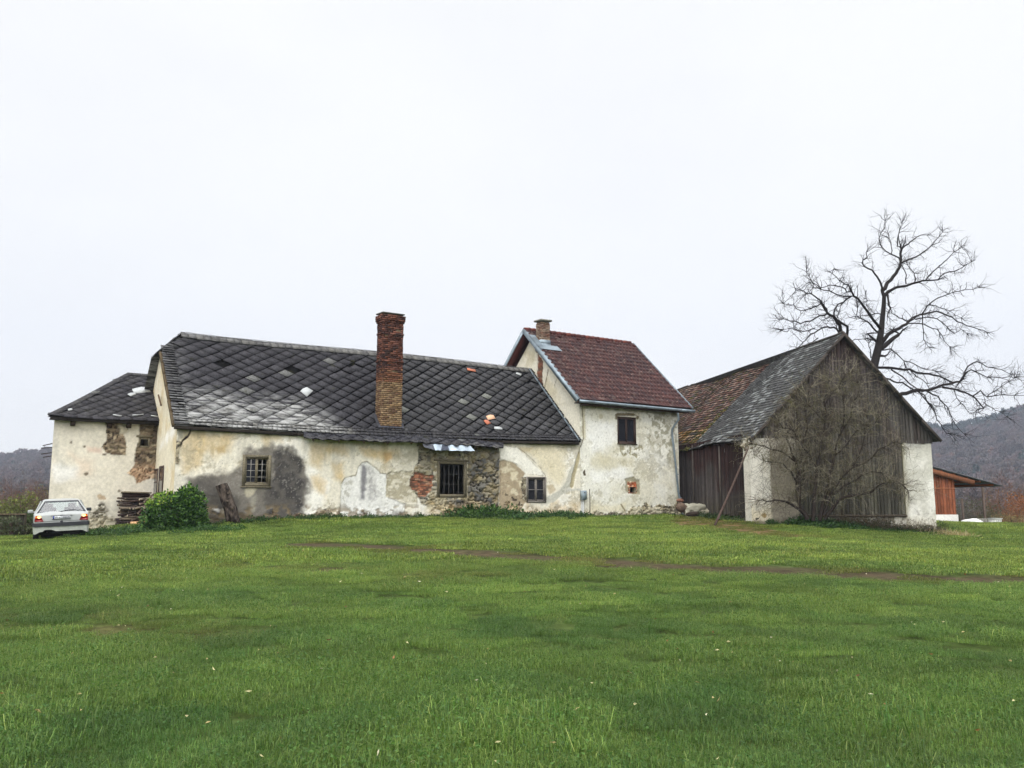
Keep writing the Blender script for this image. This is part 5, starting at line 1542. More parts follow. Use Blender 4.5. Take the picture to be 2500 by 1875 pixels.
mb.box(q_ + A([.05, 0, .0]), [A([1., 0, 0]), A([0, 1., 0]), UNIT], [.5, .5, .8], lin((206, 206, 200)), .01)
mb.box(q_ + A([.05, -.02, .42]), [A([1., 0, 0]), A([0, 1., 0]), UNIT], [.56, .56, .06], lin((190, 190, 184)), .01)
for k in range(4): mb.box(q_ + A([-.15 + k * .13, -.26, 0]), [A([1., 0, 0]), A([0, 1., 0]), UNIT], [.02, .03, .7], lin((150, 150, 146)))
tag(mb.build('water_tank', M_WHITE, None), 'pale square tank standing right of the white heaps', 'tank')
q_ = at_depth(2408, 1284, 50.5); mb = MB()
for k in range(5): mb.box(q_ + A([-.4 + k * .2, 0, .12]), [A([1., 0, 0]), A([0, 1., 0]), UNIT], [.18, .05, .62], lin((120, 118, 110)), .01)
mb.box(q_ + A([0, .03, .3]), [A([1., 0, 0]), A([0, 1., 0]), UNIT], [1.0, .04, .08], lin((110, 104, 96)))
tag(mb.build('board_panel', M_WOOD, None), 'low grey board panel left of the pale square tank', 'panel')

# straw tussocks at the barn corner
def tussock(px, py, d, r, n, label, cols):
    c = at_depth(px, py, d); c[2] = gz1(c[0], c[1])
    mb = MB(); P = c + R.normal(size=(n, 3)) * A([r, r * .7, 0.02])
    D = R.normal(size=(n, 3)) * .8 + A([0, 0, 1.]); L_ = R.uniform(.15, .5, n) * r * 1.6
    mb.leaves(P, D, .02, L_, lin(A(cols))[R.randint(len(cols), size=n)], .1)
    tag(mb.build('dry_grass_tuft', M_LEAF, None), label, 'grass tuft', None, 'stuff')
tussock(2300, 1312, 38.5, .5, 700, 'straw-coloured dry grass tuft at the right corner pier of the barn', [(172, 158, 112), (150, 138, 90), (190, 178, 140)])
tussock(2338, 1313, 38.5, .32, 500, 'smaller straw-coloured tuft right of the barn corner', [(178, 160, 112), (160, 138, 96), (196, 180, 140)])

# ================================================================ the car
CA = at_depth(86, 1317, 27.4); CB = at_depth(213, 1308, 27.6)
CA[2] = gz1(*CA[:2]); CB[2] = gz1(*CB[:2])
cc = (CA + CB) / 2
cdir = atan2(cc[0], cc[1]) + radians(-1.5)       # heading away from the viewer
car = thing('parked_car', cc + A([0, 0, -.06]), 'white hatchback parked with its tail to the field and rear lamps glowing', 'car')
car.scale = (.94, .94, .9)
car.rotation_euler = (radians(1.0), radians(-2.6), -cdir)
WLOC[car.name] = A([0, 0, 0.])
M_PAINT = flat_mat('white car paint', (160, 163, 161), .28, 0, .5, var=(.93, 1.03), bump=0)
M_RUB = flat_mat('black bumper rubber', (36, 38, 44), .55, bump=.1)
M_TYRE = flat_mat('tyre', (22, 22, 24), .85)
M_CARGLASS, _nt, _b = mat_new('tinted car glass')
_b.inputs['Base Color'].default_value = (.80, .9, .92, 1); _b.inputs['Roughness'].default_value = .0
_b.inputs['Transmission Weight'].default_value = 1; _b.inputs['IOR'].default_value = 1.02
_gl = _nt.nodes.new('ShaderNodeBsdfGlossy'); _gl.inputs['Roughness'].default_value = .03
_tr = _nt.nodes.new('ShaderNodeBsdfTransparent'); _tr.inputs[0].default_value = (.62, .72, .76, 1)
_mx = _nt.nodes.new('ShaderNodeMixShader'); _mx.inputs[0].default_value = .16
_nt.links.new(_tr.outputs[0], _mx.inputs[1]); _nt.links.new(_gl.outputs[0], _mx.inputs[2])
_nt.links.new(_mx.outputs[0], [n for n in _nt.nodes if n.type == 'OUTPUT_MATERIAL'][0].inputs[0])
def cpart(mb, name, mat, parent=car, smooth=False):
    V, F, C = mb.data(); return link_mesh(name, V, F, C, mat, parent, smooth, local=True)
XA, YA, ZA = A([1., 0, 0]), A([0, 1., 0]), UNIT
# stations: y, halfwidth low, halfwidth mid, belt z, bottom z, roof halfwidth, roof z
ST_ = [(0.00, .74, .80, .86, .46, .70, .88), (.07, .76, .815, .93, .42, .66, .965), (.14, .77, .825, .935, .38, .66, 1.0), (.46, .78, .83, .94, .34, .545, 1.36),
       (.62, .78, .835, .94, .34, .545, 1.40), (1.3, .78, .84, .94, .30, .55, 1.425), (2.1, .78, .84, .93, .30, .545, 1.41), (2.35, .78, .84, .92, .30, .54, 1.37),
       (3.0, .77, .83, .90, .30, .66, .93), (3.85, .75, .80, .80, .34, .62, .82), (3.98, .70, .75, .60, .40, .55, .66)]
prof = []
for (y, wl, wm, zb, z0, wr, zr) in ST_:
    half = [(0, z0), (wl - .06, z0), (wl, z0 + .06), (wm, (z0 + zb) / 2 + .05), (wm - .012, zb - .03), (wm - .05, zb)]
    half += [(wr + (wm - .05 - wr) * .08, zb + (zr - zb) * .92), (wr - .04, zr - .004), (wr * .6, zr + .012), (0, zr + .018)]
    full = half + [(-a, b) for a, b in half[-2:0:-1]]
    prof.append([(a, y, b) for a, b in full])
prof = A(prof); ns, npt = prof.shape[:2]
idx_ = np.arange(ns * npt).reshape(ns, npt)
F = []
nh = 10
for i in range(ns - 1):
    for j in range(npt):
        k = (j + 1) % npt
        jj = min(j, npt - 1 - j)           # 0..9 symmetric segment index
        seg = j if j < 9 else npt - 1 - j
        y0 = ST_[i][0]; y1 = ST_[i + 1][0]
        if seg in (6, 7, 8) and (y0 == .14 or y0 == 2.35): continue        # rear window, windscreen
        if seg == 5 and .4 < y0 < 2.2 and y0 != .46: continue                # side windows
        F.append([idx_[i, j], idx_[i, k], idx_[i + 1, k], idx_[i + 1, j]])
mb = MB(); mb.add(prof.reshape(-1, 3), F)
mb.F.append(idx_[0][None, ::-1]); mb.F.append(idx_[-1][None, :])
# door pillars
for sx in (-1, 1):
    for yy in (.98, 1.62):
        mb.tube([(sx * .785, yy, .93), (sx * .60, yy, 1.36)], .035, 5)
body = cpart(mb, 'body', M_PAINT)
bv = body.modifiers.new('soft', 'BEVEL'); bv.width = .012; bv.segments = 2; bv.limit_method = 'ANGLE'; bv.angle_limit = radians(28)
# rear window frame rubber, glass
def rw(u_, v_, o=0.):        # point on tilted rear window: u -1..1, v 0..1
    w = .80 * (1 - v_) + .545 * v_; y = .14 + .32 * v_; z = .965 + (1.365 - .965) * v_
    nrm = A([0, -.78, .62])
    return A([u_ * w * .985, y - .02, z]) + nrm * (.012 + o)
# white tailgate surround fills the band between body sides and glass
mb = MB()
def band(mb, a0, a1, o):
    """ring between inset a0 (outer) and a1 (inner)"""
    out = [rw(-a0[0], a0[1], o), rw(a0[0], a0[1], o), rw(a0[0], a0[2], o), rw(-a0[0], a0[2], o)]
    inn = [rw(-a1[0], a1[1], o), rw(a1[0], a1[1], o), rw(a1[0], a1[2], o), rw(-a1[0], a1[2], o)]
    for k in range(4):
        mb.add([out[k], out[(k + 1) % 4], inn[(k + 1) % 4], inn[k]], [0, 1, 2, 3])
band(mb, (1.0, -.12, 1.03), (.93, .0, .99), .0)
cpart(mb, 'tailgate_frame', M_PAINT, body)
mb = MB(); band(mb, (.935, -.02, .995), (.86, .05, .86), .008); cpart(mb, 'window_seal', M_RUB)
mb = MB(); mb.add([rw(-.88, .04, .004), rw(.88, .04, .004), rw(.87, .88, .004), rw(-.87, .88, .004)], [0, 1, 2, 3])
cpart(mb, 'rear_window', M_CARGLASS)
mb = MB()
wf = [(-.62, 2.98, .945), (.62, 2.98, .945), (.5, 2.37, 1.36), (-.5, 2.37, 1.36)]; mb.add(wf, [0, 1, 2, 3])
for sx in (-1, 1):
    mb.add([(sx * .79, .64, .945), (sx * .79, 2.08, .935), (sx * .575, 2.08, 1.34), (sx * .575, .64, 1.33)], [0, 1, 2, 3])
cpart(mb, 'side_windows', M_CARGLASS)
mb = MB()   # seats seen through the glass
for x in (-.36, .36):
    mb.box((x, 1.75, .86), [XA, YA, ZA], (.46, .14, .5), (.1, .1, .1)); mb.box((x, 1.76, 1.17), [XA, YA, ZA], (.24, .09, .16), (.1, .1, .1))
mb.box((0, .95, .84), [XA, YA, ZA], (1.2, .16, .28), (.1, .1, .1)); mb.box((0, .5, .88), [XA, YA, ZA], (1.25, .7, .02), (.08, .08, .08))
mb.box((0, 2.75, .9), [XA, YA, ZA], (1.2, .4, .08), (.08, .08, .08))
o = cpart(mb, 'seats', M_RUB); bv = o.modifiers.new('soft', 'BEVEL'); bv.width = .03; bv.segments = 2
# wiper
mb = MB(); mb.tube([rw(.0, .02, .03), rw(.3, .17, .035), rw(.62, .10, .035)], .009, 5, cap=True); mb.tube([rw(-.12, .03, .025), rw(.75, .13, .025)], .008, 4); mb.box(rw(.0, .03, .02), [XA, YA, ZA], (.06, .04, .05)); cpart(mb, 'rear_wiper', M_RUB)
# bumper
mb = MB()
P = [(-.86, .35, .52), (-.855, .1, .52), (-.80, -.045, .52), (-.4, -.085, .52), (.4, -.085, .52), (.80, -.045, .52), (.855, .1, .52), (.86, .35, .52)]
def strip(mb, P, z0, z1, t, nudge=0):
    for a, b in zip(P[:-1], P[1:]):
        a = A(a, float); b = A(b, float)
        mb.add([(a[0], a[1] - nudge, z0), (b[0], b[1] - nudge, z0), (b[0], b[1] - nudge, z1), (a[0], a[1] - nudge, z1)], [0, 1, 2, 3])
        mb.add([(a[0], a[1] - nudge, z1), (b[0], b[1] - nudge, z1), (b[0] * .96, b[1] + t, z1 + .0), (a[0] * .96, a[1] + t, z1)], [0, 1, 2, 3])
        mb.add([(a[0], a[1] - nudge, z0), (b[0], b[1] - nudge, z0), (b[0] * .93, b[1] + t, z0), (a[0] * .93, a[1] + t, z0)], [3, 2, 1, 0])
strip(mb, P, .50, .63, .12, .012); bm_o = cpart(mb, 'bumper_strip', M_RUB)
mb = MB()
Pl_ = [(-.85, .35, .4), (-.84, .1, .4), (-.78, -.03, .4), (-.45, -.065, .4), (.4, -.065, .4), (.78, -.03, .4), (.84, .1, .4), (.85, .35, .4)]
for a, b in zip(Pl_[:-1], Pl_[1:]):
    lo = .30
    n = 6
    for k in range(n):
        p = A(a) + (A(b) - A(a)) * k / n; q2 = A(a) + (A(b) - A(a)) * (k + 1) / n
        def zl(x): return .33 + .06 * (abs(x + .42) < .14) - .08 * sm(c1(abs(x)), .62, .8)[0]
        mb.add([(p[0] * .98, p[1] + .01, zl(p[0])), (q2[0] * .98, q2[1] + .01, zl(q2[0])), (q2[0], q2[1], .50), (p[0], p[1], .50)], [0, 1, 2, 3])
        mb.add([(p[0], p[1], .50), (q2[0], q2[1], .50), (q2[0] * .93, q2[1] + .12, .5), (p[0] * .93, p[1] + .12, .5)], [0, 1, 2, 3])
M_GREYP = flat_mat('dusty bumper paint', (168, 172, 164), .5, var=(.8, 1.05), bump=0)
cpart(mb, 'rear_bumper', M_GREYP)
mb = MB(); mb.tube([(-.42, .2, .33), (-.42, -.02, .31)], .025, 8); cpart(mb, 'exhaust', M_DARKMETAL)
mb = MB(); mb.box((0, 1.95, .27), [XA, YA, ZA], (1.45, 3.5, .16)); mb.box((0, .55, .2), [XA, YA, ZA], (1.2, .12, .14)); mb.box((.3, .25, .25), [XA, YA, ZA], (.5, .3, .14)); cpart(mb, 'underbody', M_TYRE)
# lamps
def glassy(name, c, e): return flat_mat(name, c, .15, 0, .5, var=(.9, 1.1), emit=e, bump=0)
M_RED = glassy('red lamp glass', (120, 14, 20), .06); M_AMB = glassy('amber lamp glass', (200, 90, 24), .25); M_LIT = glassy('lit lamp', (255, 220, 140), 1.0)
def trap(mb, pts, y0, th=.03):
    n = len(pts); f = [(x, y0 - th, z) for x, z in pts]; b = [(x, y0 + .05, z) for x, z in pts]
    base = mb.n; mb.add(f + b, [[i, (i + 1) % n, (i + 1) % n + n, i + n] for i in range(n)]); mb.F.append(np.arange(n)[None, :] + base)
for sx in (-1, 1):
    hs = cpart((lambda m: (trap(m, [(sx * .80, .685), (sx * .535, .685), (sx * .59, .80), (sx * .79, .80)][::int(sx)], .0, .025), m)[1])(MB()), 'tail_lamp', M_RED)
    hs['label'] = 'red and amber tail lamp, lit'
    m2 = MB(); trap(m2, [(sx * .79, .802), (sx * .592, .802), (sx * .63, .885), (sx * .77, .885)][::int(sx)], .0, .025); cpart(m2, 'indicator_lens', M_AMB, hs)
    m2 = MB(); P = [(sx * (.665 + .062 * cos(t)), .84 + .045 * sin(t)) for t in np.linspace(0, 2 * pi, 13)[:-1]]; trap(m2, P, -.005, .03); cpart(m2, 'bulb_glow', M_LIT, hs)
# plate
M_PLATE = flat_mat('number plate white', (225, 228, 230), .5, var=(.97, 1.02), bump=0); M_BLUE = flat_mat('plate blue', (24, 50, 140), .5, var=(1, 1), bump=0); M_BLACK = flat_mat('plate black', (30, 32, 52), .5, var=(1, 1), bump=0)
mb = MB(); mb.box((.0, -.018, .80), [XA, YA, ZA], (.52, .012, .115)); pl_o = cpart(mb, 'number_plate', M_PLATE)
mb = MB(); mb.box((-.237, -.026, .80), [XA, YA, ZA], (.04, .006, .108)); cpart(mb, 'blue_band', M_BLUE, pl_o)
for zz in (.744, .862): mb = MB(); mb.box((.0, -.02, zz), [XA, YA, ZA], (.56 if zz < .8 else .64, .02, .014)); cpart(mb, 'plate_holder', M_RUB, pl_o)
tx = bpy.data.curves.new('plate_text', 'FONT'); tx.body = 'W\u00b762880X'; tx.size = .098; tx.align_x = 'CENTER'; tx.align_y = 'CENTER'; tx.extrude = .002; tx.space_character = 1.05; tx.offset = .0
to0 = bpy.data.objects.new('plate_text', tx); dg = bpy.context.evaluated_depsgraph_get(); tme = bpy.data.meshes.new_from_object(to0); bpy.data.objects.remove(to0); tme.materials.clear(); tme.materials.append(M_BLACK)
to = bpy.data.objects.new('plate_text', tme); COL.objects.link(to); to.parent = pl_o; to.location = (.02, -.028, .80); to.rotation_euler = (pi / 2, 0, 0)
mb = MB(); mb.tube([(0, .0, .655), (0, -.012, .655)], .042, 20, cap=True); cpart(mb, 'round_badge', M_RUB)
mb = MB(); 
for k in range(7): mb.box((.60 + k * .026, -.006, .662), [XA, YA, ZA], (.019, .01, .016))
cpart(mb, 'badge_lettering', M_RUB)
mb = MB(); mb.box((0, -.006, .675), [XA, YA, ZA], (1.56, .006, .006)); mb.box((0, -.01, .875), [XA, YA, ZA], (.09, .02, .02)); cpart(mb, 'tailgate_seam', M_RUB)
for sx in (-1, 1):
    mb = MB(); mb.box((sx * .93, 2.25, .985), [XA, YA, ZA], (.17, .08, .12)); mb.box((sx * .82, 2.28, .96), [XA, YA, ZA], (.1, .05, .05))
    o = cpart(mb, 'mirror', M_PAINT if sx < 0 else M_RUB); bv = o.modifiers.new('soft', 'BEVEL'); bv.width = .02; bv.segments = 2
for sx in (-1, 1):
    for yy in (.62, 3.15):
        mb = MB(); th = np.linspace(0, 2 * pi, 29)[:-1]
        rr_ = [(.29, 0), (.30, .02), (.30, .155), (.29, .175), (.19, .175)]
        rings = A([[(sx * (.66 + xx), yy + r_ * cos(t), .285 + r_ * sin(t)) for t in th] for r_, xx in rr_])
        i = np.arange(rings.shape[0] * 28).reshape(-1, 28)
        mb.add(rings.reshape(-1, 3), np.stack([i[:-1], np.roll(i[:-1], -1, 1), np.roll(i[1:], -1, 1), i[1:]], -1).reshape(-1, 4)); mb.F.append(i[0][None, :]); 
        wh = cpart(mb, 'wheel', M_TYRE)
        mb = MB(); mb.tube([(sx * .80, yy, .285), (sx * .825, yy, .285)], .19, 20, cap=True); cpart(mb, 'rim', M_GREYP, wh)

# ================================================================ leaning trunk, timber stack
a0 = A(M.hit(574, 1284, .75)); a0[2] = gz1(a0[0], a0[1]) - .15; a1 = M.hit(540, 1184, .45)
mb = MB()
n_ = 30; P = [a0 + (a1 - a0) * t + M.u * (.05 * sin(pi * t) + .008 * sin(t * 17)) for t in np.linspace(0, 1, n_)]
def rough_log(mb, P, r0, r1, nsd, colb, cole, seed, am=.16):
    P = A(P); m = len(P); T = (P[-1] - P[0]); T = T / np.linalg.norm(T)
    a = np.cross(T, UNIT); a /= np.linalg.norm(a) + 1e-9; b = np.cross(T, a); th = np.arange(nsd) * 2 * pi / nsd
    TT, SS_ = np.meshgrid(th, np.arange(m) / m * 4, indexing='xy')
    rr_ = (r0 + (r1 - r0) * np.arange(m) / m)[:, None] * (1 + am * (fbm(np.cos(TT) * 2 + seed, np.sin(TT) * 2 + SS_ * .6, 4, seed) - .5) * 2)
    V = P[:, None, :] + rr_[:, :, None] * (a * np.cos(TT)[:, :, None] + b * np.sin(TT)[:, :, None])
    i = np.arange(m * nsd).reshape(m, nsd)
    C = lin(colb) * (.15 + 1.7 * sm(fbm(TT.ravel() * 3, SS_.ravel() * 3, 5, seed + 1), .3, .75))[:, None]
    mb.add(V.reshape(-1, 3), np.stack([i[:-1], np.roll(i[:-1], -1, 1), np.roll(i[1:], -1, 1), i[1:]], -1).reshape(-1, 4), C)
    for e, r in ((0, V[0]), (1, V[-1])):
        c = r.mean(0) + T * (.03 if e else -.03)
        mb.add(np.vstack([r, c[None]]), [[k, (k + 1) % nsd, nsd] for k in range(nsd)], lin(cole))
rough_log(mb, P, .23, .21, 34, (70, 62, 56), (150, 138, 116), 3, .2)
for f, an in ((.45, 1.), (.62, 2.), (.8, .4)):
    c = a0 + (a1 - a0) * f + M.n * .2 + M.u * .1 * cos(an); mb.tube([c, c + M.n * .12], [.05, .04], 7, lin((80, 72, 62)), True)
tag(mb.build('log', M_BARK, None), 'thick dark log leaning against the mouldy wall left of the casement window', 'log')

c0 = L.hit(331, 1282, 1.0); c0[2] = gz1(c0[0], c0[1])
xl, xr = L.sz(294, 1240, .8)[0], L.sz(384, 1240, .8)[0]
zb_ = c0[2] - .1; zt_ = L.sz(330, 1214, .8)[1]
gname = 'weathered timbers in the stack between outbuilding and farmhouse'
glabel = 'dark weathered timber lying in the stack between outbuilding and farmhouse gable'
nrow = 13
for j in range(nrow):
    z = zb_ + (zt_ - zb_) * (j + .5) / nrow; hh = (zt_ - zb_) / nrow
    for k in range(4):
        o_ = .15 + .22 * k + R.uniform(-.04, .04)
        if k < 3 and R.rand() < .2: continue
        a = xl + R.uniform(-.08, .12); b = xr - R.uniform(0, .35) - (.12 * (j > 8))
        if R.rand() < .45 and k == 3: a = a + R.uniform(0, .8)
        mb = MB(); ang = R.uniform(-.05, .05); uu = L.u * cos(ang) + UNIT * sin(ang); vv = -L.u * sin(ang) + UNIT * cos(ang)
        col = lin([(66, 56, 54), (90, 82, 74), (54, 44, 44), (112, 100, 86), (72, 58, 52), (60, 50, 50)][R.randint(6)])
        cen = L.at((a + b) / 2, z, o_)
        if R.rand() < .6:
            V_n = mb.n; mb.box(cen, [uu, L.n, vv], [b - a, R.uniform(.14, .22), hh * R.uniform(.5, .9)], col, .012)
        else:
            rough_log(mb, [cen - uu * (b - a) / 2 + uu * (b - a) * t for t in np.linspace(0, 1, 7)], hh * .45, hh * .4, 9, tuple((112, 100, 88)) if R.rand() < .4 else (76, 66, 60), (130, 116, 96), R.randint(99), .15)
        tag(mb.build('stacked_timber', M_WOOD, None), glabel, 'timber', gname)
for k in range(44):     # odd pieces thrown on the right part, ends showing
    s_ = R.uniform(xl + .35, xr + .2) if k % 3 else R.uniform(xl + 1., xr + .25); z = R.uniform(zb_ + .15, zt_ - .02) if k % 2 else R.uniform(zt_ - .7, zt_); cen = L.at(s_, z, .98 + R.uniform(0, .1))
    an = R.uniform(.2, 1.1); uu = L.u * cos(an) + UNIT * sin(an) * .8 - L.n * .3; uu /= np.linalg.norm(uu); ln = R.uniform(.25, .6)
    mb = MB(); rough_log(mb, [cen + uu * ln * (t - .5) for t in np.linspace(0, 1, 5)], .045, .035, 7, [(126, 114, 98), (84, 72, 66), (150, 140, 124), (66, 56, 54)][R.randint(4)], (170, 158, 136), k, .15)
    tag(mb.build('split_log', M_WOOD, None), 'short split log thrown at a slant on the front of the timber stack', 'log', 'slanting split logs on the timber stack')
mb = MB(); a = L.hit(303, 1201, .75); b = L.hit(369, 1203, .75); d = b - a; Ld = np.linalg.norm(d); d /= Ld
mb.box((a + b) / 2 - L.n * .3, [d, L.n, UNIT], [Ld, .9, .05], lin((120, 110, 92)), .01)
mb.box((a + b) / 2 - L.n * .3 - A([0, 0, .12]), [d, L.n, UNIT], [Ld - .1, .8, .16], lin((46, 36, 34)), .01)
tag(mb.build('cover_board', M_WOOD, None), 'flat board roofing the top of the timber stack', 'board')
mb = MB(); c = L.hit(340, 1278, 1.25); mb.box(c, [L.u, L.n, UNIT], [.62, .2, .16], lin((206, 164, 122)), .02)
tag(mb.build('squared_block', M_WOOD, None), 'fresh pale squared timber block at the foot of the stack beside the green shrub', 'timber')

# bags, bricks by the downpipe
q_ = at_depth(1686, 1243, 43.0); q_[2] = gz1(q_[0], q_[1])
lump('sack', q_ + A([.05, 0, .30]), .56, (168, 164, 146), M_WHITE, 'slumped whitish plastic sack between the downpipe and the barn boards', 'sack', None, (1.1, .6, .62), 11, 4, .6)
lump('sack', q_ + A([.75, .0, .2]), .4, (158, 152, 132), M_WHITE, 'flatter end of pale sheeting right of the plastic sack', 'sheeting', None, (1.2, .5, .5), 12, 4, .6)
lump('stone', q_ + A([-.45, -.1, .45]), .34, (104, 88, 76), M_STONE, 'brown boulder directly behind the downpipe', 'stone', None, (.9, .7, .7), 13)
lump('stone', q_ + A([-.5, .0, .80]), .15, (128, 92, 76), M_STONE, 'reddish stone on top of the brown boulder by the downpipe', 'stone', None, (1.2, .7, .55), 14)
lump('stone', q_ + A([.05, -.4, .12]), .26, (58, 50, 44), M_STONE, 'dark flat stone in front of the plastic sack', 'stone', None, (1.4, .7, .5), 15)
# ================================================================ leafy plants
def leaf_cloud(mb, n, centre, rad, size, cols, up=.4, shell=.55, lump_=.25, seed=0, flat=False):
    """leaves spread through a lumpy half ellipsoid, denser towards its skin"""
    th = R.uniform(0, 2 * pi, n); u = R.uniform(-.15, 1, n); rr_ = R.uniform(shell ** 3, 1, n) ** (1 / 3.)
    s_ = np.sqrt(np.clip(1 - u * u, 0, 1))
    D = np.stack([s_ * np.cos(th), s_ * np.sin(th), u], 1)
    lm_ = 1 + lump_ * (fbm(D[:, 0] * 2.5 + seed, D[:, 1] * 2.5 + D[:, 2] * 3, 3, seed) - .5) * 2
    P = A(centre) + D * rr_[:, None] * lm_[:, None] * A(rad)
    Dn = D * .8 + R.normal(size=(n, 3)) * .7 + A([0, 0, up])
    C = lin(A(cols))[R.randint(len(cols), size=n)] * R.uniform(.7, 1.25, (n, 1))
    sz = R.uniform(.65, 1.25, n) * size
    mb.leaves(P, Dn, sz * .62, sz, C)
def stems(mb, base, rad, k, r, col, h=1.):
    for i in range(k):
        th = R.uniform(0, 2 * pi); e = R.uniform(.3, .9)
        tip = A(base) + A([cos(th) * rad[0] * e, sin(th) * rad[1] * e, rad[2] * h * R.uniform(.6, .95)])
        mid = (A(base) + tip) / 2 + A([0, 0, rad[2] * .15])
        mb.tube([A(base) + A([cos(th), sin(th), 0]) * .05, mid, tip], [r, r * .6, r * .2], 4, col)

# the green shrub at the corner
c = at_depth(430, 1292, 29.3); c[2] = gz1(c[0], c[1])
sh_ = thing('green_shrub', c, 'dense bright green leafy shrub at the left corner of the farmhouse', 'shrub')
G_ = [(58, 90, 42), (72, 106, 48), (46, 76, 38), (88, 118, 56), (36, 62, 34)]
mb = MB()
leaf_cloud(mb, 5200, c + A([.05, 0, .2]), (.96, .8, 1.12), .10, G_, .15, .45, .22, 3)
leaf_cloud(mb, 900, c + A([-.6, -.1, .1]), (.62, .6, .78), .12, G_, .15, .45, .2, 5)
leaf_cloud(mb, 900, c + A([.42, -.1, .85]), (.5, .5, .62), .12, G_ + [(110, 150, 52)], .15, .45, .25, 6)
leaf_cloud(mb, 700, c + A([.62, -.15, .1]), (.5, .6, .85), .12, G_, .15, .45, .25, 7)
leaf_cloud(mb, 260, c + A([-.35, -.1, .85]), (.6, .5, .42), .11, [(120, 150, 52), (104, 140, 48), (140, 160, 66)], .3, .85, .25, 8)
mb.build('foliage', M_LEAF, sh_)
mb = MB(); stems(mb, c, (.9, .8, 1.4), 26, .022, lin((66, 56, 44))); mb.build('stem', M_TWIG, sh_)

# weeds along the walls: uncountable ground cover
def clump(n, r, h, size, cols, up=.3, seed=0):
    mb = MB(); leaf_cloud(mb, n, (0, 0, 0), (r, r, h), size, cols, up, .2, .3, seed); return mb.data()
wv = [clump(90, .28, .34, .075, [(60, 88, 46), (72, 100, 50), (48, 74, 40), (84, 108, 58)], .4, 1), clump(70, .22, .25, .09, [(54, 84, 44), (66, 96, 48), (46, 72, 42)], .3, 2),
      clump(60, .3, .18, .07, [(78, 104, 52), (92, 116, 60), (64, 90, 46)], .5, 3)]
wp = []; ws = []; wt = []
def weeds(P0, P1, n, spread, s0, s1, tint=(1, 1, 1), hump=None):
    for k in range(n):
        t = R.rand(); p = A(P0) + (A(P1) - A(P0)) * t + R.normal(size=2) * spread
        wp.append((p[0], p[1])); ws.append(R.uniform(s0, s1)); wt.append(A(tint) * R.uniform(.8, 1.2))
mp_ = lambda s, o: M.at(s, 0, o)[:2]
weeds(mp_(.9, .9), mp_(3.2, .6), 22, .18, .5, 1.0, (.7, .7, .62))
weeds(mp_(3, .35), mp_(7.5, .35), 60, .16, .5, .9, (.8, .85, .8))
weeds(mp_(7.5, .3), mp_(11, .3), 50, .16, .4, .8, (.9, .9, .9))
weeds(mp_(11.3, .5), mp_(12.6, .6), 40, .3, .8, 1.45)
weeds(mp_(12.4, .6), mp_(13.9, .9), 60, .35, .9, 1.5, (.9, .95, .9))
weeds(mp_(11.9, .5), mp_(13.9, .5), 60, .25, 1.3, 2.1, (1.05, 1.05, .85))
weeds(mp_(13.8, .8), mp_(17.6, .9), 130, .34, .7, 1.25, (.92, .98, .95))
weeds(mp_(17.5, .4), mp_(24.6, .2), 60, .12, .3, .6, (.9, 1, .8))
cb_ = c[:2]
weeds(cb_ + A([-1.6, -.4]), cb_ + A([-.5, -.8]), 50, .35, .5, 1.0, (1, 1, .9))
weeds(cb_ + A([-3.2, -.8]), cb_ + A([-1., -1.2]), 70, .35, .4, .9, (.95, .95, .9))
weeds(cb_ + A([.5, -.7]), cb_ + A([2.4, -.6]), 60, .3, .5, .95, (.95, 1.05, .9))
bp = lambda s, o: B.at(s, 0, o)[:2]
weeds(bp(.3, .5), bp(2, .7), 40, .25, .5, 1.0, (.8, .95, .8))
weeds(bp(1.6, .8), bp(3.0, .9), 80, .35, .9, 1.6, (.62, .74, .58))
weeds(bp(2.8, .6), bp(4.5, 1.0), 50, .3, .7, 1.2, (.7, .85, .7))
weeds(bp(4, .6), bp(8.0, .7), 90, .3, .5, 1.1, (.62, .55, .42))
weeds(bp(4, 1.1), bp(8.2, 1.1), 80, .4, .4, .8, (.9, .95, .7))
weeds(bp(9.3, -.5), bp(11, -6), 60, .5, .6, 1.4, (.7, .68, .5))
weeds(S.at(sl, 0, .6)[:2], S.at(sr + 1, 0, .6)[:2], 40, .4, .8, 1.6, (.7, .68, .5))
weeds(BW.at(.6, 0, .4)[:2], BW.at(9, 0, .3)[:2], 90, .25, .5, 1.1, (.62, .58, .42))
wp = A(wp); wz = gz(wp[:, 0], wp[:, 1])
o = scatter('weeds', wv, np.column_stack([wp, wz - .02]), R.uniform(0, 6.28, len(wp)), ws, R.randint(3, size=len(wp)), A(wt), leaf_mat('weed leaf', inst=True))
tag(o, 'nettles, brambles and other weeds growing along the feet of the walls', 'weeds', None, 'stuff')

# ================================================================ twig growing
def grow(mb, p, d, ln, r, depth, rs, col, sides=4, curl=.35, up=.05, grav=0., nmin=2, nmax=4, seg=None, spread=.8, shrink=.62):
    n = seg or max(3, int(ln / .22))
    P = [A(p, float)]; d = A(d, float); d /= np.linalg.norm(d)
    for k in range(n):
        d = d + rs.normal(size=3) * curl * .5 + A([0, 0, up - grav]); d /= np.linalg.norm(d)
        P.append(P[-1] + d * ln / n)
    rad = np.linspace(r, r * .45, n + 1)
    mb.tube(P, rad, sides if depth > 0 else 3, col)
    if depth > 0:
        for i in range(rs.randint(nmin, nmax + 1)):
            k = rs.randint(max(1, n // 4), n + 1); dd = P[k] - P[k - 1]; dd /= np.linalg.norm(dd) + 1e-9
            nd = dd + rs.normal(size=3) * spread
            grow(mb, P[k], nd, ln * shrink * rs.uniform(.7, 1.2), max(rad[k] * .6, .004), depth - 1, rs, col, sides, curl, up, grav, nmin, nmax, None, spread, shrink)
    return P

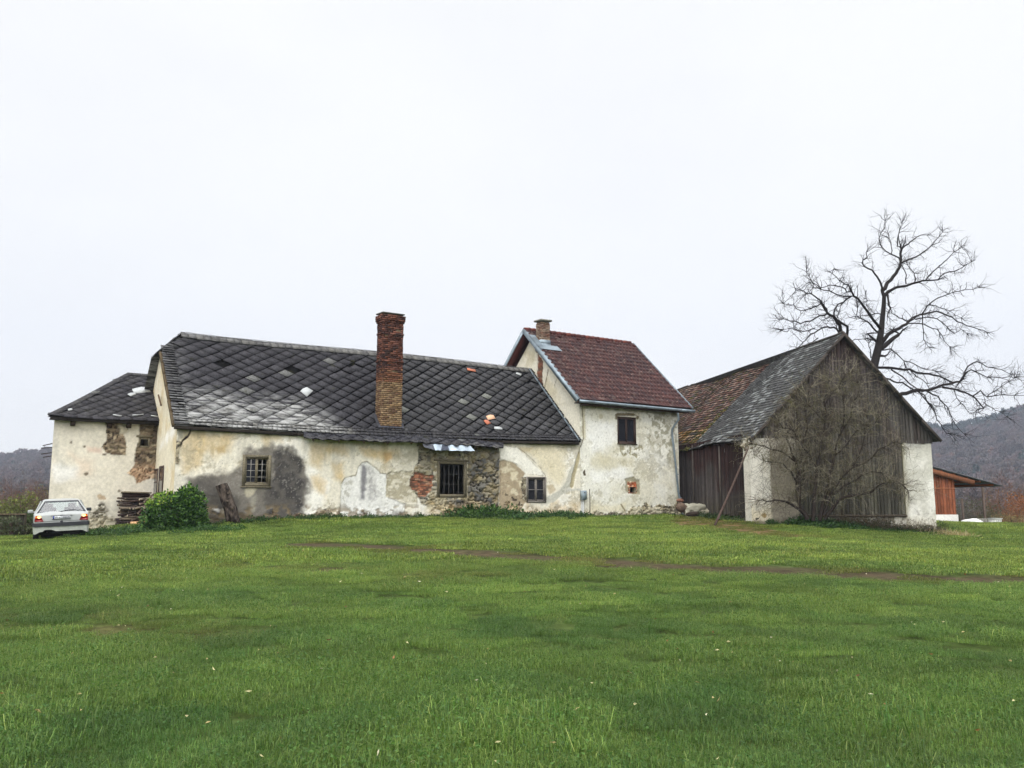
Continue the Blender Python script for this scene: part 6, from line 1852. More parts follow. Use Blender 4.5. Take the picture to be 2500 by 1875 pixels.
# ---------- big bare tree behind the barn
TD = 55.0
def tp(zx, zy, dd=0.): return at_depth(1850 + zx * .34965, 500 + zy * .3496, TD + dd)
px2m = .34965 / FOC * TD
tb = tp(760, 1700); tb = tp(735, 2200); tb[2] = gz1(tb[0], tb[1]) - .2
tree = thing('bare_tree', tb, 'large spreading leafless tree standing behind the barn', 'tree')
BK = lin((44, 40, 39)); TW = lin((36, 32, 32))
trunk_p = [tb, tp(748, 1700), tp(775, 1350), tp(812, 1120), tp(845, 985), tp(862, 880), tp(872, 780), tp(880, 700), tp(882, 640), tp(868, 600)]
trunk_r = A([92, 74, 68, 58, 52, 40, 34, 30, 27, 22]) / 2 * px2m
mb = MB(); mb.tube(trunk_p, trunk_r, 14, BK); mb.build('trunk', M_BARK, tree, smooth=True)
limbs = [
 ([(868, 600), (895, 565), (930, 525), (965, 480), (990, 435), (1000, 380), (1004, 310)], 24, 13, 1), ([(1004, 310), (1030, 285), (1060, 262), (1110, 225), (1180, 210)], 11, 4, 1),
 ([(996, 400), (985, 370), (930, 345), (870, 300), (850, 250), (850, 225), (880, 170), (888, 110)], 9, 3, 0), ([(930, 345), (932, 290), (920, 240)], 6, 3, 0),
 ([(1003, 405), (1060, 380), (1130, 350), (1190, 305), (1240, 250), (1290, 190)], 11, 3, 2), ([(1004, 310), (975, 290), (985, 200), (1005, 130)], 8, 3, -1),
 ([(890, 632), (915, 605), (960, 580), (1010, 570), (1080, 550), (1150, 530), (1200, 528), (1260, 523)], 20, 8, 3), ([(1260, 523), (1300, 480), (1370, 465), (1440, 430), (1490, 400)], 8, 3, 4),
 ([(1170, 530), (1220, 470), (1290, 410), (1370, 330), (1420, 290)], 8, 3, 4), ([(1095, 545), (1092, 490), (1085, 470), (1045, 420)], 7, 4, 2), ([(1035, 552), (1038, 490), (1010, 430), (1003, 405)], 7, 4, 2),
 ([(866, 600), (862, 560), (850, 530), (815, 480), (770, 445), (728, 405), (736, 385), (765, 368), (760, 330)], 13, 4, -2), ([(905, 625), (915, 700), (930, 720), (905, 780)], 12, 6, -1),
 ([(856, 862), (830, 830), (790, 780), (740, 710), (700, 655), (655, 605)], 17, 10, -3), ([(655, 605), (630, 560), (590, 540), (570, 530), (520, 480), (530, 450)], 8, 3, -4), ([(655, 605), (620, 610), (590, 575), (500, 560), (440, 580), (390, 575)], 8, 3, -5),
 ([(690, 645), (640, 640), (600, 640), (500, 600), (440, 590), (380, 540), (340, 470)], 9, 3, -4), ([(645, 645), (600, 680), (560, 695), (535, 730), (527, 775)], 10, 5, -4),
 ([(756, 1640), (690, 1250), (640, 1050), (605, 960), (585, 900), (572, 840), (530, 780), (485, 757)], 30, 14, -3), ([(485, 757), (455, 705), (440, 670), (400, 640), (370, 620), (320, 600), (265, 598)], 12, 3, -5),
 ([(485, 760), (430, 775), (370, 812), (300, 830), (220, 810), (150, 800)], 10, 3, -4), ([(620, 1000), (622, 915), (626, 850), (580, 822), (540, 785)], 18, 10, -2), ([(440, 690), (380, 720), (300, 740), (250, 700), (180, 690)], 7, 2.5, -5),
 ([(600, 950), (560, 880), (530, 855), (490, 852), (450, 860), (400, 892), (350, 925), (315, 960), (275, 1000)], 12, 4, -3), ([(400, 860), (350, 880), (300, 890), (250, 860), (180, 870)], 6, 2.5, -4), ([(420, 930), (380, 960), (330, 980), (300, 1010)], 6, 3, -2),
 ([(835, 885), (815, 870), (790, 840), (765, 815), (720, 793), (690, 770), (697, 720)], 11, 4, -2), ([(845, 985), (800, 930), (768, 900), (830, 895)], 16, 8, 0), ([(790, 1070), (785, 1010), (775, 970)], 7, 3, 0),
 ([(848, 985), (880, 945), (910, 905), (960, 875), (1010, 845), (1050, 820)], 26, 15, 1), ([(1050, 820), (1080, 790), (1130, 768), (1190, 755), (1250, 743), (1320, 772), (1390, 815), (1460, 845), (1540, 868), (1600, 890)], 13, 4, 3),
 ([(1150, 760), (1180, 710), (1220, 675), (1290, 640), (1360, 612), (1450, 590), (1540, 578)], 9, 3, 4), ([(1050, 828), (1120, 828), (1190, 850), (1250, 868), (1290, 915), (1340, 990)], 8, 3, 2),
 ([(1100, 800), (1180, 785), (1250, 795), (1320, 850), (1370, 900), (1420, 870), (1460, 900)], 7, 3, 3), ([(1150, 752), (1150, 830), (1158, 940), (1190, 990)], 7, 3, 2), ([(1045, 815), (1010, 795), (975, 778), (940, 760)], 8, 4, 0),
 ([(860, 1000), (910, 965), (950, 930), (985, 908)], 30, 18, 0), ([(845, 1055), (875, 1055), (908, 1045)], 18, 8, 0), ([(1200, 700), (1270, 720), (1340, 740), (1420, 790)], 5, 2, 3),
 ([(820, 1135), (870, 1137), (980, 1145), (1060, 1148), (1150, 1178), (1230, 1190), (1300, 1212), (1350, 1237), (1410, 1235)], 16, 8, 2), ([(1410, 1235), (1438, 1190), (1465, 1130), (1530, 1095), (1600, 1132), (1700, 1150), (1760, 1180)], 10, 3, 3),
 ([(1440, 1188), (1490, 1152), (1540, 1175), (1600, 1205), (1700, 1210), (1800, 1205), (1870, 1225)], 8, 3, 4), ([(760, 1900), (880, 1560), (940, 1410), (975, 1355), (1005, 1320), (1080, 1302), (1150, 1298), (1250, 1275), (1350, 1250), (1410, 1235)], 32, 11, 1),
 ([(1290, 1272), (1380, 1288), (1440, 1308), (1500, 1336), (1545, 1382), (1578, 1420), (1530, 1432)], 12, 6, 2), ([(1500, 1336), (1555, 1296), (1600, 1342), (1640, 1310), (1700, 1270), (1790, 1210)], 8, 3, 3), ([(1600, 1342), (1700, 1326), (1870, 1330)], 7, 3, 3), ([(1578, 1380), (1640, 1420), (1680, 1440), (1740, 1480)], 5, 2, 3),
 ([(830, 1170), (890, 1212), (950, 1235), (1010, 1240), (1060, 1275), (1130, 1310), (1180, 1370), (1230, 1430), (1250, 1500), (1290, 1560), (1340, 1600)], 11, 4, 1), ([(1180, 1300), (1260, 1338), (1300, 1390), (1340, 1450), (1370, 1520), (1440, 1600)], 9, 3, 2),
 ([(930, 1150), (1010, 1200), (1060, 1250), (1120, 1292), (1160, 1350), (1200, 1400)], 9, 4, 1), ([(865, 1015), (930, 1005), (970, 1040), (1020, 1090), (1030, 1135)], 8, 4, 0), ([(1020, 1090), (1100, 1115), (1180, 1150), (1240, 1160)], 6, 3, 1),
 ([(1370, 1290), (1390, 1350), (1440, 1400), (1480, 1460), (1540, 1450)], 5, 2, 2), ([(1060, 1150), (1110, 1200), (1180, 1250), (1200, 1290)], 6, 3, 1), ([(757, 600), (755, 650), (758, 700)], 5, 2, -3), ([(660, 950), (700, 940), (770, 935), (820, 950)], 5, 3, 0), ([(870, 770), (820, 760), (720, 775), (700, 780)], 6, 3, -1),
]
rs = np.random.RandomState(11)
mbL = MB(); mbT = MB()
for P, w0, w1, dd in limbs:
    n = len(P); start = 0 if n < 3 else 0
    pts = []
    for k, (a, b) in enumerate(P):
        f = k / (n - 1)
        pts.append(tp(a, b, dd * (.35 + .65 * f)))
    # densify with a slight wander
    q = [pts[0]]
    for a, b in zip(pts[:-1], pts[1:]):
        q.append((a + b) / 2 + rs.normal(size=3) * .035); q.append(b)
    q = A(q); m = len(q); w = np.linspace(w0, w1, m) / 2 * px2m * 1.25
    mbL.tube(q, w, 7, BK)
    big = w0 > 20
    Lp = np.linalg.norm(np.diff(q, axis=0), axis=1).sum()
    nt_ = int(Lp * (1.3 if big else 4.2))
    for i in range(nt_):
        k = rs.randint(max(1, int(m * (.5 if big else .15))), m)
        f = k / m
        d = (q[k] - q[k - 1]); d /= np.linalg.norm(d)
        side = rs.normal(size=3); side -= d * np.dot(side, d); side /= np.linalg.norm(side)
        nd = d * .9 + side * rs.uniform(.5, 1.1)
        grow(mbT, q[k], nd, rs.uniform(.45, 1.15) * (1.1 if f > .5 else .8), rs.uniform(.015, .024), 2 if rs.rand() < .75 else 1, rs, TW, 3, .6, .03, 0, 1, 3, None, .65)
    for i in range(4 if w1 < 6 else 2):     # the tip fans out
        d = q[-1] - q[-2]; d /= np.linalg.norm(d)
        grow(mbT, q[-1], d + rs.normal(size=3) * .45, rs.uniform(.5, 1.1), max(w[-1] * .8, .02), 2, rs, TW, 3, .38, .03, 0, 2, 3, None, .6)
mbL.build('limb', M_BARK, tree)
o = mbT.build('twigs', M_TWIG, tree)

# ---------- bare thorn bush before the barn gable
c = at_depth(1990, 1288, 37.2); c[2] = gz1(c[0], c[1])
bush = thing('bare_bush', c, 'large leafless thorny bush growing up in front of the barn gable', 'bush')
def bq(zx, zy, dd=0.): return at_depth(1620 + zx * .3316, 780 + zy * .3316, 37.0 + dd)
mbL = MB(); mbT = MB(); rs = np.random.RandomState(5)
BC = lin((86, 78, 66)); BD = lin((46, 40, 36)); BT = lin((144, 137, 118))
st_ = [([(1060, 1470), (1010, 1400), (985, 1300), (985, 1180), (975, 1050), (930, 930), (900, 850)], 26, 8, .1), ([(1040, 1440), (970, 1380), (900, 1340), (820, 1330), (760, 1340), (700, 1330)], 17, 5, -.4),
 ([(1000, 1360), (1000, 1150), (1020, 950), (1060, 800), (1040, 650), (1080, 500)], 18, 5, .1), ([(985, 1200), (940, 1120), (880, 1060), (800, 1050), (740, 1040)], 11, 4, -.4), ([(975, 1050), (900, 990), (830, 960), (740, 930), (620, 905)], 10, 3, -.4),
 ([(1100, 1480), (1110, 1300), (1130, 1100), (1160, 900), (1190, 750), (1180, 600), (1210, 450)], 22, 5, .2), ([(1150, 1480), (1190, 1300), (1220, 1150), (1260, 1000), (1300, 850), (1330, 700), (1320, 560)], 20, 5, 0),
 ([(1190, 1470), (1240, 1400), (1290, 1330), (1370, 1300), (1450, 1290), (1530, 1270), (1600, 1210), (1680, 1170), (1760, 1220), (1800, 1260)], 20, 6, -.5), ([(1180, 1440), (1230, 1280), (1300, 1180), (1380, 1100), (1440, 1000), (1480, 860), (1500, 700)], 16, 4, -.2),
 ([(1230, 1300), (1320, 1230), (1420, 1180), (1520, 1120), (1620, 1130), (1680, 1200)], 12, 4, -.5), ([(1130, 1100), (1080, 1000), (1000, 900), (960, 820), (880, 800), (840, 720)], 11, 3, -.2), ([(1260, 1000), (1340, 930), (1420, 820), (1560, 760), (1600, 700)], 10, 3, -.2),
 ([(1380, 1100), (1480, 1060), (1580, 960), (1650, 930), (1720, 900)], 10, 3, -.4), ([(1190, 750), (1120, 680), (1060, 620), (990, 590), (940, 610)], 9, 3, 0), ([(1300, 850), (1380, 720), (1400, 600), (1440, 520), (1420, 450)], 9, 3, 0), ([(1180, 640), (1230, 560), (1290, 500), (1340, 400), (1400, 380)], 8, 3, .1)]
bm_ = .3316 / FOC * 37
for P, w0, w1, dd in st_:
    pts = [bq(a, b, dd * k / (len(P) - 1) * 1.5 - .1) for k, (a, b) in enumerate(P)]
    q = [pts[0]]
    for a, b in zip(pts[:-1], pts[1:]): q.append((a + b) / 2 + rs.normal(size=3) * .03); q.append(b)
    q = A(q); m = len(q); w = np.linspace(w0, w1, m) / 2 * bm_ * 1.4
    mbL.tube(q, w, 6, BD)
    Lp = np.linalg.norm(np.diff(q, axis=0), axis=1).sum()
    for i in range(int(Lp * 36)):
        k = rs.randint(2, m); d = q[k] - q[k - 1]; d /= np.linalg.norm(d)
        side = rs.normal(size=3) * A([1, .45, 1]); side -= d * np.dot(side, d); side /= np.linalg.norm(side)
        col = BC if rs.rand() < .4 else (BT if rs.rand() < .55 else lin((60, 54, 48)) if rs.rand() < .6 else lin((96, 94, 60)))
        grow(mbT, q[k], d * .7 + side, rs.uniform(.3, 1.0), rs.uniform(.006, .011), 2, rs, col, 3, .55, .02, 0, 2, 3, None, .9)
mbL.build('stem', M_BARK, bush); mbT.build('twigs', M_TWIG, bush)
mb = MB()
n = 450; P = A([bq(rs.uniform(850, 1500), rs.normal(850, 200), rs.uniform(-.6, .3)) for i in range(n)])
mb.leaves(P, R.normal(size=(n, 3)), .025, .04, lin(A([(112, 104, 56), (96, 96, 52), (124, 88, 50)]))[R.randint(3, size=n)]); mb.build('last_leaves', M_LEAF, bush)
# brown bramble tangle along the right half of the gable
mb = MB(); rs = np.random.RandomState(9)
for i in range(420):
    s_ = rs.uniform(3.6, 8.6); p = B.at(s_, 0, rs.uniform(.15, .9)); p[2] = gz1(p[0], p[1])
    h = .2 + .5 * (fbm(c1(s_ * .9), c1(2.), 3, 8)[0])
    grow(mb, p, (rs.normal() * .5, rs.normal() * .5, 1), h * rs.uniform(.6, 1.5), .007, 2, rs, lin([(84, 70, 56), (96, 86, 62), (72, 62, 52)][rs.randint(3)]), 3, .6, -.05, 0, 2, 3, None, .9)
n = 2600; s_ = rs.uniform(3.6, 8.6, n); base = B.P + s_[:, None] * B.u + rs.uniform(.1, 1.0, n)[:, None] * B.n
base[:, 2] = gz(base[:, 0], base[:, 1]) + rs.uniform(0, 1, n) ** 1.4 * (.15 + .6 * fbm(s_ * .9, s_ * 0 + 2., 3, 8))
mb.leaves(base, rs.normal(size=(n, 3)), .05, .07, lin(A([(70, 74, 44), (84, 80, 50), (92, 76, 56), (58, 66, 42)]))[rs.randint(4, size=n)])
tag(mb.build('bramble_thicket', M_LEAF, None), 'tangled brown brambles along the foot of the barn gable', 'brambles', None, 'stuff')

# ================================================================ thickets and trees in the middle distance
def thicket(name, px, py, d, w, h, label, twc, leafc, nl, seed, n_st=26, lsize=.16, trunkc=(70, 60, 54), cat='tree', shell=.2):
    rs = np.random.RandomState(seed)
    c = at_depth(px, py, d); c[2] = gz1(c[0], c[1])
    t = thing(name, c, label, cat)
    mb = MB()
    for i in range(n_st):
        th = rs.uniform(0, 2 * pi); e = rs.rand() ** .5
        p = c + A([cos(th) * w * .25 * e, sin(th) * w * .25 * e, 0])
        grow(mb, p, (cos(th) * e * w / h * .8, sin(th) * e * w / h * .8, 1.1), h * rs.uniform(.5, .8), .03, 3, rs, lin(twc) * rs.uniform(.75, 1.25), 3, .35, .04, 0, 3, 5, 6, .75, .5)
    mb.build('twigs', M_TWIG, t)
    mb = MB(); mb.tube([c - A([0, 0, .2]), c + A([.1, 0, h * .3]), c + A([.0, 0, h * .6])], [.12, .09, .03], 7, lin(trunkc)); mb.build('trunk', M_BARK, t)
    if nl:
        mb = MB(); st = R.get_state(); R.seed(seed)
        ks = 7
        for k in range(ks):
            th = rs.uniform(0, 2 * pi); e = rs.uniform(.1, .55)
            leaf_cloud(mb, nl // ks, c + A([cos(th) * w * .5 * e, sin(th) * w * .5 * e, h * rs.uniform(.15, .7)]), (w * .24, w * .24, h * .2), lsize, leafc, .2, shell, .5, seed + k)
        R.set_state(st); mb.build('foliage', M_LEAF, t)
BR = (98, 76, 64)
thicket('bare_tree', 22, 1285, 70, 6.5, 5.8, 'rounded brown bare tree at the left edge below the wooded hill', (104, 78, 60), [(112, 78, 52), (96, 70, 52)], 900, 21, 44, .14)
thicket('bare_tree', -60, 1290, 66, 6, 5.0, 'brown bare thicket tree just beyond the left picture edge', (98, 76, 62), [(108, 78, 52)], 500, 26, 30)
thicket('leafy_tree', 100, 1290, 75, 5.0, 5.6, 'yellow-green thin-leaved tree behind the outbuilding corner', (92, 80, 62), [(112, 112, 64), (98, 100, 60), (124, 118, 76)], 800, 22, 24, .2)
thicket('bare_bush', 96, 1292, 52, 3.2, 3.0, 'reddish brown bare bush behind the car against the outbuilding', (104, 80, 74), [(112, 76, 66)], 300, 23, 40, .1, cat='bush')
thicket('leafy_bush', 50, 1298, 44, 2.6, 2.2, 'bright yellow-green bush left of the car', (84, 76, 54), [(116, 122, 58), (100, 108, 56), (92, 92, 58)], 900, 24, 16, .13, cat='bush')
thicket('leafy_bush', 8, 1300, 46, 3.0, 1.9, 'olive green bush at the left edge behind the fence', (84, 78, 60), [(102, 106, 70), (88, 92, 62), (112, 108, 80)], 900, 25, 18, .13, cat='bush')
thicket('leafy_bush', 62, 1305, 33, 1.7, 1.1, 'dark green low bush beside the car and the fence', (66, 66, 50), [(66, 84, 48), (56, 74, 44), (84, 100, 62)], 1400, 27, 12, .09, cat='bush')
thicket('leafy_bush', 22, 1312, 31.5, 1.6, .8, 'dull green creeper mound over the low fence', (70, 68, 54), [(78, 88, 58), (66, 78, 52), (96, 100, 74)], 1200, 28, 12, .08, cat='bush')
thicket('bare_tree', 2400, 1292, 75, 6.0, 4.8, 'grey-brown thicket tree seen under the shed roof', (84, 74, 66), [(84, 84, 62), (74, 76, 56)], 700, 31, 36)
thicket('bare_tree', 2345, 1292, 82, 5.0, 4.6, 'dark grey-brown thicket tree behind the shed posts', (76, 68, 62), [(72, 78, 58)], 600, 36, 30)
thicket('bare_tree', 2445, 1292, 84, 7.0, 7.0, 'tall grey-brown bare tree right of the shed roof', (98, 82, 70), [(120, 96, 66)], 500, 32, 46)
thicket('autumn_tree', 2492, 1292, 78, 5.4, 5.6, 'orange-brown autumn tree at the right edge', (118, 78, 52), [(156, 96, 48), (140, 84, 44), (168, 112, 60)], 2600, 33, 36, .15)
thicket('autumn_tree', 2545, 1292, 74, 6, 6.6, 'second orange-brown tree just beyond the right edge', (118, 78, 52), [(150, 92, 48), (132, 84, 48)], 1600, 34, 30, .15)
thicket('bare_bush', 2420, 1288, 58, 3.2, 1.7, 'low grey-green bush behind the pale square tank', (92, 86, 70), [(104, 108, 76), (92, 98, 66)], 900, 35, 24, .1, cat='bush')
thicket('bare_bush', 2470, 1288, 57, 3.4, 1.6, 'low straw-coloured bush at the right behind the grass rise', (120, 104, 74), [(136, 120, 78)], 700, 37, 24, .1, cat='bush')

# low garden wall at the far left
W0 = Plane(at_depth(0, 1318, 31.5), 82)
gw = thing('garden_wall', W0.at(-1, .3), 'low dark overgrown board fence at the left edge beside the car', 'fence')
mb = MB()
s1_ = W0.sz(62, 1262)[0]; z1_ = W0.sz(10, 1254)[1]
boards(mb, W0, -7, s1_, lambda s: .2, lambda s: z1_ - .03, .16, 0, lambda s, z: lin((74, 72, 62)) * R.uniform(.8, 1.2), dz=.3)
mb.build('boards', M_WOOD, gw)
mb = MB(); bar(mb, W0, -7, s1_, z1_ - .05, z1_, -.03, .07, lin((108, 96, 80))); bar(mb, W0, -7, s1_, z1_ - .62, z1_ - .57, .03, .07, lin((110, 108, 98)))
for ss in (-5.2, -3.2, -1.2, s1_ - .1): bar(mb, W0, ss, ss + .1, .1, z1_ + .02, -.12, -.03, lin((70, 64, 56)))
mb.build('rail', M_WOOD, gw)

# ================================================================ woods on the hills
def crown_v(seed, w, h, n, cols, con=False, fuzz=1.):
    rs = np.random.RandomState(seed); mb = MB()
    if con:
        u = rs.rand(n) ** .7; th = rs.uniform(0, 2 * pi, n); r = w * (u) * .5 * rs.uniform(.5, 1.1, n)
        P = np.stack([r * np.cos(th), r * np.sin(th), h * (1 - u * .9)], 1); D = np.stack([np.cos(th), np.sin(th), -.3 * np.ones(n)], 1)
        mb.leaves(P, D, w * .22, w * .28, lin(A(cols))[rs.randint(len(cols), size=n)], .2)
    else:
        th = rs.uniform(0, 2 * pi, n); u = rs.uniform(-.6, 1, n); s_ = np.sqrt(1 - u * u); r = rs.uniform(.4, 1, n) ** .5
        D = np.stack([s_ * np.cos(th), s_ * np.sin(th), u], 1); P = D * r[:, None] * A([w / 2, w / 2, h * .36]) + A([0, 0, h * .62])
        mb.leaves(P, D + rs.normal(size=(n, 3)) * .5 + A([0, 0, .5]), w * .11, w * .26, lin(A(cols))[rs.randint(len(cols), size=n)] * rs.uniform(.75, 1.25, (n, 1)), .2)
    mb.tube([(0, 0, -1), (0, 0, h * .5)], [.25, .15], 4, lin((70, 62, 58)))
    return mb.data()
fv = [crown_v(1, 8, 13, 260, [(84, 76, 74), (74, 68, 68), (98, 88, 82)]), crown_v(2, 9, 12, 260, [(92, 82, 72), (82, 74, 68), (74, 68, 66)]), crown_v(3, 7, 14, 240, [(100, 86, 84), (90, 78, 78)]),
      crown_v(4, 6, 15, 260, [(44, 58, 52), (36, 48, 46), (52, 66, 56)], True), crown_v(5, 8, 12, 260, [(50, 62, 54), (42, 54, 50)]), crown_v(6, 8, 11, 240, [(112, 86, 74), (104, 80, 70)])]
fp = []; fs = []; fk = []; ft = []
for (az0, az1) in ((-44, -24.5), (24.5, 46)):
    area = radians(az1 - az0) * (1060 ** 2 - 300 ** 2) / 2
    n = int(area / 52)
    r = np.sqrt(R.uniform(300 ** 2, 1060 ** 2, n)); az = np.radians(R.uniform(az0, az1, n))
    x = r * np.sin(az); y = r * np.cos(az); z = gz(x, y)
    nn_ = fbm(x / 60, y / 60, 3, 71); top = sm(r, 760, 900)
    con = (nn_ + top * (.32 if az0 > 0 else -.06) + R.uniform(-.08, .08, n)) > .66
    k = np.where(con, np.where(R.rand(n) < .5, 3, 4), R.choice([0, 1, 2], n))
    aut = (~con) & (R.rand(n) < .05 + .25 * (nn_ < .38)) & (az0 > 0) & (r < 700); k = np.where(aut, 5, k)
    fp.append(np.stack([x, y, z], 1)); fk.append(k); fs.append(R.uniform(.55, .95, n)); ft.append(np.tile(R.uniform(.8, 1.2, (n, 1)), (1, 3)))
fp = np.concatenate(fp); fk = np.concatenate(fk); fs = np.concatenate(fs); ft = np.concatenate(ft)
o = scatter('forest', fv, fp, R.uniform(0, 6.28, len(fp)), fs, fk, ft, leaf_mat('far foliage', trans=0, inst=True))
tag(o, 'bare brown and dark evergreen woods covering the distant hillsides', 'forest', None, 'stuff')
print('forest', len(fp))

# ================================================================ grass
def grass_v(seed, n, half, hgt, wid, cols, lean=.5, flop=.5):
    rs = np.random.RandomState(seed)
    P = np.column_stack([rs.uniform(-half, half, (n, 2)), np.zeros(n)])
    th = rs.uniform(0, 2 * pi, n); h = hgt * rs.uniform(.45, 1.25, n); ln = rs.uniform(.1, 1, n) * lean
    d = np.column_stack([np.cos(th), np.sin(th), np.zeros(n)]); s = np.column_stack([-np.sin(th), np.cos(th), np.zeros(n)])
    w = wid * rs.uniform(.6, 1.3, n)
    p1 = P + d * (h * ln * .35)[:, None] + UNIT * (h * .6)[:, None]
    p2 = P + d * (h * ln * 1.1)[:, None] + UNIT * (h * (1 - flop * ln * .5))[:, None]
    V = np.stack([P - s * w[:, None] / 2, P + s * w[:, None] / 2, p1 + s * w[:, None] * .4, p1 - s * w[:, None] * .4, p2], 1).reshape(-1, 3)
    i = np.arange(n) * 5
    C = lin(A(cols))[rs.randint(len(cols), size=n)] * rs.uniform(.62, 1.3, (n, 1))
    C = np.repeat(C, 5, 0)
    return V, [np.stack([i, i + 1, i + 2, i + 3], 1), np.stack([i + 3, i + 2, i + 4], 1)], C
GC = [(92, 112, 50), (80, 103, 46), (102, 121, 58), (70, 95, 46), (106, 121, 62)]
GCy = GC + GC + GC + [(128, 132, 78)]
def clover_v(seed, n, half):
    rs = np.random.RandomState(seed); mb = MB()
    P = np.column_stack([rs.uniform(-half, half, (n, 2)), rs.uniform(.02, .075, n)])
    mb.leaves(P, rs.normal(size=(n, 3)) * A([1, 1, .3]) + A([0, 0, .25]), .012, .019, lin(A([(72, 98, 46), (80, 106, 50), (64, 90, 44)]))[rs.randint(3, size=n)], .15)
    return mb.data()
def mixv(*g):
    V = []; F = []; C = []; n = 0
    for v, f, c in g:
        V.append(v); C.append(c); F += [q + n for q in f]; n += len(v)
    return np.concatenate(V), F, np.concatenate(C)
gv = [mixv(grass_v(1, 2000, .31, .052, .0026, GC, 1.0, 1.1), clover_v(51, 60, .3)), mixv(grass_v(2, 2000, .31, .048, .0026, GCy, 1.1, 1.1), clover_v(52, 25, .3)), mixv(grass_v(3, 1700, .31, .062, .0027, GC, 1.3, 1.2), grass_v(33, 120, .31, .11, .003, GCy, 1.2, 1.3), clover_v(53, 70, .3)),
      mixv(grass_v(4, 1700, .31, .042, .0026, GCy, 1.2, 1.1), clover_v(54, 40, .3)), mixv(grass_v(5, 1500, .31, .05, .0026, GC, 1.2, 1.2), clover_v(5, 160, .3), grass_v(35, 60, .31, .12, .003, GC, 1.2, 1.3)),
      grass_v(6, 900, .5, .055, .010, GC, .9, 1.), grass_v(7, 900, .5, .05, .011, GCy, .9, 1.), grass_v(8, 40, .12, .11, .004, [(60, 92, 40), (76, 106, 46)], .9, 1.1)]
gp = []; gs = []; gk = []; gt = []
def cell_ok(x, y):
    ang = np.degrees(np.arctan2(x, y)); return (np.abs(ang) < np.where(np.hypot(x, y) < 34, 48, 38)) | (np.hypot(x, y) < 5)
# near field: half-metre clumps out to 20 m, metre clumps beyond
for (r0, r1, st) in ((2.2, 17, .40), (17, 64, .5)):
    xs = np.arange(-50, 50, st); ys = np.arange(0, 62, st); X, Y = np.meshgrid(xs, ys); X = X.ravel(); Y = Y.ravel()
    X = X + R.uniform(-.5, .5, len(X)) * st; Y = Y + R.uniform(-.5, .5, len(Y)) * st
    r = np.hypot(X, Y); ok = (r > r0) & (r < r1) & cell_ok(X, Y)
    X, Y = X[ok], Y[ok]
    gp.append(np.column_stack([X, Y])); n = len(X)
    if r1 < 20:
        gk.append(R.choice([0, 1, 2, 3, 4], n, p=[.3, .24, .22, .1, .14]))
        e = R.rand(n) < .09; 
        q = np.column_stack([X[e], Y[e]]) + R.uniform(-.2, .2, (e.sum(), 2)); gp.append(q); gk.append(np.full(len(q), 7))
    else: gk.append(R.choice([5, 6], n))
gp = np.concatenate(gp); gk = np.concatenate(gk)
# keep the grass out of the buildings
def inside_rect(pl, s0, s1, o0, o1):
    w = np.column_stack([gp, np.zeros(len(gp))]) - pl.P; s = w @ pl.u; o_ = w @ pl.n
    return (s > s0) & (s < s1) & (o_ > o0) & (o_ < o1)
bad = inside_rect(M, .2, SE, -8.2, -.12) | inside_rect(L, SLW, 3, -6, -.1) | inside_rect(B, -.2, 8.7, -21, -.15) | inside_rect(S, -12, sr, -9, -.1)
_dx = gp[:, 0] - cc[0]; _dy = gp[:, 1] - cc[1]; _lx = _dx * cos(cdir) - _dy * sin(cdir); _ly = _dx * sin(cdir) + _dy * cos(cdir); carm = (np.abs(_lx) < .95) & (_ly > -.35) & (_ly < 4)
gp = gp[~(bad | carm)]; gk = gk[~(bad | carm)]
x, y = gp[:, 0], gp[:, 1]; n = len(x)
mud, mud2, pth, bro = masks(x, y)
keep = R.rand(n) > np.clip(mud * .95 + pth * .5 + mud2 * .3 + bro * .3, 0, .9)
gp, gk, x, y, mud, mud2, pth, bro = gp[keep], gk[keep], x[keep], y[keep], mud[keep], mud2[keep], pth[keep], bro[keep]; n = len(x)
n1 = fbm(x * .14, y * .2, 4, 61); n2 = fbm(x * .7, y * .9, 4, 62); r = np.hypot(x, y)
tint = A([.91, .98, .86]) * R.uniform(.8, 1.25, (n, 1)) * (.76 + .6 * n2 + .45 * fbm(x * .28, y * .34, 3, 64))[:, None]
yel = sm(n1 * .6 + n2 * .4, .42, .6) * .5 + sm(r, 13, 24) * .55
tint = tint * (1 + yel[:, None] * A([.42, .18, .05]))
dark = sm(-r, -17, -7) * .6 + sm(-n2, -.48, -.36) * .3
tint = tint * (1 - dark[:, None] * A([.40, .22, .22]))
br_ = np.clip(mud * 1.3 + mud2 + pth * .9 + bro, 0, 1)[:, None]
tint = tint * (1 - br_) + A([1.25, .88, .85]) * br_ * (.7 + .5 * n2)[:, None]
gs = (.45 + .75 * n2 + .35 * fbm(x * 1.9, y * 1.9, 2, 66)) * R.uniform(.75, 1.35, n) * (1 - .35 * br_[:, 0]) * (1 + .25 * sm(-r, -10, -5)) * np.where(r > 40, 1.3, 1)
z = gz(x, y) + (fbm(x * .9, y * .9, 2, 5) - .5) * .06 - .012
o = scatter('grass', gv, np.column_stack([x, y, z]), R.uniform(0, 6.28, n), gs, gk, tint, leaf_mat('grass blade', .5, .35, True), tilt=R.normal(0, .04, (n, 2)))
tag(o, 'short green meadow grass with clover, yellower towards the farm', 'grass', None, 'stuff')
print('grass clumps', n)
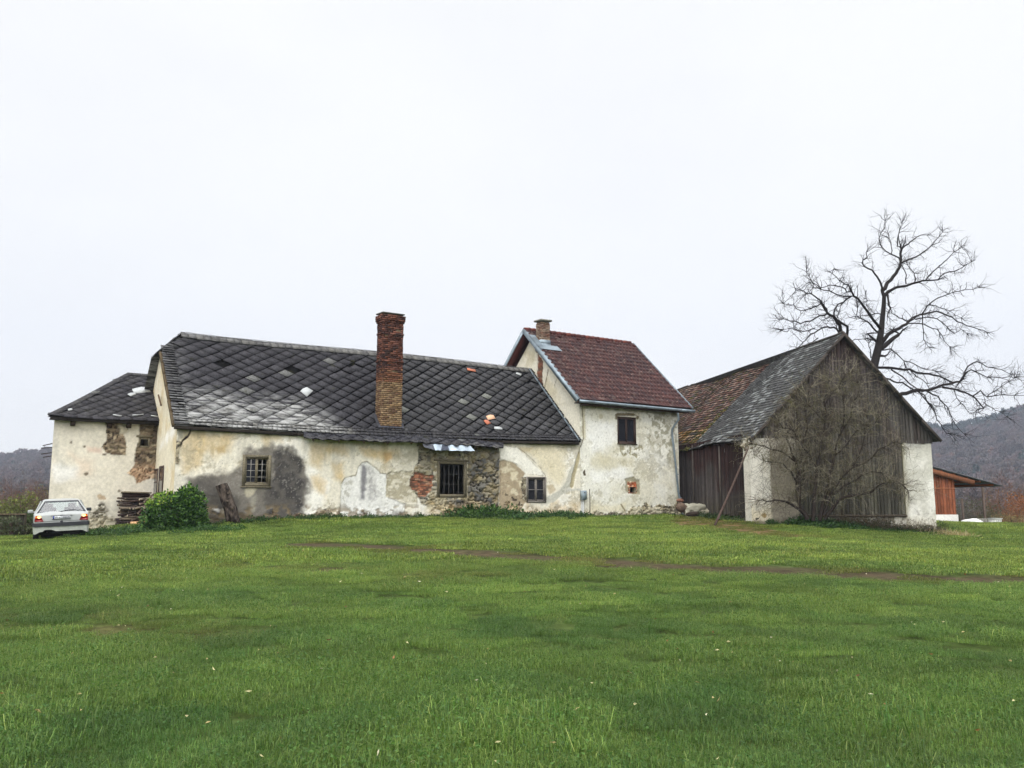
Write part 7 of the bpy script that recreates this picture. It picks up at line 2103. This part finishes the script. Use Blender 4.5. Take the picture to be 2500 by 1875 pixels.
# fallen leaves and dry stalks lying in the grass
n = 170; rr_ = 5.2 + 15 * R.rand(n) ** 1.3; az = np.radians(R.uniform(-33, 33, n)); x = rr_ * np.sin(az); y = rr_ * np.cos(az)
P = np.column_stack([x, y, gz(x, y) + .055 + R.uniform(0, .02, n)])
mb = MB(); mb.leaves(P, R.normal(size=(n, 3)) * A([1, 1, .3]), R.uniform(.008, .022, n), R.uniform(.025, .065, n), lin(A([(196, 188, 140), (150, 110, 70), (176, 160, 110), (214, 206, 176), (112, 76, 54), (130, 60, 40)]))[R.choice(6, n, p=[.25, .2, .25, .12, .13, .05])])
tag(mb.build('fallen_leaves', M_LEAF, None, keep=True), 'scattered dry leaves lying in the meadow grass', 'leaf litter', None, 'stuff')

# ================================================================ air, light, camera
hz = bpy.data.meshes.new('haze'); 
x0, x1, y0, y1, z0, z1 = -1250., 1250., -300., 1250., -70., 260.
vs = [(a, b, c_) for c_ in (z0, z1) for b in (y0, y1) for a in (x0, x1)]
hz.from_pydata(vs, [], [(0, 2, 3, 1), (4, 5, 7, 6), (0, 1, 5, 4), (2, 6, 7, 3), (0, 4, 6, 2), (1, 3, 7, 5)])
ho = bpy.data.objects.new('haze', hz); COL.objects.link(ho); ho['kind'] = 'stuff'; ho['label'] = 'thin bluish autumn haze over the valley'; ho['category'] = 'haze'
hm = bpy.data.materials.new('haze air'); hm.use_nodes = True; nt = hm.node_tree; nt.nodes.clear()
out = nt.nodes.new('ShaderNodeOutputMaterial'); pv = nt.nodes.new('ShaderNodeVolumePrincipled')
pv.inputs['Color'].default_value = (.62, .70, .86, 1); pv.inputs['Density'].default_value = .00036; pv.inputs['Anisotropy'].default_value = 0
nt.links.new(pv.outputs[0], out.inputs['Volume']); hz.materials.append(hm)

w = bpy.data.worlds.new('World'); bpy.context.scene.world = w; w.use_nodes = True; nt = w.node_tree; nt.nodes.clear()
out = nt.nodes.new('ShaderNodeOutputWorld'); bg = nt.nodes.new('ShaderNodeBackground'); nt.links.new(bg.outputs[0], out.inputs[0])
sky = nt.nodes.new('ShaderNodeTexSky'); sky.sky_type = 'NISHITA'; sky.sun_disc = False; sky.sun_elevation = radians(42); sky.sun_rotation = radians(200); sky.air_density = 1; sky.dust_density = 3
tc = nt.nodes.new('ShaderNodeTexCoord')
# overcast layer: white cloud sheet, brighter overhead and towards the hidden sun
mp = nt.nodes.new('ShaderNodeMapping'); mp.inputs['Scale'].default_value = (1.0, 1.0, 2.2); nt.links.new(tc.outputs['Generated'], mp.inputs[0])
cn = nz(nt, 1.6, 5, mp.outputs[0], .5)
cr = nt.nodes.new('ShaderNodeValToRGB'); nt.links.new(cn.outputs[0], cr.inputs[0])
cr.color_ramp.elements[0].position = .33; cr.color_ramp.elements[0].color = (8.15, 8.2, 8.25, 1)
cr.color_ramp.elements[1].position = .62; cr.color_ramp.elements[1].color = (8.8, 8.82, 8.85, 1)
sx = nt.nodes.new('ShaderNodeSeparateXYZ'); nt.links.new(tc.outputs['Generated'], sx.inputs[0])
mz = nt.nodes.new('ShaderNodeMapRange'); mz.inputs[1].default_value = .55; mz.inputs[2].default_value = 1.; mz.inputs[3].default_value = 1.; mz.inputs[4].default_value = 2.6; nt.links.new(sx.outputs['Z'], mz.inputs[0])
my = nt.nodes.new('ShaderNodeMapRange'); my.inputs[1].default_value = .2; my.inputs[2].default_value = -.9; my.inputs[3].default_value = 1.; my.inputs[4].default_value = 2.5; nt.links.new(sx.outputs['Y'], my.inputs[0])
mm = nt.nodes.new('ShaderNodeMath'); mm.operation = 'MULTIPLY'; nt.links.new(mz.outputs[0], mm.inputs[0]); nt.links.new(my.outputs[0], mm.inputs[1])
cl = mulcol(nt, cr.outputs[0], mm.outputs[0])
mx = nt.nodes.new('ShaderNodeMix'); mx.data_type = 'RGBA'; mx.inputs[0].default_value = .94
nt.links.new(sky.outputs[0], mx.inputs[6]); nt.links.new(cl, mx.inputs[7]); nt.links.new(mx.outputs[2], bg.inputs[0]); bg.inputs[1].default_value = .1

sl_ = bpy.data.lights.new('sun', 'SUN'); sl_.energy = 1.1; sl_.angle = radians(25); sl_.color = (1, .98, .94)
so = bpy.data.objects.new('sun', sl_); COL.objects.link(so); so.rotation_euler = (radians(48), 0, radians(-20))
cam = bpy.data.cameras.new('camera'); co = bpy.data.objects.new('camera', cam); COL.objects.link(co)
cam.sensor_width = 36; cam.lens = FOC / 2500 * 36; cam.clip_end = 6000; cam.clip_start = .1
co.location = EYE; co.rotation_euler = (radians(90) + PITCH, 0, 0)
sc = bpy.context.scene; sc.camera = co
sc.view_settings.view_transform = 'Standard'; sc.view_settings.look = 'None'; sc.view_settings.exposure = 0.32; sc.view_settings.gamma = 1
sc.cycles.use_denoising = True; sc.cycles.denoising_prefilter = 'ACCURATE'; sc.cycles.use_adaptive_sampling = False; sc.cycles.max_bounces = 6; sc.cycles.diffuse_bounces = 3; sc.cycles.glossy_bounces = 2; sc.cycles.transmission_bounces = 3; sc.cycles.transparent_max_bounces = 6; sc.cycles.volume_bounces = 0
